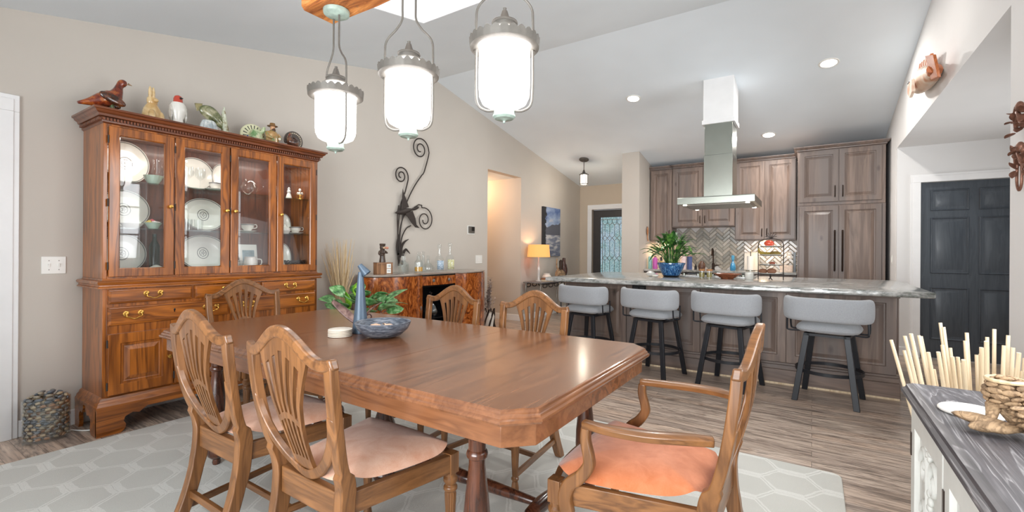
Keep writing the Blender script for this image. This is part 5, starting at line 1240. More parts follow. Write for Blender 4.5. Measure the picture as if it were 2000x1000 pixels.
# thermostat and switch plate
g = G(); g.box(-0.085, 0.085, -0.006, 0, -0.065, 0.065); th = single('thermostat', g, M['white'], 'wall thermostat with dark screen above the switch plate', 'thermostat', (5.305, YL - 0.0005, 1.512), bevel=0.003)
g = G(); g.box(-0.065, 0.07, -0.022, -0.006, -0.045, 0.055); bo = obj('housing', g, M['pewter2'], th, bevel=0.004)
g = G(); g.box(-0.005, 0.062, -0.0235, -0.022, -0.012, 0.046); obj('screen', g, M['black'], th)
g = G(); g.box(-0.08, 0.08, -0.007, 0, -0.062, 0.062); s2_ = single('light_switch', g, M['white'], 'white rocker switch plate beside the hall opening, under the thermostat', 'light switch', (5.50, YL - 0.0005, 1.078), bevel=0.004)
for x in (-0.045, 0.0, 0.045):
    g = G(); g.box(x - 0.016, x + 0.016, -0.010, -0.006, -0.033, 0.033); obj('rocker', g, M['white'], s2_, bevel=0.002)

# ------------------------------------------------------------------ plants by the left wall
def leaf_shape(g, base, direction, L, w, droop=0.35, cup=0.15, nu=9, nv=4, twist=0.0):
    b = Vector(base); d = Vector(direction).normalized(); side = d.cross(Vector((0, 0, 1)))
    if side.length < 1e-3: side = Vector((1, 0, 0))
    side.normalize(); nrm = side.cross(d).normalized()
    side, nrm = side * cos(twist) + nrm * sin(twist), nrm * cos(twist) - side * sin(twist)
    def f(u, v):
        q = 2 * v - 1; ww = w * (sin(pi * min(1, 0.04 + u * 0.96)) ** 0.75) * (1 - 0.35 * u)
        return tuple(b + d * (L * u) - Vector((0, 0, 1)) * (droop * L * u * u) + side * (ww * q) + nrm * (cup * ww * q * q))
    g.grid(f, nu, nv)
pp = thing('prayer_plant', 'leafy green potted plant with broad patterned leaves beside the china cabinet', 'potted plant', (2.76, 3.535, RZ0))
g = G(); g.lathe([(0.0, 0), (0.12, 0), (0.15, 0.24), (0.158, 0.26), (0.145, 0.26), (0.14, 0.22), (0.0, 0.215)], 32); obj('pot', g, plain('grey_pot', srgb(120, 116, 110), 0.6), pp)
g = G(); g.cyl(0.139, 0.216, 0.226, 28); obj('soil', g, M['soil'], pp)
rnd = random.Random(11)
g = G(); gs = G(); gl = G()
LV = [(-0.20, -0.06, 0.71, -0.5, -0.5), (-0.16, -0.10, 0.76, -0.6, -0.6), (-0.10, -0.05, 0.74, -0.3, -0.5), (0.0, -0.1, 0.72, 0.1, -0.8), (0.10, -0.04, 0.72, 0.5, -0.4), (0.20, -0.06, 0.70, 0.9, -0.2), (0.30, -0.02, 0.69, 1, 0), (-0.15, 0.1, 0.74, -0.8, 0.5), (0.05, 0.1, 0.74, 0.3, 0.8), (0.2, 0.12, 0.70, 0.8, 0.5), (-0.18, -0.14, 0.66, -0.5, -0.8), (0.12, -0.16, 0.66, 0.5, -0.9), (-0.05, -0.18, 0.66, -0.2, -1), (-0.22, -0.10, 0.64, -0.4, -0.8), (0.26, -0.12, 0.62, 0.9, -0.4), (-0.14, 0.0, 0.80, -0.4, 0.3), (-0.06, -0.12, 0.80, -0.2, -0.6), (0.04, 0.02, 0.80, 0.2, 0.4), (-0.10, 0.08, 0.68, -0.6, 0.6), (-0.20, -0.02, 0.66, -0.7, -0.1), (0.12, -0.08, 0.76, 0.6, -0.5), (-0.02, -0.16, 0.72, 0.2, -0.9)]
for x, y, z, dx1, dy1 in LV:
    leaf_shape(g, (x, y, z - 0.03), (dx1, dy1, 0.72), 0.21 + rnd.uniform(-0.02, 0.03), 0.088, 0.42, 0.12, twist=rnd.choice((-0.7, 0.7, 0.45)))
    gs.tube(smooth_path([(x * 0.1, y * 0.1, 0.22), (x * 0.4, y * 0.4, 0.5), (x, y, z)], 4), 0.004, 6)
for b_, d_, L in (((-0.10, -0.12, 0.78), (0.30, 0.1, 0.9), 0.17), ((-0.17, -0.10, 0.66), (-0.15, 0, 1.0), 0.20)):
    leaf_shape(gl, b_, d_, L, 0.055, 0.15, 0.3); gs.tube([(0, 0, 0.22), (b_[0] * 0.6, b_[1] * 0.6, 0.5), b_], 0.004, 6)
leaf_shape(g, (0.17, -0.2, 0.72), (0.8, -0.1, 0.55), 0.30, 0.085, 0.25, 0.1)
leaf_shape(g, (0.15, -0.2, 0.68), (0.9, -0.2, 0.25), 0.26, 0.07, 0.3, 0.1); gs.tube([(0, 0, 0.22), (0.1, -0.14, 0.5), (0.17, -0.2, 0.72)], 0.005, 6)
obj('foliage', g, M['leaf2'], pp, smooth=60, solid=0.0015); obj('new_leaves', gl, M['leaf_lime'], pp, smooth=60, solid=0.0015); obj('stems', gs, M['leaf_purple'], pp)
gv = thing('floor_vase', 'slim floor vase holding the tall dried grasses beside the sideboard', 'vase', (2.955, 4.03, 0))
g = G(); g.lathe([(0.0, 0), (0.06, 0), (0.075, 0.2), (0.05, 0.45), (0.062, 0.5), (0.054, 0.5), (0.042, 0.45), (0.0, 0.1)], 28); obj('vase_body', g, plain('brown_vase', srgb(92, 70, 54), 0.4), gv)
g = G(); rnd = random.Random(5)
for k in range(120):
    a = rnd.uniform(0, 2 * pi); r0 = rnd.uniform(0, 0.038); sp_ = rnd.uniform(0.02, 0.155); h = rnd.uniform(0.95, 1.34)
    x0, y0 = 2.955 + r0 * cos(a), 4.03 + r0 * sin(a); yy = min(4.19, y0 + sp_ * sin(a) * 0.8)
    if yy > 4.17: yy = 4.17
    xe = x0 + sp_ * cos(a) * (1.25 if cos(a) < 0 else 0.85)
    g.tube(smooth_path([(x0, y0, 0.30), (x0 + (xe - x0) * 0.25, y0 + (yy - y0) * 0.25, 0.72), (xe, yy, h)], 3), [0.003] * 3 + [0.0024] * 3 + [0.0012], 5)
gr = single('dried_grass', g, M['straw'], 'tall pale dried grass stems standing in the floor vase', 'dried grass', kind=None) if False else tag(obj('dried_grass', g, M['straw'], smooth=60), 'tall pale dried grass stems standing between cabinet and sideboard', 'dried grass', kind='stuff')
dp = thing('dried_bouquet', 'grey-mauve dried bouquet on a low log holder right of the sideboard', 'dried plant', (5.42, 3.97, 0))
g = G(); rnd = random.Random(9)
for k in range(26):
    a = rnd.uniform(0, 2 * pi); l = rnd.uniform(0.02, 0.16); h = rnd.uniform(0.45, 0.86)
    g.tube(smooth_path([(0, 0, 0.2), (l * 0.4 * cos(a), l * 0.4 * sin(a) * 0.6, h * 0.6), (l * cos(a), l * sin(a) * 0.6, h)], 3), 0.003, 5)
    for j in range(7):
        t_ = 0.55 + 0.07 * j; leaf_shape(g, (l * t_ * cos(a), l * t_ * sin(a) * 0.6, h * (0.45 + 0.55 * t_)), (cos(a + j * 2.2), sin(a + j * 2.2), 0.8), 0.065, 0.015, 0.3, 0.2, 4, 2)
obj('dried_leaves', g, plain('mauve_dry', srgb(168, 156, 150), 0.8, var=0.3, scale=14), dp, smooth=60)
g = G(); g.lathe([(0, 0), (0.08, 0), (0.09, 0.25), (0.07, 0.3), (0.0, 0.3)], 20); obj('holder', g, plain('whitewashed', srgb(214, 208, 198), 0.7), dp)
g = G()
for k in range(7): a = k * 0.9; g.rod((0.12 * cos(a), 0.12 * sin(a), 0.0), (0.09 * cos(a + 1.2), 0.09 * sin(a + 1.2), 0.36), 0.014, 0.012, 8)
obj('sticks', g, M['bronze'], dp)
# ------------------------------------------------------------------ island
IX0, IX1, IY0, IY1 = 4.87, 6.32, -0.60, 2.46           # body
isl = thing('kitchen_island', 'long grey-stained wooden kitchen island with framed panels facing the stools', 'kitchen island', (5.6, 0.93, 0))
def iob(name, g, mat, parent=isl, **k):
    bmesh.ops.translate(g.bm, verts=g.bm.verts, vec=(-5.6, -0.93, 0)); return obj(name, g, mat, parent, **k)
g = G(); g.box(IX0 + 0.02, IX1, IY0 + 0.02, IY1 - 0.02, 0.0, 0.868); iob('body', g, M['alder_z'], bevel=0.002)
pn = [(2.44, 1.70), (1.70, 0.94), (0.94, 0.20), (0.20, -0.58)]
rp = [(0, 0.0), (0.0, 0.018), (0.002, 0.020), (0.066, 0.020), (0.072, 0.010), (0.082, 0.009), (0.088, 0.006), (0.116, 0.015), (0.120, 0.015)]
for y0, y1 in pn:
    g = G(); g.nest(y0 - y1 - 0.006, 0.66, rp, FM((IX0 + 0.02, y0 - 0.003, 0.20), '-x'), 0.0); iob('front_panel', g, M['alder_z'], smooth=0)
g = G(); g.box(IX0 - 0.012, IX0 + 0.02, IY0 - 0.004, IY1 + 0.004, 0.0, 0.135); g.box(IX0 - 0.004, IX0 + 0.02, IY0, IY1, 0.135, 0.175); g.box(IX0 + 0.002, IX0 + 0.02, IY0, IY1, 0.175, 0.197)
iob('base_board', g, M['alder_y'], bevel=0.005)
g = G(); g.box(IX0 - 0.016, IX0 - 0.012, IY0, IY1, 0.0, 0.016); iob('shoe_strip', g, M['stick'])
g = G(); g.box(IX0 - 0.002, IX0 + 0.02, IY0, IY1, 0.835, 0.868); iob('top_rail', g, M['alder_y'], bevel=0.003)
for i, (x0, x1) in enumerate(((4.93, 5.60), (5.61, 6.28))):
    g = G(); g.nest(x1 - x0, 0.64, rp, face_m((x0, IY0 + 0.02, 0.20), (1, 0, 0), (0, 0, 1), (0, -1, 0)), 0.0); e = iob('end_door', g, M['alder_z'], smooth=0)
    if i == 0:
        g = G(); xx = x1 - 0.04
        g.tube(smooth_path([(xx, IY0, 0.80), (xx, IY0 - 0.03, 0.79), (xx, IY0 - 0.038, 0.70), (xx, IY0 - 0.03, 0.61), (xx, IY0, 0.60)], 5), 0.006, 8); iob('pull', g, M['bronze'], e)
ot = G(); ot.box(IX0 - 0.006, IX0 - 0.001, 1.485, 1.635, 0.765, 0.845); oo = iob('outlet', ot, M['black'], bevel=0.002)
oo['label'] = 'black double outlet plate'
for y in (1.525, 1.595):
    g = G(); g.box(IX0 - 0.009, IX0 - 0.006, y - 0.024, y + 0.024, 0.785, 0.825); iob('socket', g, plain('socket_black', srgb(36, 36, 38), 0.4), oo)
# worktop with a slightly broken edge
g = G(); CX0, CX1, CY0, CY1 = 4.535, 6.40, -0.765, 2.53
rnd = random.Random(1)
def edge_pts(ins):
    P = []
    rr = random.Random(3)
    def seg(a, b, n_):
        for k in range(n_): 
            t_ = k / n_; P.append((a[0] + (b[0] - a[0]) * t_ + rr.uniform(-0.003, 0.003), a[1] + (b[1] - a[1]) * t_ + rr.uniform(-0.003, 0.003)))
    seg((CX0 + ins, CY1 - ins), (CX0 + ins, CY0 + ins + 0.02), 90); seg((CX0 + ins + 0.02, CY0 + ins), (CX1 - ins, CY0 + ins), 40); seg((CX1 - ins, CY0 + ins), (CX1 - ins, CY1 - ins), 8); seg((CX1 - ins, CY1 - ins), (CX0 + ins, CY1 - ins), 40)
    return P
rings = []
for ins, z in ((0.012, 0.869), (0.003, 0.874), (0.0, 0.885), (0.004, 0.895), (0.001, 0.905), (0.006, 0.912), (0.014, 0.915)):
    jr = random.Random(int(z * 1000)); rings.append([g.V((x + jr.uniform(-0.002, 0.002), y + jr.uniform(-0.002, 0.002), z)) for x, y in edge_pts(ins)])
g.loops(rings)
single('island_worktop', g, M['granite'], 'grey-green veined granite worktop with rough edge on the kitchen island', 'worktop', smooth=50)
CT = 0.9155
ck = thing('cooktop', 'flat stainless gas cooktop with dark grates set in the island behind the blue pot', 'cooktop', (6.02, 0.98, CT))
g = G(); g.box(-0.28, 0.28, -0.42, 0.42, 0.0, 0.012); obj('tray', g, plain('cooktop_steel', srgb(206, 206, 204), 0.3, 0.6), ck, bevel=0.003)
for y in (-0.28, 0.0, 0.28):
    g = G()
    for x in (-0.20, -0.07, 0.07, 0.2): g.box(x - 0.006, x + 0.006, y - 0.125, y + 0.125, 0.022, 0.034)
    for yy in (-0.12, 0.0, 0.12): g.box(-0.24, 0.24, y + yy - 0.006, y + yy + 0.006, 0.022, 0.034)
    for x in (-0.2, 0.2):
        for yy in (-0.12, 0.12): g.box(x - 0.006, x + 0.006, y + yy - 0.006, y + yy + 0.006, 0.012, 0.024)
    obj('grate', g, M['black'], ck)
for k in range(5):
    g = G(); g.lathe([(0.018, 0), (0.016, 0.024), (0.0, 0.026)], 16); obj('knob', g, M['steel'], ck, loc=(-0.26, -0.32 + 0.16 * k, 0.012))

# ------------------------------------------------------------------ counter stools
st_ = thing('counter_stool', 'grey upholstered counter stool, rightmost of the row at the island', 'stool', (4.575, -0.115, 0.001), radians(-9), 'counter stools along the island')
g = G()
def seat(u, v):
    a = 2 * pi * v; e = 0.5; ca, sa = cos(a), sin(a)
    return ((abs(ca) ** e) * (1 if ca > 0 else -1) * 0.215 * u, (abs(sa) ** e) * (1 if sa > 0 else -1) * 0.228 * u, 0.585 + 0.060 * (1 - u ** 4) ** 0.5)
def seatb(u, v): p = seat(u, v); return (p[0], p[1], 0.585 - 0.028 * (1 - u ** 5) ** 0.5)
g.grid(seat, 10, 40, wrap=True); g.grid(seatb, 10, 40, wrap=True); bmesh.ops.remove_doubles(g.bm, verts=g.bm.verts, dist=1e-5); obj('seat', g, M['greyfab'], st_, smooth=80, subsurf=1)
g = G(); rings = []
for i in range(31):
    t_ = -1 + 2 * i / 30; y = 0.285 * sin(t_ * 1.28) / sin(1.28); x = -0.245 + 0.155 * abs(t_) ** 3.4
    pinch = 1.0 if abs(t_) < 0.93 else 1 - 0.3 * ((abs(t_) - 0.93) / 0.07) ** 2
    tx = Vector((0.155 * 3.4 * abs(t_) ** 2.4 * (1 if t_ > 0 else -1), 0.285 * 1.28 * cos(t_ * 1.28) / sin(1.28), 0)).normalized(); nn = Vector((-tx.y, tx.x, 0))
    ring = []
    for k in range(20):
        a = 2 * pi * k / 20; ca, sa = cos(a), sin(a)
        ring.append(g.V(Vector((x, y, 0.752)) + nn * ((abs(ca) ** 0.7) * (1 if ca > 0 else -1) * 0.031 * pinch) + Vector((0, 0, (abs(sa) ** 0.45) * (1 if sa > 0 else -1) * 0.094 * pinch + 0.006 * abs(t_) ** 4))))
    rings.append(ring)
g.loops(rings); obj('backrest', g, M['greyfab'], st_, smooth=80, subsurf=1)
for s in (1, -1):
    g = G(); g.tube(smooth_path([(-0.02, s * 0.19, 0.566), (-0.02, s * 0.255, 0.566), (-0.025, s * 0.268, 0.60), (-0.03, s * 0.270, 0.70)], 5), 0.007, 8); obj('back_bracket', g, M['blackmetal'], st_)
    g = G(); g.tube(smooth_path([(-0.14, s * 0.18, 0.566), (-0.15, s * 0.262, 0.566), (-0.155, s * 0.270, 0.60), (-0.16, s * 0.267, 0.70)], 5), 0.007, 8); obj('back_bracket', g, M['blackmetal'], st_)
for sx_, sy_ in ((1, 1), (1, -1), (-1, 1), (-1, -1)):
    g = G(); rings = []
    for z, o_ in ((0.0, 0.205), (0.545, 0.135)):
        c = Vector((sx_ * o_, sy_ * o_, z)); w1, w2 = 0.021, 0.012; d1_ = Vector((sx_, sy_, 0)).normalized(); d2_ = Vector((-sy_, sx_, 0)).normalized()
        d1_, d2_ = Vector((0, sy_, 0)), Vector((sx_, 0, 0))
        rings.append([g.V(c + d1_ * a + d2_ * b) for a, b in ((w1, w2), (-w1, w2), (-w1, -w2), (w1, -w2))])
    g.loops(rings); obj('leg', g, M['blackmetal'], st_, bevel=0.003)
g = G(); g.box(-0.15, 0.15, -0.155, -0.115, 0.530, 0.550); g.box(-0.15, 0.15, 0.115, 0.155, 0.530, 0.550); g.box(-0.15, -0.115, -0.13, 0.13, 0.530, 0.550); g.box(0.115, 0.15, -0.13, 0.13, 0.530, 0.550); g.lathe([(0.07, 0.55), (0.07, 0.562), (0.0, 0.562)], 20); obj('swivel_frame', g, M['blackmetal'], st_)
g = G(); rr = 0.232; g.strip([(rr * cos(2*pi*k/40), rr * sin(2*pi*k/40)) for k in range(40)], 0.007, 0.026, lambda a, b, c: (a, b, c + 0.245), closed=True); obj('foot_ring', g, M['blackmetal'], st_)
dup(st_, (4.575, 0.625, 0.001), radians(-14), 'grey upholstered counter stool, second from the right of the row')
dup(st_, (4.57, 1.30, 0.001), radians(-14), 'grey upholstered counter stool, second from the left of the row')
dup(st_, (4.57, 2.0, 0.001), radians(-12), 'grey upholstered counter stool at the left end of the island')

# ------------------------------------------------------------------ hood
hd = thing('range_hood', 'stainless steel island range hood with tall chimney', 'range hood', (5.955, 0.93, 1.75))
g = G(); g.box(-0.18, 0.18, -0.155, 0.155, 0.10, 0.60); obj('lower_chimney', g, M['steel'], hd, bevel=0.002)
g = G(); g.box(-0.175, 0.175, -0.150, 0.150, 0.60, 0.970); obj('upper_chimney', g, M['steel'], hd, bevel=0.002)
g = G(); r_ = [(-0.40, -0.405, 0.012), (-0.40, -0.405, 0.085), (-0.19, -0.17, 0.105)]
rings = [[g.V((sx * x, sy * y, z)) for sx, sy in ((1, 1), (-1, 1), (-1, -1), (1, -1))] for x, y, z in [(0.40, 0.405, 0.012), (0.40, 0.405, 0.085), (0.392, 0.397, 0.092), (0.19, 0.165, 0.112)]]
g.loops(rings); obj('canopy', g, M['steel'], hd, bevel=0.002)
g = G()
for k in range(30): x = -0.30 + 0.6 * k / 29; g.box(x - 0.006, x + 0.006, -0.34, 0.34, 0.004, 0.011)
g.box(-0.37, 0.37, -0.37, 0.37, 0.0105, 0.013); obj('baffle_filter', g, M['pewter'], hd)
for y in (-0.33, 0.33):
    for x in (-0.34, 0.34):
        g = G(); g.cyl(0.022, 0.002, 0.010, 16, T((x, y, 0))); obj('hood_light', g, emis('hood_lamp', (1, 0.95, 0.85, 1), 6), hd)

# ------------------------------------------------------------------ kitchen cabinets on the far wall
rpk = [(0, 0.0), (0.0, 0.018), (0.003, 0.020), (0.060, 0.020), (0.065, 0.010), (0.076, 0.008), (0.080, 0.004), (0.112, 0.015), (0.116, 0.015)]
def cab_door(parent, o, xf, y0, y1, z0, z1, pull=None, plen=0.12, nm='door'):
    "door from y0 (left as seen) to y1"
    g = G(); w = y0 - y1
    st = rpk if w > 0.3 else [(a * 0.85, b) for a, b in rpk]
    g.nest(w - 0.005, z1 - z0 - 0.005, st, FM((xf - o[0], y0 - 0.0025 - o[1], z0 + 0.0025 - o[2]), '-x'), 0.0); d = obj(nm, g, M['alder_z'], parent, smooth=0)
    if pull:
        py, pz0 = pull; px_ = xf - o[0] - 0.02; g = G(); py -= o[1]; pz0 -= o[2]
        g.tube(smooth_path([(px_, py, pz0), (px_ - 0.028, py, pz0 + 0.012), (px_ - 0.032, py, pz0 + plen / 2), (px_ - 0.028, py, pz0 + plen - 0.012), (px_, py, pz0 + plen)], 5), 0.0065 if plen < 0.2 else 0.011, 8); obj('pull', g, M['bronze'], d)
    return d
def crown(parent, o, x0, x1, y0, y1, z):
    g = G(); g.sweep_rect([(0.0, z), (0.012, z + 0.006), (0.014, z + 0.020), (0.030, z + 0.030), (0.034, z + 0.040), (0.046, z + 0.048), (0.048, z + 0.062), (0.0, z + 0.064)], 0, y1 - y0, 0, x1 - x0)
    bmesh.ops.transform(g.bm, matrix=T((x0 - o[0], y1 - o[1], -o[2])) @ RZ(-pi / 2), verts=g.bm.verts); return obj('crown', g, M['alder_x'], parent)
UX = 8.19; UB, UT = 1.405, 2.655
def upper(label, y0, y1, zb, doors, nm='wall_cabinet'):
    o = (UX, (y0 + y1) / 2, zb); t = thing(nm, label, 'cabinet', o)
    g = G(); g.box(0.0, XK - UX - 0.001, y0 - o[1] - 0.001, y1 - o[1] + 0.001, 0, UT - zb); obj('case', g, M['alder_z'], t, bevel=0.002)
    for a, b, pull in doors: cab_door(t, o, UX, a, b, zb + 0.012, UT - 0.012, pull)
    crown(t, o, UX, XK - 0.001, min(y0, y1), max(y0, y1), UT); return t
upper('tall single-door grey wall cabinet at the left end of the kitchen wall', 2.435, 2.052, UB, [(2.425, 2.06, (2.092, UB + 0.06))])
upper('short two-door grey wall cabinet behind the steel hood', 2.05, 1.062, 1.635, [(2.04, 1.552, (1.588, 1.70)), (1.548, 1.07, (1.512, 1.70))])
upper('tall two-door grey wall cabinet right of the hood', 1.06, 0.215, UB, [(1.05, 0.64, (0.672, UB + 0.06)), (0.635, 0.225, (0.603, UB + 0.06))])
FX = 7.585
fo_ = (7.9, -0.30, 0); fr = thing('fridge', 'built-in fridge behind two tall grey-stained panel doors with long pulls', 'fridge', fo_)
g = G(); g.box(FX - 7.9, 8.50 - 7.9, -0.782 + 0.30, 0.185 + 0.30, 0.0, 1.862); obj('body', g, M['alder_z'], fr, bevel=0.002)
cab_door(fr, fo_, FX, 0.165, -0.286, 0.10, 1.85, (-0.245, 0.98), 0.52); cab_door(fr, fo_, FX, -0.290, -0.745, 0.10, 1.85, (-0.331, 0.98), 0.52)
g = G(); g.box(FX - 7.9 - 0.012, FX - 7.9, 0.168 + 0.30, 0.185 + 0.30, 0, 1.862); g.box(FX - 7.9 - 0.012, FX - 7.9, -0.782 + 0.30, -0.750 + 0.30, 0, 1.862); obj('side_stile', g, M['alder_z'], fr)
o2 = (7.9, -0.30, 1.864); oc = thing('wall_cabinet', 'two-door grey cabinet above the panelled fridge', 'cabinet', o2)
g = G(); g.box(FX - 7.9, 8.50 - 7.9, -0.782 + 0.30, 0.185 + 0.30, 0.0, 2.622 - 1.864); obj('case', g, M['alder_z'], oc, bevel=0.002)
cab_door(oc, o2, FX, 0.165, -0.286, 1.905, 2.612, (-0.245, 1.97), 0.15); cab_door(oc, o2, FX, -0.290, -0.745, 1.905, 2.612, (-0.331, 1.97), 0.15)
crown(oc, o2, FX, 8.50, -0.782, 0.185, 2.622)
bo_ = (8.2, 1.33, 0); bc = thing('base_cabinet', 'grey base cabinet run under the back counter of the kitchen', 'cabinet', bo_)
BX = 7.90
g = G(); g.box(BX - 8.2, XK - 8.2 - 0.001, 0.20 - 1.33, 2.43 - 1.33, 0.0, 0.878); obj('case', g, M['alder_z'], bc)
for k in range(4): cab_door(bc, bo_, BX, 2.42 - 0.55 * k, 2.42 - 0.55 * (k + 1), 0.10, 0.86, (2.42 - 0.55 * k - 0.5, 0.7), 0.12)
g = G(); g.box(7.86, XK - 0.001, 0.195, 2.46 - 0.02, 0.88, 0.915); single('back_counter', g, M['granite'], 'granite counter along the kitchen wall under the wall cabinets', 'worktop', bevel=0.004)
# herringbone backsplash
n = N('herringbone_tile'); n.base((0.5, 0.5, 0.5, 1))
tile_m = []
for i, (c_, r_) in enumerate(((srgb(182, 176, 164), 0.22), (srgb(168, 164, 154), 0.26), (srgb(198, 190, 178), 0.18), (srgb(152, 150, 142), 0.24))): tile_m.append(plain('glass_tile_%s' % 'abcd'[i], c_, r_, 0.0, var=0.06, coat=0.6))
g = G(); rnd = random.Random(8); L_, W_ = 0.152, 0.050; a45 = pi / 4
def tile(cx, cy, ang):
    if not (0.22 < cx < 2.42 and 0.94 < cy < 1.62): return
    if cy > 1.385 and not (1.09 < cx < 2.02): return
    m_ = T((XK - 0.004, cx, cy)) @ RX(ang)
    tilt = RY(rnd.uniform(-0.03, 0.03)); 
    k0 = len(g.bm.faces); h = L_ / 2 - 0.0012; w = W_ / 2 - 0.0012
    base_ = [g.V((0, a, b), m_) for a, b in ((-h, -w), (h, -w), (h, w), (-h, w))]; topv = [g.V((-0.008, a, b), m_ @ tilt) for a, b in ((-h + 0.007, -w + 0.007), (h - 0.007, -w + 0.007), (h - 0.007, w - 0.007), (-h + 0.007, w - 0.007))]
    g.loops([base_, topv]); mi = rnd.randrange(4)
    g.bm.faces.ensure_lookup_table()
    for f_ in g.bm.faces[k0:]: f_.material_index = mi
# in the turned frame: horizontal tiles and vertical tiles alternate on a staircase
for i in range(-40, 60):
    for j in range(-14, 15):
        bx, by = i * W_ + j * L_ , i * W_ - j * L_
        for (ox, oy, hor) in ((L_ / 2, W_ / 2, True), (W_ / 2, W_ + L_ / 2, False)):
            px_, py_ = bx + ox, by + oy
            u_ = px_ * cos(a45) - py_ * sin(a45); v_ = px_ * sin(a45) + py_ * cos(a45)
            tile(1.3 + u_, 1.2 + v_, a45 if hor else a45 + pi / 2)
struct('wall_backsplash', g, tile_m, smooth=0)
# faucet
fc_ = thing('kitchen_faucet', 'tall dark bronze gooseneck faucet at the back counter', 'faucet', (8.38, 1.415, 0.9155), radians(180))
g = G(); g.lathe([(0.028, 0), (0.028, 0.01), (0.022, 0.016), (0.022, 0.10), (0.012, 0.11)], 20); g.tube(smooth_path([(0, 0, 0.10), (0, 0, 0.26), (0.015, 0, 0.325), (0.06, 0, 0.355), (0.105, 0, 0.325), (0.118, 0, 0.26), (0.118, 0, 0.235)], 6), 0.0115, 10); obj('spout', g, M['bronze'], fc_)
g = G(); g.rod((0, 0.018, 0.07), (0, 0.075, 0.075), 0.012, 0.010); g.rod((0, 0.07, 0.075), (0.0, 0.12, 0.082), 0.007, 0.005); obj('lever', g, M['bronze'], fc_)

BZ = 0.9155
def bottle2(label, y, x, prof, mat, cap=None, capm='white', cat='bottle', n=20, sx=1.0, nm='bottle'):
    t = thing(nm, label, cat, (x, y, BZ)); g = G(); g.lathe(prof, n, S(1, sx, 1)); obj('body', g, mat, t)
    if cap: g = G(); g.lathe(cap, 16, S(1, sx, 1)); obj('cap', g, M[capm] if isinstance(capm, str) else capm, t)
    return t
def onb(u, v, xx=8.1): pass
bottle2('pale teal bottle at the left end of the back counter', 2.385, 8.05, [(0, 0), (0.035, 0), (0.036, 0.005), (0.036, 0.20), (0.03, 0.21), (0, 0.21)], plain('teal_label', srgb(150, 198, 190), 0.4, var=0.12, scale=40), [(0, 0.2105), (0.03, 0.2105), (0.03, 0.225), (0, 0.225)])
bottle2('bright purple-pink bottle standing beside the pale teal one', 2.295, 8.03, [(0, 0), (0.04, 0), (0.042, 0.006), (0.042, 0.17), (0.03, 0.19), (0.016, 0.2), (0, 0.2)], plain('pink_bottle', srgb(196, 94, 176), 0.35), [(0, 0.2005), (0.016, 0.2005), (0.016, 0.225), (0, 0.225)], 'leaf_purple')
bottle2('small amber bottle with dark cap right of the purple bottle', 2.19, 8.03, [(0, 0), (0.028, 0), (0.03, 0.004), (0.03, 0.12), (0.014, 0.14), (0, 0.14)], plain('honey', srgb(196, 160, 92), 0.2, var=0.2), [(0, 0.1405), (0.018, 0.1405), (0.018, 0.19), (0.01, 0.21), (0, 0.21)], 'black')
g = G(); g.ell((0, 0, 0.042), (0.05, 0.06, 0.042), shape=lambda p: (p.x * (1 + 0.1 * sin(4 * p.y)), p.y * (1 + 0.1 * cos(5 * p.z)), p.z)); single('napkin', g, M['white'], 'crumpled white napkin by the small amber bottle on the back counter', 'napkin', (7.99, 2.05, BZ))
bottle2('tall blue box of wipes left of the faucet', 1.76, 8.2, [(0, 0), (0.042, 0), (0.042, 0.22), (0, 0.22)], plain('blue_box', srgb(82, 100, 152), 0.4), [(0, 0.2205), (0.042, 0.2205), (0.040, 0.25), (0, 0.25)], plain('red_cap', srgb(206, 160, 150), 0.4), 'box', 4)
bottle2('pink bottle half hidden behind the potted plant', 1.86, 8.2, [(0, 0), (0.05, 0), (0.05, 0.20), (0.03, 0.235), (0, 0.24)], plain('pink_paper', srgb(230, 206, 206), 0.6, var=0.15, scale=30))
bottle2('blue spray bottle of dish soap right of the faucet', 1.09, 8.22, [(0, 0), (0.055, 0), (0.062, 0.02), (0.064, 0.06), (0.05, 0.10), (0.026, 0.14), (0.022, 0.17), (0, 0.17)], plain('soap_blue', srgb(52, 140, 190), 0.15, var=0.25, scale=30, coat=0.5), [(0, 0.1705), (0.036, 0.1705), (0.036, 0.235), (0.03, 0.245), (0, 0.245)], plain('soap_cap', srgb(70, 150, 190), 0.3), n=24, sx=0.7)
g = G(); g.lathe([(0, 0), (0.018, 0), (0.018, 0.10), (0.006, 0.13), (0.005, 0.2), (0, 0.2)], 16); single('oil_bottle', g, M['glassware'], 'slim clear bottle beside the blue soap bottle', 'bottle', (8.24, 0.985, BZ))
kb = thing('dish_scrubber', 'round wooden scrubber standing left of the faucet base', 'dish brush', (8.24, 1.57, BZ)); g = G(); g.lathe([(0, 0), (0.05, 0), (0.06, 0.05), (0.05, 0.10), (0.02, 0.145), (0, 0.15)], 20); obj('scrubber', g, wood('scrub_wood', srgb(70, 46, 36), srgb(112, 76, 58), 'z', 2), kb); g = G(); g.lathe([(0, 0), (0.02, 0), (0.02, 0.05), (0.009, 0.07), (0.009, 0.09), (0, 0.09)], 16); single('dropper_bottle', g, M['black'], 'small black bottle between the blue box and the wooden scrubber', 'bottle', (8.22, 1.665, BZ))
pt = thing('paper_towel_holder', 'white paper towel roll on a stand at the back counter', 'paper towel', (8.2, 0.83, BZ))
g = G(); g.cyl(0.052, 0.012, 0.235, 28); obj('roll', g, M['white'], pt); g = G(); g.cyl(0.07, 0, 0.01, 28); g.cyl(0.007, 0.01, 0.30, 10); g.ell((0, 0, 0.305), (0.013, 0.013, 0.013)); obj('stand', g, M['steel'], pt)
g = G(); g.box(-0.012, 0.012, -0.11, 0.11, 0, 0.30); single('cutting_board', g, M['white'], 'white cutting board leaning behind the paper towel roll', 'cutting board', (8.43, 0.84, BZ + 0.002), rot=(0, radians(10), 0), bevel=0.006)
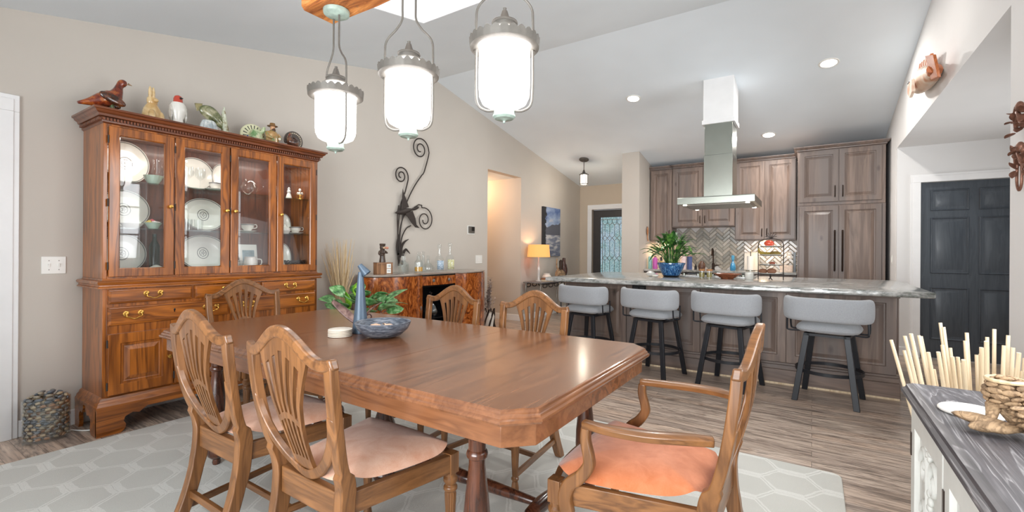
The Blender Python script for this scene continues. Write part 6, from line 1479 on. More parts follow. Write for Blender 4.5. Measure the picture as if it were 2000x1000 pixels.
g = G(); g.box(-0.008, 0.008, -0.018, 0.018, 0, 0.30); single('tablet', g, M['black'], 'thin black tablet standing on edge against the fridge side', 'tablet', (8.05, 0.228, BZ), bevel=0.003)
g = G(); g.box(-0.03, 0.03, -0.085, 0.085, 0, 0.10); nb = single('napkin_box', g, plain('napkin_print', srgb(226, 206, 190), 0.6, var=0.22, scale=36), 'patterned napkin holder at the right end of the back counter', 'box', (8.1, 0.335, BZ), bevel=0.004)
g = G(); g.box(-0.006, 0, -0.036, 0.036, -0.06, 0.06); ou = single('outlet', g, M['white'], 'white outlet plate on the backsplash right of the tiered stand', 'outlet', (XK - 0.013, 0.315, 1.17), bevel=0.003)
for z in (-0.026, 0.026): g = G(); g.box(-0.010, -0.006, -0.016, 0.016, z - 0.015, z + 0.015); obj('socket', g, M['china'], ou, bevel=0.002)
sn = thing('wooden_spoon', 'carved wooden spoon hanging on the end of the column wall', 'spoon', (8.02, 2.443, 1.50))
g = G(); g.ell((0, -0.018, 0.075), (0.045, 0.012, 0.075)); g.tube(smooth_path([(0, -0.018, 0.01), (-0.005, -0.018, -0.05), (0.02, -0.02, -0.10)], 5), 0.009, 8); obj('bowl', g, wood('spoon_wood', srgb(150, 92, 56), srgb(196, 138, 92), 'z', 2), sn)
g = G(); g.cyl(0.006, -0.02, 0, 8, T((0, 0, 0.145)) @ RX(-pi / 2) @ T((0, 0, 0))); obj('peg', g, M['iron'], sn)

# ------------------------------------------------------------------ on the island
def leafy(t, n_, seed, hz, spread, mat, Lr=(0.18, 0.30), wr=(0.02, 0.034)):
    rnd = random.Random(seed); g = G(); gs = G()
    for k in range(n_):
        a = k * 2.399 + rnd.uniform(-0.3, 0.3); el = rnd.uniform(0.15, 1.35); r = spread * cos(el) * rnd.uniform(0.55, 1.05); z = hz[0] + (hz[1] - hz[0]) * sin(el) * rnd.uniform(0.6, 1.0)
        tip = Vector((r * cos(a), r * sin(a), z)); b0 = Vector((0.05 * cos(a), 0.05 * sin(a), hz[0] - 0.06))
        gs.tube(smooth_path([tuple(b0), tuple(b0.lerp(tip, 0.5) + Vector((0, 0, 0.05))), tuple(tip)], 4), 0.0028, 5)
        d = (tip - b0).normalized() + Vector((0.35 * cos(a), 0.35 * sin(a), rnd.uniform(-0.1, 0.3)))
        leaf_shape(g, tip, d, rnd.uniform(*Lr), rnd.uniform(*wr), rnd.uniform(0.35, 0.85), 0.25, 8, 4)
    obj('foliage', g, mat, t, smooth=60, solid=0.0012); obj('stems', gs, M['leaf'], t)
pl = thing('peace_lily', 'leafy green plant in a deep blue glazed pot on the island', 'potted plant', (5.50, 1.385, CT))
n = N('blue_glaze'); nz = n.noise(n.coord((3.2, 3.2, 0.5)), 26, 4, 0.6, 0.6); n.base(n.ramp(nz.outputs['Fac'], [(0.36, srgb(16, 42, 82)), (0.52, srgb(34, 92, 150)), (0.68, srgb(126, 176, 204))])); bglz = n.set(0.1, coat=0.6)
g = G(); g.lathe([(0.0, 0.02), (0.095, 0.02), (0.10, 0.03), (0.135, 0.10), (0.150, 0.145), (0.158, 0.150), (0.158, 0.164), (0.148, 0.166), (0.138, 0.15), (0.0, 0.148)], 44); obj('pot', g, bglz, pl)
g = G(); g.lathe([(0, 0), (0.085, 0), (0.09, 0.019), (0, 0.019)], 30); obj('saucer', g, M['black'], pl)
g = G(); g.cyl(0.136, 0.1485, 0.152, 30); obj('soil', g, M['soil'], pl)
leafy(pl, 86, 21, (0.20, 0.47), 0.22, M['leaf'], (0.14, 0.25), (0.024, 0.040))
g = G(); g.ell((0, 0, 0.035), (0.042, 0.05, 0.035), shape=lambda p: (p.x * (1 + 0.15 * sin(5 * p.z)), p.y * (1 + 0.15 * cos(4 * p.z)), p.z)); single('crystal_rock', g, plain('white_rock', srgb(222, 218, 212), 0.35, var=0.12, scale=30), 'round white rock left of the blue plant pot', 'rock', (5.42, 1.60, CT))
g = G(); g.ell((0, 0, 0.016), (0.028, 0.036, 0.016)); single('white_pebble', g, M['china'], 'small flat white stone at the foot of the blue pot', 'rock', (5.33, 1.52, CT))
cork = plain('cork', srgb(186, 132, 88), 0.8, var=0.15, scale=80)
for y, w in ((1.065, 'left'), (0.985, 'right')):
    sj = thing('spice_jar', 'small glass spice jar with cork lid, the %s one of the pair' % w, 'jar', (5.60, y, CT), 0, 'pair of cork-lidded spice jars')
    g = G(); g.lathe([(0, 0), (0.030, 0), (0.031, 0.004), (0.031, 0.075), (0.029, 0.075), (0.029, 0.004), (0, 0.004)], 24); obj('jar', g, M['glassware'], sj)
    g = G(); g.lathe([(0, 0.005), (0.0285, 0.005), (0.0285, 0.058), (0, 0.058)], 20); obj('spice', g, plain('spice_mix', srgb(176, 158, 96), 0.8, var=0.3, scale=90), sj)
    g = G(); g.lathe([(0, 0.0755), (0.032, 0.0755), (0.032, 0.098), (0, 0.098)], 24); obj('lid', g, cork, sj)
cocow = wood('turned_bowl_wood', srgb(96, 52, 32), srgb(158, 92, 60), 'x', 2.0, 0.3, 0.3)
g = G(); g.lathe([(0, 0), (0.06, 0), (0.065, 0.008), (0.10, 0.03), (0.142, 0.056), (0.138, 0.060), (0.09, 0.036), (0, 0.018)], 40, S(0.8, 1, 1)); single('wooden_bowl', g, cocow, 'shallow reddish-brown wooden bowl with pointed rim on the island', 'bowl', (5.47, 0.780, CT))
wm = thing('candle_holder', 'small white mug-shaped candle holder right of the wooden bowl', 'candle holder', (5.55, 0.575, CT))
g = G(); g.lathe([(0, 0), (0.036, 0), (0.043, 0.012), (0.043, 0.07), (0.039, 0.074), (0.039, 0.012), (0, 0.010)], 26); obj('cup', g, M['china'], wm); g = G(); g.cyl(0.037, 0.0125, 0.045, 20); obj('candle', g, M['white'], wm)
ts = thing('tiered_stand', 'four-tier wire fruit stand with white plates on the island', 'fruit stand', (5.50, 0.369, CT + 0.005))
g = G()
for y in (-0.115, 0.115): g.tube(smooth_path([(0, y, 0.0), (0, y, 0.20), (0, y, 0.36), (0, y * 0.8, 0.41), (0, y * 0.3, 0.43), (0, 0, 0.432)], 5), 0.0045, 8)
for x in (-0.06, 0.06): g.tube(smooth_path([(x, 0.02 * (1 if x > 0 else -1), 0.0), (x * 0.9, 0, 0.03), (0, 0, 0.05)], 5), 0.005, 8)
TZs = (0.062, 0.155, 0.255, 0.345)
for z in TZs:
    g.tube([(0.088 * cos(2*pi*k/36), 0.103 * sin(2*pi*k/36), z) for k in range(36)], 0.003, 6, closed=True)
    for y in (-1, 1): g.rod((0, y * 0.103, z), (0, y * 0.116, z), 0.003, n=6)
for k in range(7):
    a = pi * k / 6; g.tube(smooth_path([(0, 0, 0.432), (0, 0.03 * cos(a), 0.45 + 0.02 * sin(a)), (0, 0.055 * cos(a), 0.455 + 0.045 * sin(a))], 4), 0.003, 5)
obj('wire_frame', g, M['iron'], ts)
g = G(); g.lathe([(0, 0.004), (0.07, 0.004), (0.105, 0.017), (0.104, 0.019), (0.07, 0.008), (0, 0.008)], 34); pl0 = single('serving_plate', g, M['china'], 'white plate on the lowest tier of the wire fruit stand', 'plate', (5.50, 0.369, CT + TZs[0] - 0.003)); pl0.scale = (0.94, 1, 1)
for z, w in zip(TZs[1:], ('second tier from below', 'third tier from below', 'top tier')): dup(pl0, (5.50, 0.369, CT + z - 0.003), label='white plate on the %s of the wire fruit stand' % w).scale = (0.94, 1, 1)
tom = plain('tomato', srgb(206, 74, 44), 0.25, coat=0.3); pot_ = plain('potato', srgb(142, 98, 74), 0.8, var=0.15)
lob = lambda p: (p.x * (1 + 0.05 * cos(5 * math.atan2(p.y, p.x))), p.y * (1 + 0.05 * cos(5 * math.atan2(p.y, p.x))), p.z * 0.78)
g = G(); g.ell((0, 0, 0.036), (0.048, 0.048, 0.046), 20, 12, shape=lob); tm = single('tomato', g, tom, 'big red tomato on the top tier of the wire fruit stand', 'tomato', (5.490, 0.384, CT + TZs[3] + 0.0055)); g = G(); g.rod((0, 0, 0.068), (0.004, 0, 0.078), 0.003, n=6); obj('stem', g, M['leaf'], tm)
g = G(); q = smooth_path([(0, 0.075, 0.075, 0.006), (0, 0.07, 0.045, 0.012), (0, 0.045, 0.024, 0.018), (0, 0.0, 0.018, 0.018), (0, -0.03, 0.024, 0.012)], 5); g.tube([v[:3] for v in q], [v[3] for v in q], 10); single('banana', g, plain('banana', srgb(150, 128, 44), 0.5, var=0.25, scale=40), 'greenish banana on the left of the third tier', 'banana', (5.470, 0.404, CT + TZs[2] + 0.0055))
g = G(); g.ell((0, 0, 0.022), (0.026, 0.055, 0.022)); single('squash', g, plain('squash', srgb(132, 110, 48), 0.5, var=0.25, scale=40), 'brown-green squash on the right of the third tier', 'squash', (5.500, 0.329, CT + TZs[2] + 0.0055))
g = G(); g.ell((0, 0, 0.018), (0.02, 0.028, 0.018)); single('shallot', g, plain('shallot', srgb(150, 76, 54), 0.4), 'small reddish shallot on the second tier of the fruit stand', 'shallot', (5.490, 0.354, CT + TZs[1] + 0.0055))
g = G(); g.ell((0, 0, 0.027), (0.034, 0.042, 0.027)); pt0 = single('potato', g, pot_, 'brown potato at the left of the lowest fruit stand tier', 'potato', (5.490, 0.439, CT + TZs[0] + 0.0055)); dup(pt0, (5.480, 0.359, CT + TZs[0] + 0.0055), 0.5, 'larger brown potato at the right of the lowest fruit stand tier', scale=1.12)

# ------------------------------------------------------------------ lights in ceiling
slope_r = math.atan(0.19)
for (x, y), w in zip(CANS, ('recessed ceiling light nearest the pendants, left of the white hood box', 'recessed ceiling light at the far right, high in the sloped ceiling', 'recessed ceiling light above the wall cabinets right of the hood', 'recessed ceiling light close to the right wall above the armchair side')):
    t = thing('recessed_light', w, 'ceiling light', (x, y, ceil_z(x) - 0.001)); t.rotation_euler = (0, slope_r if x > XR else -math.atan(0.201), 0); t['group'] = 'recessed kitchen ceiling lights'
    g = G(); g.lathe([(0.095, -0.001), (0.092, -0.007), (0.075, -0.009), (0.072, -0.004), (0.072, -0.001)], 32); obj('trim_ring', g, M['white'], t)
    g = G(); g.lathe([(0.0, -0.0045), (0.0715, -0.0045), (0.0715, -0.001), (0, -0.001)], 28); obj('lens', g, emis('can_lens', (1, 0.97, 0.92, 1), 22), t)
    disk('can_light', (x, y, ceil_z(x) - 0.014), 3 if x < 5 else 25, (1, 0.96, 0.91), 0.07, (0, slope_r if x > XR else -math.atan(0.201), 0))
for y0, y1, z in ((2.42, 2.07, UB), (1.03, 0.24, UB)): area('under_cabinet_light', (8.30, (y0 + y1) / 2, z - 0.02), (8.34, (y0 + y1) / 2, 0.9), 0.06, y0 - y1, (4.5 if y0 > 2 else 2.6) * (y0 - y1) / 0.5, (1.0, 0.68, 0.42))

# ------------------------------------------------------------------ entry: pendant, console, lamp, picture
ep = thing('entry_pendant', 'small lantern pendant lamp hanging from the ceiling near the front door', 'pendant lamp', (7.65, 3.48, ceil_z(7.65)))
g = G(); g.lathe([(0, 0.0), (0.085, 0.0), (0.088, -0.02), (0.07, -0.035), (0, -0.037)], 28, RY(slope_r)); obj('canopy', g, M['pewter2'], ep)
g = G(); g.tube([(0, 0, -0.03), (0, 0, -0.20)], 0.007, 8); obj('stem', g, M['pewter2'], ep)
g = G(); g.lathe([(0, -0.19), (0.012, -0.20), (0.03, -0.25), (0.085, -0.28), (0.085, -0.29), (0, -0.29)], 6); g.lathe([(0.0, -0.465), (0.07, -0.465), (0.078, -0.45), (0.0, -0.45)], 6)
for k in range(6): a = k * pi / 3; g.rod((0.068 * cos(a), 0.068 * sin(a), -0.29), (0.068 * cos(a), 0.068 * sin(a), -0.452), 0.006, n=6)
obj('lantern_frame', g, M['pewter2'], ep)
g = G(); g.lathe([(0.0, -0.449), (0.058, -0.449), (0.058, -0.292), (0, -0.292)], 6); obj('lantern_glass', g, emis('lit_lantern', (1, 0.9, 0.75, 1), 4), ep)
ct = thing('console_table', 'small console table with ornate iron legs below the lit lamp', 'console table', (6.98, 3.98, 0))
g = G(); g.box(-0.27, 0.95, -0.17, 0.20, 0.66, 0.682); obj('top', g, plain('slate_top', srgb(116, 116, 118), 0.35, var=0.15), ct, bevel=0.003)
for x in (-0.22, 0.90):
    for y in (-0.13, 0.16):
        g = G(); s = -1 if x < 0 else 1; q = smooth_path([(x, y, 0.655), (x + s * 0.02, y, 0.58), (x + s * 0.012, y, 0.45), (x - s * 0.012, y, 0.22), (x, y, 0.06), (x + s * 0.03, y, 0.012)], 6); g.tube(q, [0.016 - 0.008 * i / len(q) + 0.003 for i in range(len(q))], 8); g.ell((x + s * 0.032, y, 0.013), (0.018, 0.014, 0.012), 10, 6); obj('leg', g, M['pewter'], ct)
g = G()
for y in (-0.15, 0.18):
    for cx in (-0.12, 0.09, 0.30, 0.55, 0.78):
        g.tube([(cx + 0.075 * cos(2*pi*k/24), y, 0.615 + 0.030 * sin(2*pi*k/24)) for k in range(24)], 0.009, 6, closed=True)
g.box(-0.25, 0.93, -0.155, -0.145, 0.645, 0.66); obj('fretwork', g, M['iron'], ct)
KT = 0.6825
lm = thing('table_lamp', 'lit table lamp with an orange drum shade and slender glass base', 'lamp', (6.93, 4.0, KT))
n = N('lit_shade'); n.base(srgb(222, 160, 84)); n.p.inputs['Emission Color'].default_value = (1.0, 0.50, 0.17, 1); n.p.inputs['Emission Strength'].default_value = 0.55
g = G(); g.lathe([(0.200, 0.425), (0.182, 0.640), (0.1805, 0.640), (0.1985, 0.425)], 40); obj('lamp_shade', g, n.set(0.8), lm)
g = G(); g.lathe([(0, 0), (0.055, 0), (0.06, 0.012), (0.03, 0.02), (0.022, 0.05), (0.030, 0.15), (0.032, 0.22), (0.018, 0.31), (0.012, 0.34), (0.010, 0.46), (0, 0.46)], 24); obj('base', g, plain('pale_glass_base', srgb(202, 202, 198), 0.15, coat=0.5), lm)
g = G(); g.rod((0, 0, 0.455), (0, 0, 0.60), 0.005, n=8)
for k in range(3): a = k * 2.094; g.rod((0, 0, 0.60), (0.182 * cos(a), 0.182 * sin(a), 0.625), 0.0025, n=6)
obj('harp', g, M['brass'], lm); g = G(); g.ell((0, 0, 0.515), (0.03, 0.03, 0.04)); obj('bulb', g, emis('warm_bulb', (1, 0.72, 0.42, 1), 30), lm)
point('entry_light', (7.65, 3.48, ceil_z(7.65) - 0.52), 9, (1, 0.88, 0.72), 0.06)
point('lamp_light', (6.93, 4.0, KT + 0.525), 16, (1, 0.70, 0.42), 0.035)
bkm = [plain('book_cloth_%s' % 'abc'[i], c_, 0.7) for i, c_ in enumerate((srgb(140, 96, 66), srgb(206, 190, 160), srgb(120, 104, 88)))]
for i, (z, sx, sy, r, lb) in enumerate(((0, 0.13, 0.10, 0.1, 'cream book at the bottom of the pile on the console table'), (0.0265, 0.12, 0.09, -0.12, 'brown book on top of the pile on the console table'))):
    t = thing('book', lb, 'book', (7.13, 3.89, KT + z), r); g = G(); g.box(-sx, sx, -sy, sy, 0, 0.004); g.box(-sx, sx, -sy, sy, 0.022, 0.026); g.box(-sx, -sx + 0.004, -sy, sy, 0.004, 0.022); obj('cover', g, bkm[1 - i], t); g = G(); g.box(-sx + 0.004, sx - 0.005, -sy + 0.005, sy - 0.005, 0.0045, 0.0215); obj('pages', g, M['china'], t)
g = G(); g.lathe([(0, 0), (0.07, 0), (0.09, 0.06), (0.06, 0.1), (0.065, 0.12), (0.055, 0.12), (0.05, 0.1), (0, 0.02)], 24); single('white_pitcher_vase', g, M['china'], 'squat white vase on the console table right of the lamp', 'vase', (7.37, 4.08, KT))
# canvas of a misty lake at dusk
n = N('lake_canvas'); sx_ = n.n('ShaderNodeSeparateXYZ'); n.l(n.coord(), sx_.inputs[0]); ux = sx_.outputs[0]; uz = sx_.outputs[2]
nz = n.noise(n.coord((1, 1, 2.0)), 3.2, 5, 0.6); nf = n.noise(n.coord((1.0, 1, 1.0)), 16, 5, 0.7)
sky = n.ramp(n.math('ADD', nz.outputs['Fac'], n.math('MULTIPLY', uz, 0.35)), [(0.35, srgb(206, 200, 196)), (0.55, srgb(150, 168, 196)), (0.75, srgb(84, 108, 158))])
hill = n.math('LESS_THAN', n.math('SUBTRACT', uz, n.math('MULTIPLY', n.noise(n.coord((1, 1, 0.01)), 2.2, 3).outputs['Fac'], 0.24)), n.math('MULTIPLY', ux, 0.16))
c = n.mix(hill, sky, srgb(92, 94, 104))
water = n.math('LESS_THAN', uz, -0.06); wc = n.ramp(n.math('ADD', n.noise(n.coord((1, 1, 4.0)), 4, 4).outputs['Fac'], n.math('MULTIPLY', uz, 0.45)), [(0.2, srgb(96, 104, 128)), (0.36, srgb(128, 134, 150)), (0.5, srgb(196, 194, 194))])
c = n.mix(water, c, wc)
tree = n.math('LESS_THAN', n.math('ADD', ux, n.math('MULTIPLY', nf.outputs['Fac'], 0.26)), n.math('ADD', -0.12, n.math('MULTIPLY', n.math('ABSOLUTE', uz), 0.06)))
n.base(n.mix(tree, c, srgb(40, 40, 44))); canv = n.set(0.6)
g = G(); g.box(-0.345, 0.345, -0.035, 0, -0.465, 0.465); pic = single('canvas_print', g, canv, 'canvas print of a calm lake with a dark tree at the left edge', 'picture', (7.755, YL - 0.001, 1.58), bevel=0.003)
cw = thing('carved_bear_figure', 'dark carved upright figure at the far end of the console table', 'figurine', (7.84, 3.98, KT)); cw.scale = (0.9, 0.9, 1.14)
g = G(); spine(g, [(0, 0, 0.02), (0.0, 0, 0.08), (0.015, 0, 0.16), (0.0, 0, 0.24), (0.02, 0, 0.30), (0.03, 0, 0.35)], [0.05, 0.075, 0.085, 0.06, 0.04, 0.03], 14)
g.ell((0.06, -0.03, 0.18), (0.03, 0.03, 0.07)); g.ell((-0.06, -0.03, 0.12), (0.03, 0.03, 0.08)); g.ell((0.045, 0, 0.335), (0.035, 0.022, 0.02)); obj('body', g, plain('carved_brown', srgb(70, 40, 32), 0.3, var=0.35, scale=30, coat=0.4), cw)
g = G(); g.lathe([(0, 0), (0.07, 0), (0.07, 0.02), (0, 0.02)], 18); obj('base', g, plain('carved_base', srgb(60, 36, 28), 0.4), cw)
dw = thing('driftwood_arrangement', 'tan driftwood piece on the console table between lamp and carved figure', 'driftwood', (7.56, 3.90, KT), radians(0)); dw.scale = (0.95, 1.0, 2.6)
g = G(); q = smooth_path([(-0.16, 0, 0.035, 0.03), (-0.06, 0.01, 0.04, 0.04), (0.06, -0.01, 0.035, 0.035), (0.2, 0.0, 0.03, 0.02)], 6); g.tube([v[:3] for v in q], [v[3] for v in q], 12); g.tube(smooth_path([(-0.08, 0, 0.06), (-0.11, 0.02, 0.10), (-0.10, 0.02, 0.15)], 5), 0.012, 8); g.ell((0.02, 0.02, 0.07), (0.05, 0.03, 0.02)); obj('log', g, M['drift'], dw)
g = G(); g.lathe([(0, 0), (0.03, 0), (0.032, 0.06), (0.0, 0.07)], 14, T((-0.02, -0.02, 0.075))); obj('seed_pod', g, M['bronze'], dw)
point('hall_light', (6.2, 5.15, 2.36), 24, (1, 0.60, 0.34), 0.08)

# ------------------------------------------------------------------ right wall: fish, vine sculptures, switch
MR = face_m((0, 0, 0), (-1, 0, 0), (0, 0, 1), (0, 1, 0))         # drawn on the wall as seen from the room: a = -x
fi = thing('fish_wall_art', 'orange and white wooden fish sculpture high on the right wall', 'wall art', (5.05, YR + 0.03, 2.66))
def fob(name, g, mat, parent=fi, **k): return obj(name, g, mat, parent, **k)
n = N('striped_fish'); sx_ = n.n('ShaderNodeSeparateXYZ'); n.l(n.coord(), sx_.inputs[0]); wv_ = n.math('SINE', n.math('ADD', n.math('MULTIPLY', sx_.outputs[2], 95.0), n.math('MULTIPLY', sx_.outputs[0], 60.0)))
nz = n.noise(n.coord(), 6, 3); body_c = n.ramp(nz.outputs['Fac'], [(0.35, srgb(206, 140, 98)), (0.5, srgb(232, 214, 196)), (0.65, srgb(222, 190, 166))])
n.base(n.mix(n.math('MULTIPLY', n.math('GREATER_THAN', wv_, 0.5), n.math('GREATER_THAN', sx_.outputs[2], 0.0)), body_c, srgb(120, 84, 66))); fishm = n.set(0.5)
orng = wood('orange_fin', srgb(160, 84, 40), srgb(206, 120, 66), 'z', 2, 0.5, 0.1)
FA = radians(-9.4)
g = G(); g.ell((0, 0.03, 0), (0.46, 0.075, 0.100), 28, 16, M=RY(FA), shape=lambda p: (p.x, p.y, p.z * (1 + 0.25 * p.x))); fob('body', g, fishm)
FW = face_m((0, 0.03, 0), (1, 0, 0), (0, 0, 1), (0, -1, 0)) @ RZ(-FA)
tl_ = [(-0.573, 0.12, 0.0), (-0.727, 0.10, -0.05), (-0.594, 0.05, -0.176), (-0.414, 0.06, -0.139)]
g = G(); g.loops([[g.V(p) for p in tl_], [g.V((p[0] + 0.014, p[1] - 0.02, p[2])) for p in tl_]]); g.rod((-0.42, 0.04, -0.075), (-0.53, 0.075, -0.09), 0.05, 0.03); fob('tail', g, orng, bevel=0.003)
for k in range(6):
    g = G(); x = 0.20 - k * 0.085; g.prism([(x, 0.075), (x + 0.055, 0.075), (x + 0.02, 0.150), (x - 0.03, 0.150)], -0.012, 0.008, FW); fob('dorsal_spine', g, orng, bevel=0.002)
g = G(); g.prism([(0.06, -0.03), (-0.14, -0.01), (-0.20, -0.11), (-0.08, -0.15), (0.02, -0.11)], -0.105, -0.085, FW); g.rod((0.0, 0.09, -0.02), (0.0, 0.125, -0.03), 0.012, n=8); fob('pectoral_fin', g, fishm, bevel=0.003)
g = G(); g.ell((0.30, 0.092, 0.06), (0.018, 0.010, 0.018)); fob('eye', g, M['black'])
rust = plain('rusted_copper', srgb(124, 86, 70), 0.5, 0.5, var=0.25, scale=40)
def vine(label, loc, seed, hook):
    t = thing('metal_vine_sculpture', label, 'wall art', loc); t.scale = (0.55, 0.8, 0.5); rnd = random.Random(seed)
    g = G(); g.tube(smooth_path([(0.16, 0.02, -0.02), (0.06, 0.03, 0.05), (-0.02, 0.03, -0.03), (-0.12, 0.02, 0.05), (-0.3, 0.02, 0.02)], 6), 0.016, 8); g.tube(smooth_path([(0.10, 0.03, 0.10), (0.02, 0.04, 0.05), (-0.06, 0.03, -0.08)], 6), 0.012, 8); g.tube(smooth_path([(0.14, 0.03, -0.05), (0.17, 0.03, 0.08), (0.13, 0.03, 0.16)], 6), 0.010, 8)
    if hook: g.tube(smooth_path([(0.12, 0.03, -0.02), (0.13, 0.03, -0.18), (0.08, 0.03, -0.27), (0.02, 0.03, -0.20), (0.02, 0.03, -0.02)], 7), 0.007, 8)
    obj('branch', g, rust, t)
    for k in range(9):
        g = G(); a = rnd.uniform(0, 6.28); x, z = rnd.uniform(-0.16, 0.17), rnd.uniform(-0.10, 0.13); leaf_shape(g, (x, 0.035, z), (cos(a), 0.25, sin(a)), 0.10, 0.024, 0.0, 0.3, 6, 3); obj('leaf', g, rust, t, solid=0.002, smooth=60)
    g = G(); g.ell((0.03, 0.035, 0.13), (0.04, 0.02, 0.05)); g.ell((-0.03, 0.03, 0.09), (0.03, 0.02, 0.03)); obj('bud', g, rust, t)
    g = G(); g.rod((0, 0.0, 0.0), (0, 0.035, 0.0), 0.006, n=8); obj('wall_peg', g, M['iron'], t)
vine('upper rusted copper leaf sculpture on the right wall by the opening', (3.06, YR + 0.001, 1.825), 2, False)
vine('lower rusted copper leaf sculpture with a hanging loop on the right wall', (3.05, YR + 0.001, 1.635), 5, True)
g = G(); g.box(-0.036, 0.036, 0, 0.006, -0.058, 0.058); s3 = single('light_switch', g, M['white'], 'white switch plate on the wall beside the fridge cabinet', 'light switch', (7.40, YR + 0.0005, 1.125), bevel=0.003); g = G(); g.box(-0.016, 0.016, 0.005, 0.010, -0.033, 0.033); obj('rocker', g, M['white'], s3, bevel=0.002)

# ------------------------------------------------------------------ white cabinet with a dark top
wc = thing('carved_white_cabinet', 'white carved cabinet with a dark limed-oak top in the right foreground', 'cabinet', (0.95, -0.52, 0))
n = N('limed_oak'); v = n.coord((0.10, 1, 1)); nz = n.noise(v, 9, 3, 0.5, 1.8); f = n.math('FRACT', n.math('MULTIPLY', nz.outputs['Fac'], 9.0)); fine = n.noise(n.coord((0.04, 1, 1)), 90, 3, 0.7)
f = n.math('MULTIPLY', n.ramp(f, [(0.0, (1, 1, 1)), (0.16, (0.25, 0.25, 0.25)), (0.4, (0, 0, 0)), (0.9, (0, 0, 0)), (1.0, (1, 1, 1))]), n.ramp(fine.outputs['Fac'], [(0.35, (0.1, 0.1, 0.1)), (0.6, (1, 1, 1))]))
n.base(n.mix(n.math('MULTIPLY', f, 0.8), n.ramp(fine.outputs['Fac'], [(0.3, srgb(62, 60, 64)), (0.7, srgb(92, 89, 92))]), srgb(166, 163, 164))); n.bump(fine.outputs['Fac'], 0.15, 0.002); lime = n.set(0.42)
WT = 0.80
g = G(); rings = []
for ins, z in ((0.022, WT - 0.052), (0.018, WT - 0.046), (0.006, WT - 0.040), (0.0, WT - 0.030), (0.002, WT - 0.022), (0.010, WT - 0.016), (0.012, WT - 0.008), (0.020, WT - 0.004), (0.026, WT)):
    rings.append([g.V(p) for p in ((-0.9 + ins, -0.285, z), (0.945 - ins, -0.285, z), (0.945 - ins, 0.285 - ins, z), (-0.9 + ins, 0.285 - ins, z))])
g.loops(rings); obj('top', g, lime, wc, smooth=25)
M['chalk'] = plain('chalk_white', srgb(214, 214, 208), 0.6, var=0.05, scale=12)
g = G(); g.box(-0.87, 0.915, -0.28, 0.245, 0.08, WT - 0.053); obj('case', g, M['chalk'], wc, bevel=0.003)
g = G(); g.box(-0.88, 0.925, -0.282, 0.255, 0.0, 0.08); obj('plinth', g, M['chalk'], wc, bevel=0.004)
for x in (0.905, 0.49, 0.075, -0.34):
    g = G(); w = 0.405; fm = face_m((x, 0.246, 0.10), (-1, 0, 0), (0, 0, 1), (0, 1, 0)); g.nest(w, 0.635, [(0, 0), (0.0, 0.016), (0.003, 0.018), (0.055, 0.018), (0.060, 0.006), (0.07, 0.004)], fm, 0.0)
    d = obj('door', g, M['chalk'], wc, smooth=0)
    g = G(); cf_ = lambda a, b, c: tuple(fm @ Vector((a, b, c)))
    for s in (1, -1):
        for b0, r0 in ((0.50, 0.060), (0.36, 0.05), (0.20, 0.055), (0.11, 0.035)):
            q = [(w / 2 + s * (0.055 + r0 * (1 - t_) * cos(1.6 * 2 * pi * t_) * 0.9), b0 + r0 * (1 - t_) * sin(1.6 * 2 * pi * t_)) for t_ in [k / 30 for k in range(31)]]
            g.tube([cf_(a, b, 0.008) for a, b in q], 0.007, 6)
    g.tube([cf_(w / 2, b, 0.008) for b in (0.09, 0.2, 0.3, 0.4, 0.55)], 0.009, 6)
    for b in (0.57, 0.44, 0.28): 
        for k in range(6): a = k * pi / 3; g.ell(cf_(w / 2 + 0.022 * cos(a), b + 0.022 * sin(a), 0.008), (0.013, 0.008, 0.013), 8, 5)
    obj('carved_relief', g, M['chalk'], d, smooth=60)
    g = G(); hz_ = cf_(0.012, 0.0, 0)[0]
    for z in (0.20, 0.62): g.box(x - 0.014, x - 0.001, 0.262, 0.2665, z - 0.035, z + 0.035)
    obj('hinge', g, M['bronze'], d)
    g = G(); kx = x - w + 0.028
    q = [(kx + 0.020 * (1 if t_ < .5 else 1) * 0.8 * (16 * sin(a) ** 3) / 16, 0.46 + 0.020 * (13 * cos(a) - 5 * cos(2 * a) - 2 * cos(3 * a) - cos(4 * a)) / 16) for t_, a in [(k / 32, 2 * pi * k / 32) for k in range(32)]]
    g.tube([(a, 0.276, b) for a, b in q], 0.0035, 6, closed=True); g.rod((kx, 0.262, 0.455), (kx, 0.276, 0.455), 0.005, n=8); g.tube([(kx, 0.276, 0.44), (kx - 0.004, 0.276, 0.405)], 0.004, 6); obj('heart_pull', g, M['iron'], d)
g = G(); g.lathe([(0, 0), (0.060, 0), (0.063, 0.003), (0.063, 0.006), (0.060, 0.009), (0, 0.009)], 40); single('white_trivet', g, plain('white_stone', srgb(226, 222, 214), 0.4), 'round white stone trivet lying on the dark cabinet top', 'trivet', (1.60, -0.335, WT + 0.0005))
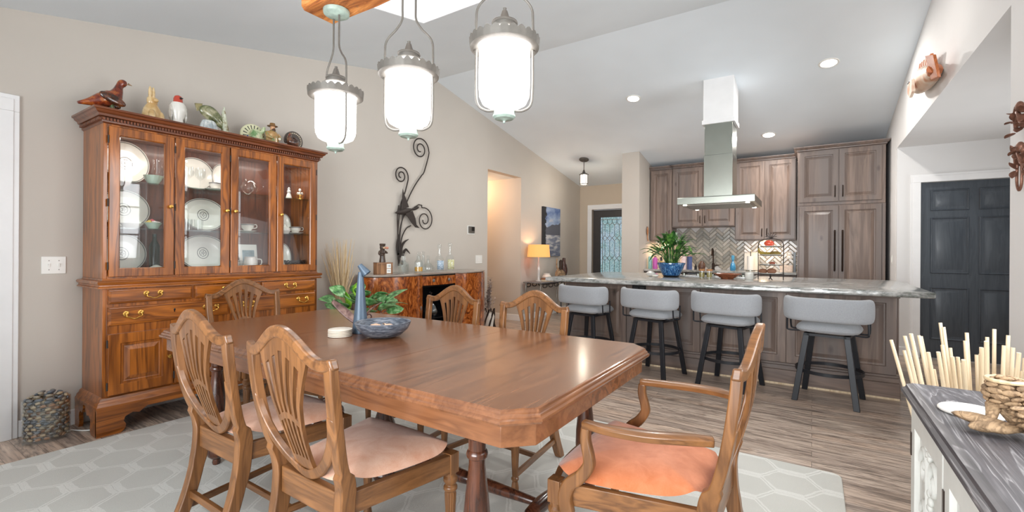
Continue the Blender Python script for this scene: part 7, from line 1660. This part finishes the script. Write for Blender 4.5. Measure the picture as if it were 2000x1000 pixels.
# driftwood sculpture: a ball of driftwood chips on a broad slab
dr_ = thing('driftwood_sculpture', 'woven driftwood sculpture of chips and slabs on the dark cabinet top', 'sculpture', (1.472, -0.382, WT + 0.010), radians(-25)); dr_.scale = (0.62, 0.62, 0.62)
rnd = random.Random(3)
def chip(g, c, d, L, w, th):
    d = Vector(d).normalized(); q = d.to_track_quat('X', 'Z').to_matrix().to_4x4()
    g.ell((0, 0, 0), (L, w, th), 10, 6, M=T(c) @ q, shape=lambda p: (p.x, p.y * (1 + 0.15 * sin(5 * p.x)), p.z))
g = G(); R_ = 0.058; C_ = Vector((0.035, 0.035, 0.118))
for i in range(8):
    th = -1.2 + i * 0.35
    m_ = max(3, int(9 * cos(th)))
    for k in range(m_):
        a = 2 * pi * k / m_ + i * 0.5; p = C_ + Vector((cos(th) * cos(a), cos(th) * sin(a), sin(th))) * R_
        tang = Vector((-sin(a), cos(a), rnd.uniform(-0.3, 0.3)))
        nrm_ = (p - C_).normalized(); z_ = nrm_; x_ = (tang - z_ * tang.dot(z_)).normalized(); y_ = z_.cross(x_)
        mm = Matrix((x_, y_, z_)).transposed().to_4x4(); mm.translation = p
        sc_ = rnd.uniform(0.75, 1.05); g.ell((0, 0, 0), (0.026 * sc_, 0.0115 * sc_, 0.008), 10, 6, M=mm)
g.ell(tuple(C_), (0.047, 0.047, 0.047), 14, 8); obj('chip_ball', g, M['drift'], dr_, smooth=60)
g = G()
for k in range(22): 
    a = k * 2.4; p = Vector((-0.045 + 0.05 * cos(a), -0.06 + 0.045 * sin(a), 0.035 + 0.06 * (k / 22))); chip(g, p, (cos(a + 1.2), sin(a + 1.2), rnd.uniform(-0.3, 0.5)), 0.045, 0.015, 0.009)
g.ell((-0.045, -0.06, 0.045), (0.05, 0.045, 0.045), 12, 8); obj('chip_body', g, M['drift'], dr_, smooth=60)
g = G()
for c, d, L, w in (((-0.06, 0.075, 0.022), (-0.3, 1, 0.12), 0.085, 0.032), ((-0.08, 0.02, 0.016), (-0.9, 0.6, 0.0), 0.075, 0.028), ((0.03, 0.03, 0.05), (0.3, 0.6, 0.8), 0.08, 0.022), ((0.0, 0.06, 0.06), (1, 0.1, 0.6), 0.07, 0.018), ((-0.10, 0.055, 0.012), (-0.6, 0.5, 0), 0.06, 0.022)): chip(g, c, d, L, w * 1.25, 0.019)
obj('slabs', g, M['drift'], dr_, smooth=60)
g = G(); g.tube([(0.035 + 0.052 * cos(2*pi*k/30), 0.035 + 0.052 * sin(2*pi*k/30), 0.165) for k in range(30)], 0.007, 6, closed=True); obj('twisted_rim', g, M['straw'], dr_)
# peeled sticks in a floor basket behind the cabinet
bs = thing('floor_basket', 'basket on the floor behind the dark-topped cabinet holding peeled sticks', 'basket', (2.44, -0.575, 0))
g = G()
for k in range(20): g.tube([((0.15 + 0.002 * k) * cos(2*pi*j/36), (0.15 + 0.002 * k) * sin(2*pi*j/36), 0.012 + 0.02 * k + 0.003 * (-1) ** (j + k)) for j in range(36)], 0.010, 6, closed=True)
g.cyl(0.15, 0, 0.01, 28); obj('weave', g, M['straw'], bs)
rnd = random.Random(12)
g = G(); g.lathe([(0.0, 0), (0.0062, 0), (0.0068, 0.3), (0.0062, 0.70), (0.0, 0.70)], 9); stk0 = None
for k in range(54):
    a = k * 2.39996; r0 = 0.0205 * sqrt(k + 0.4); x, y = r0 * cos(a), r0 * sin(a)
    ln = rnd.uniform(0.74, 0.93) if k else 1.02; tilt = 0.23 * r0 / 0.15; ax = a
    b = Vector((2.44 + x * 0.62, -0.56 + y * 0.62, 0.012)); d = Vector((sin(tilt) * cos(ax), sin(tilt) * sin(ax) * (0.5 if sin(ax) < 0 else 1), cos(tilt)))
    rot = d.to_track_quat('Z', 'Y').to_euler()
    if stk0 is None: stk0 = single('peeled_stick', g, M['stick'], 'pale peeled stick standing in the basket behind the dark-topped cabinet', 'stick', tuple(b), rot, 'peeled sticks in the floor basket')
    else: dup(stk0, tuple(b), rot=rot, scale=(1, 1, ln / 0.70 * 0.98))
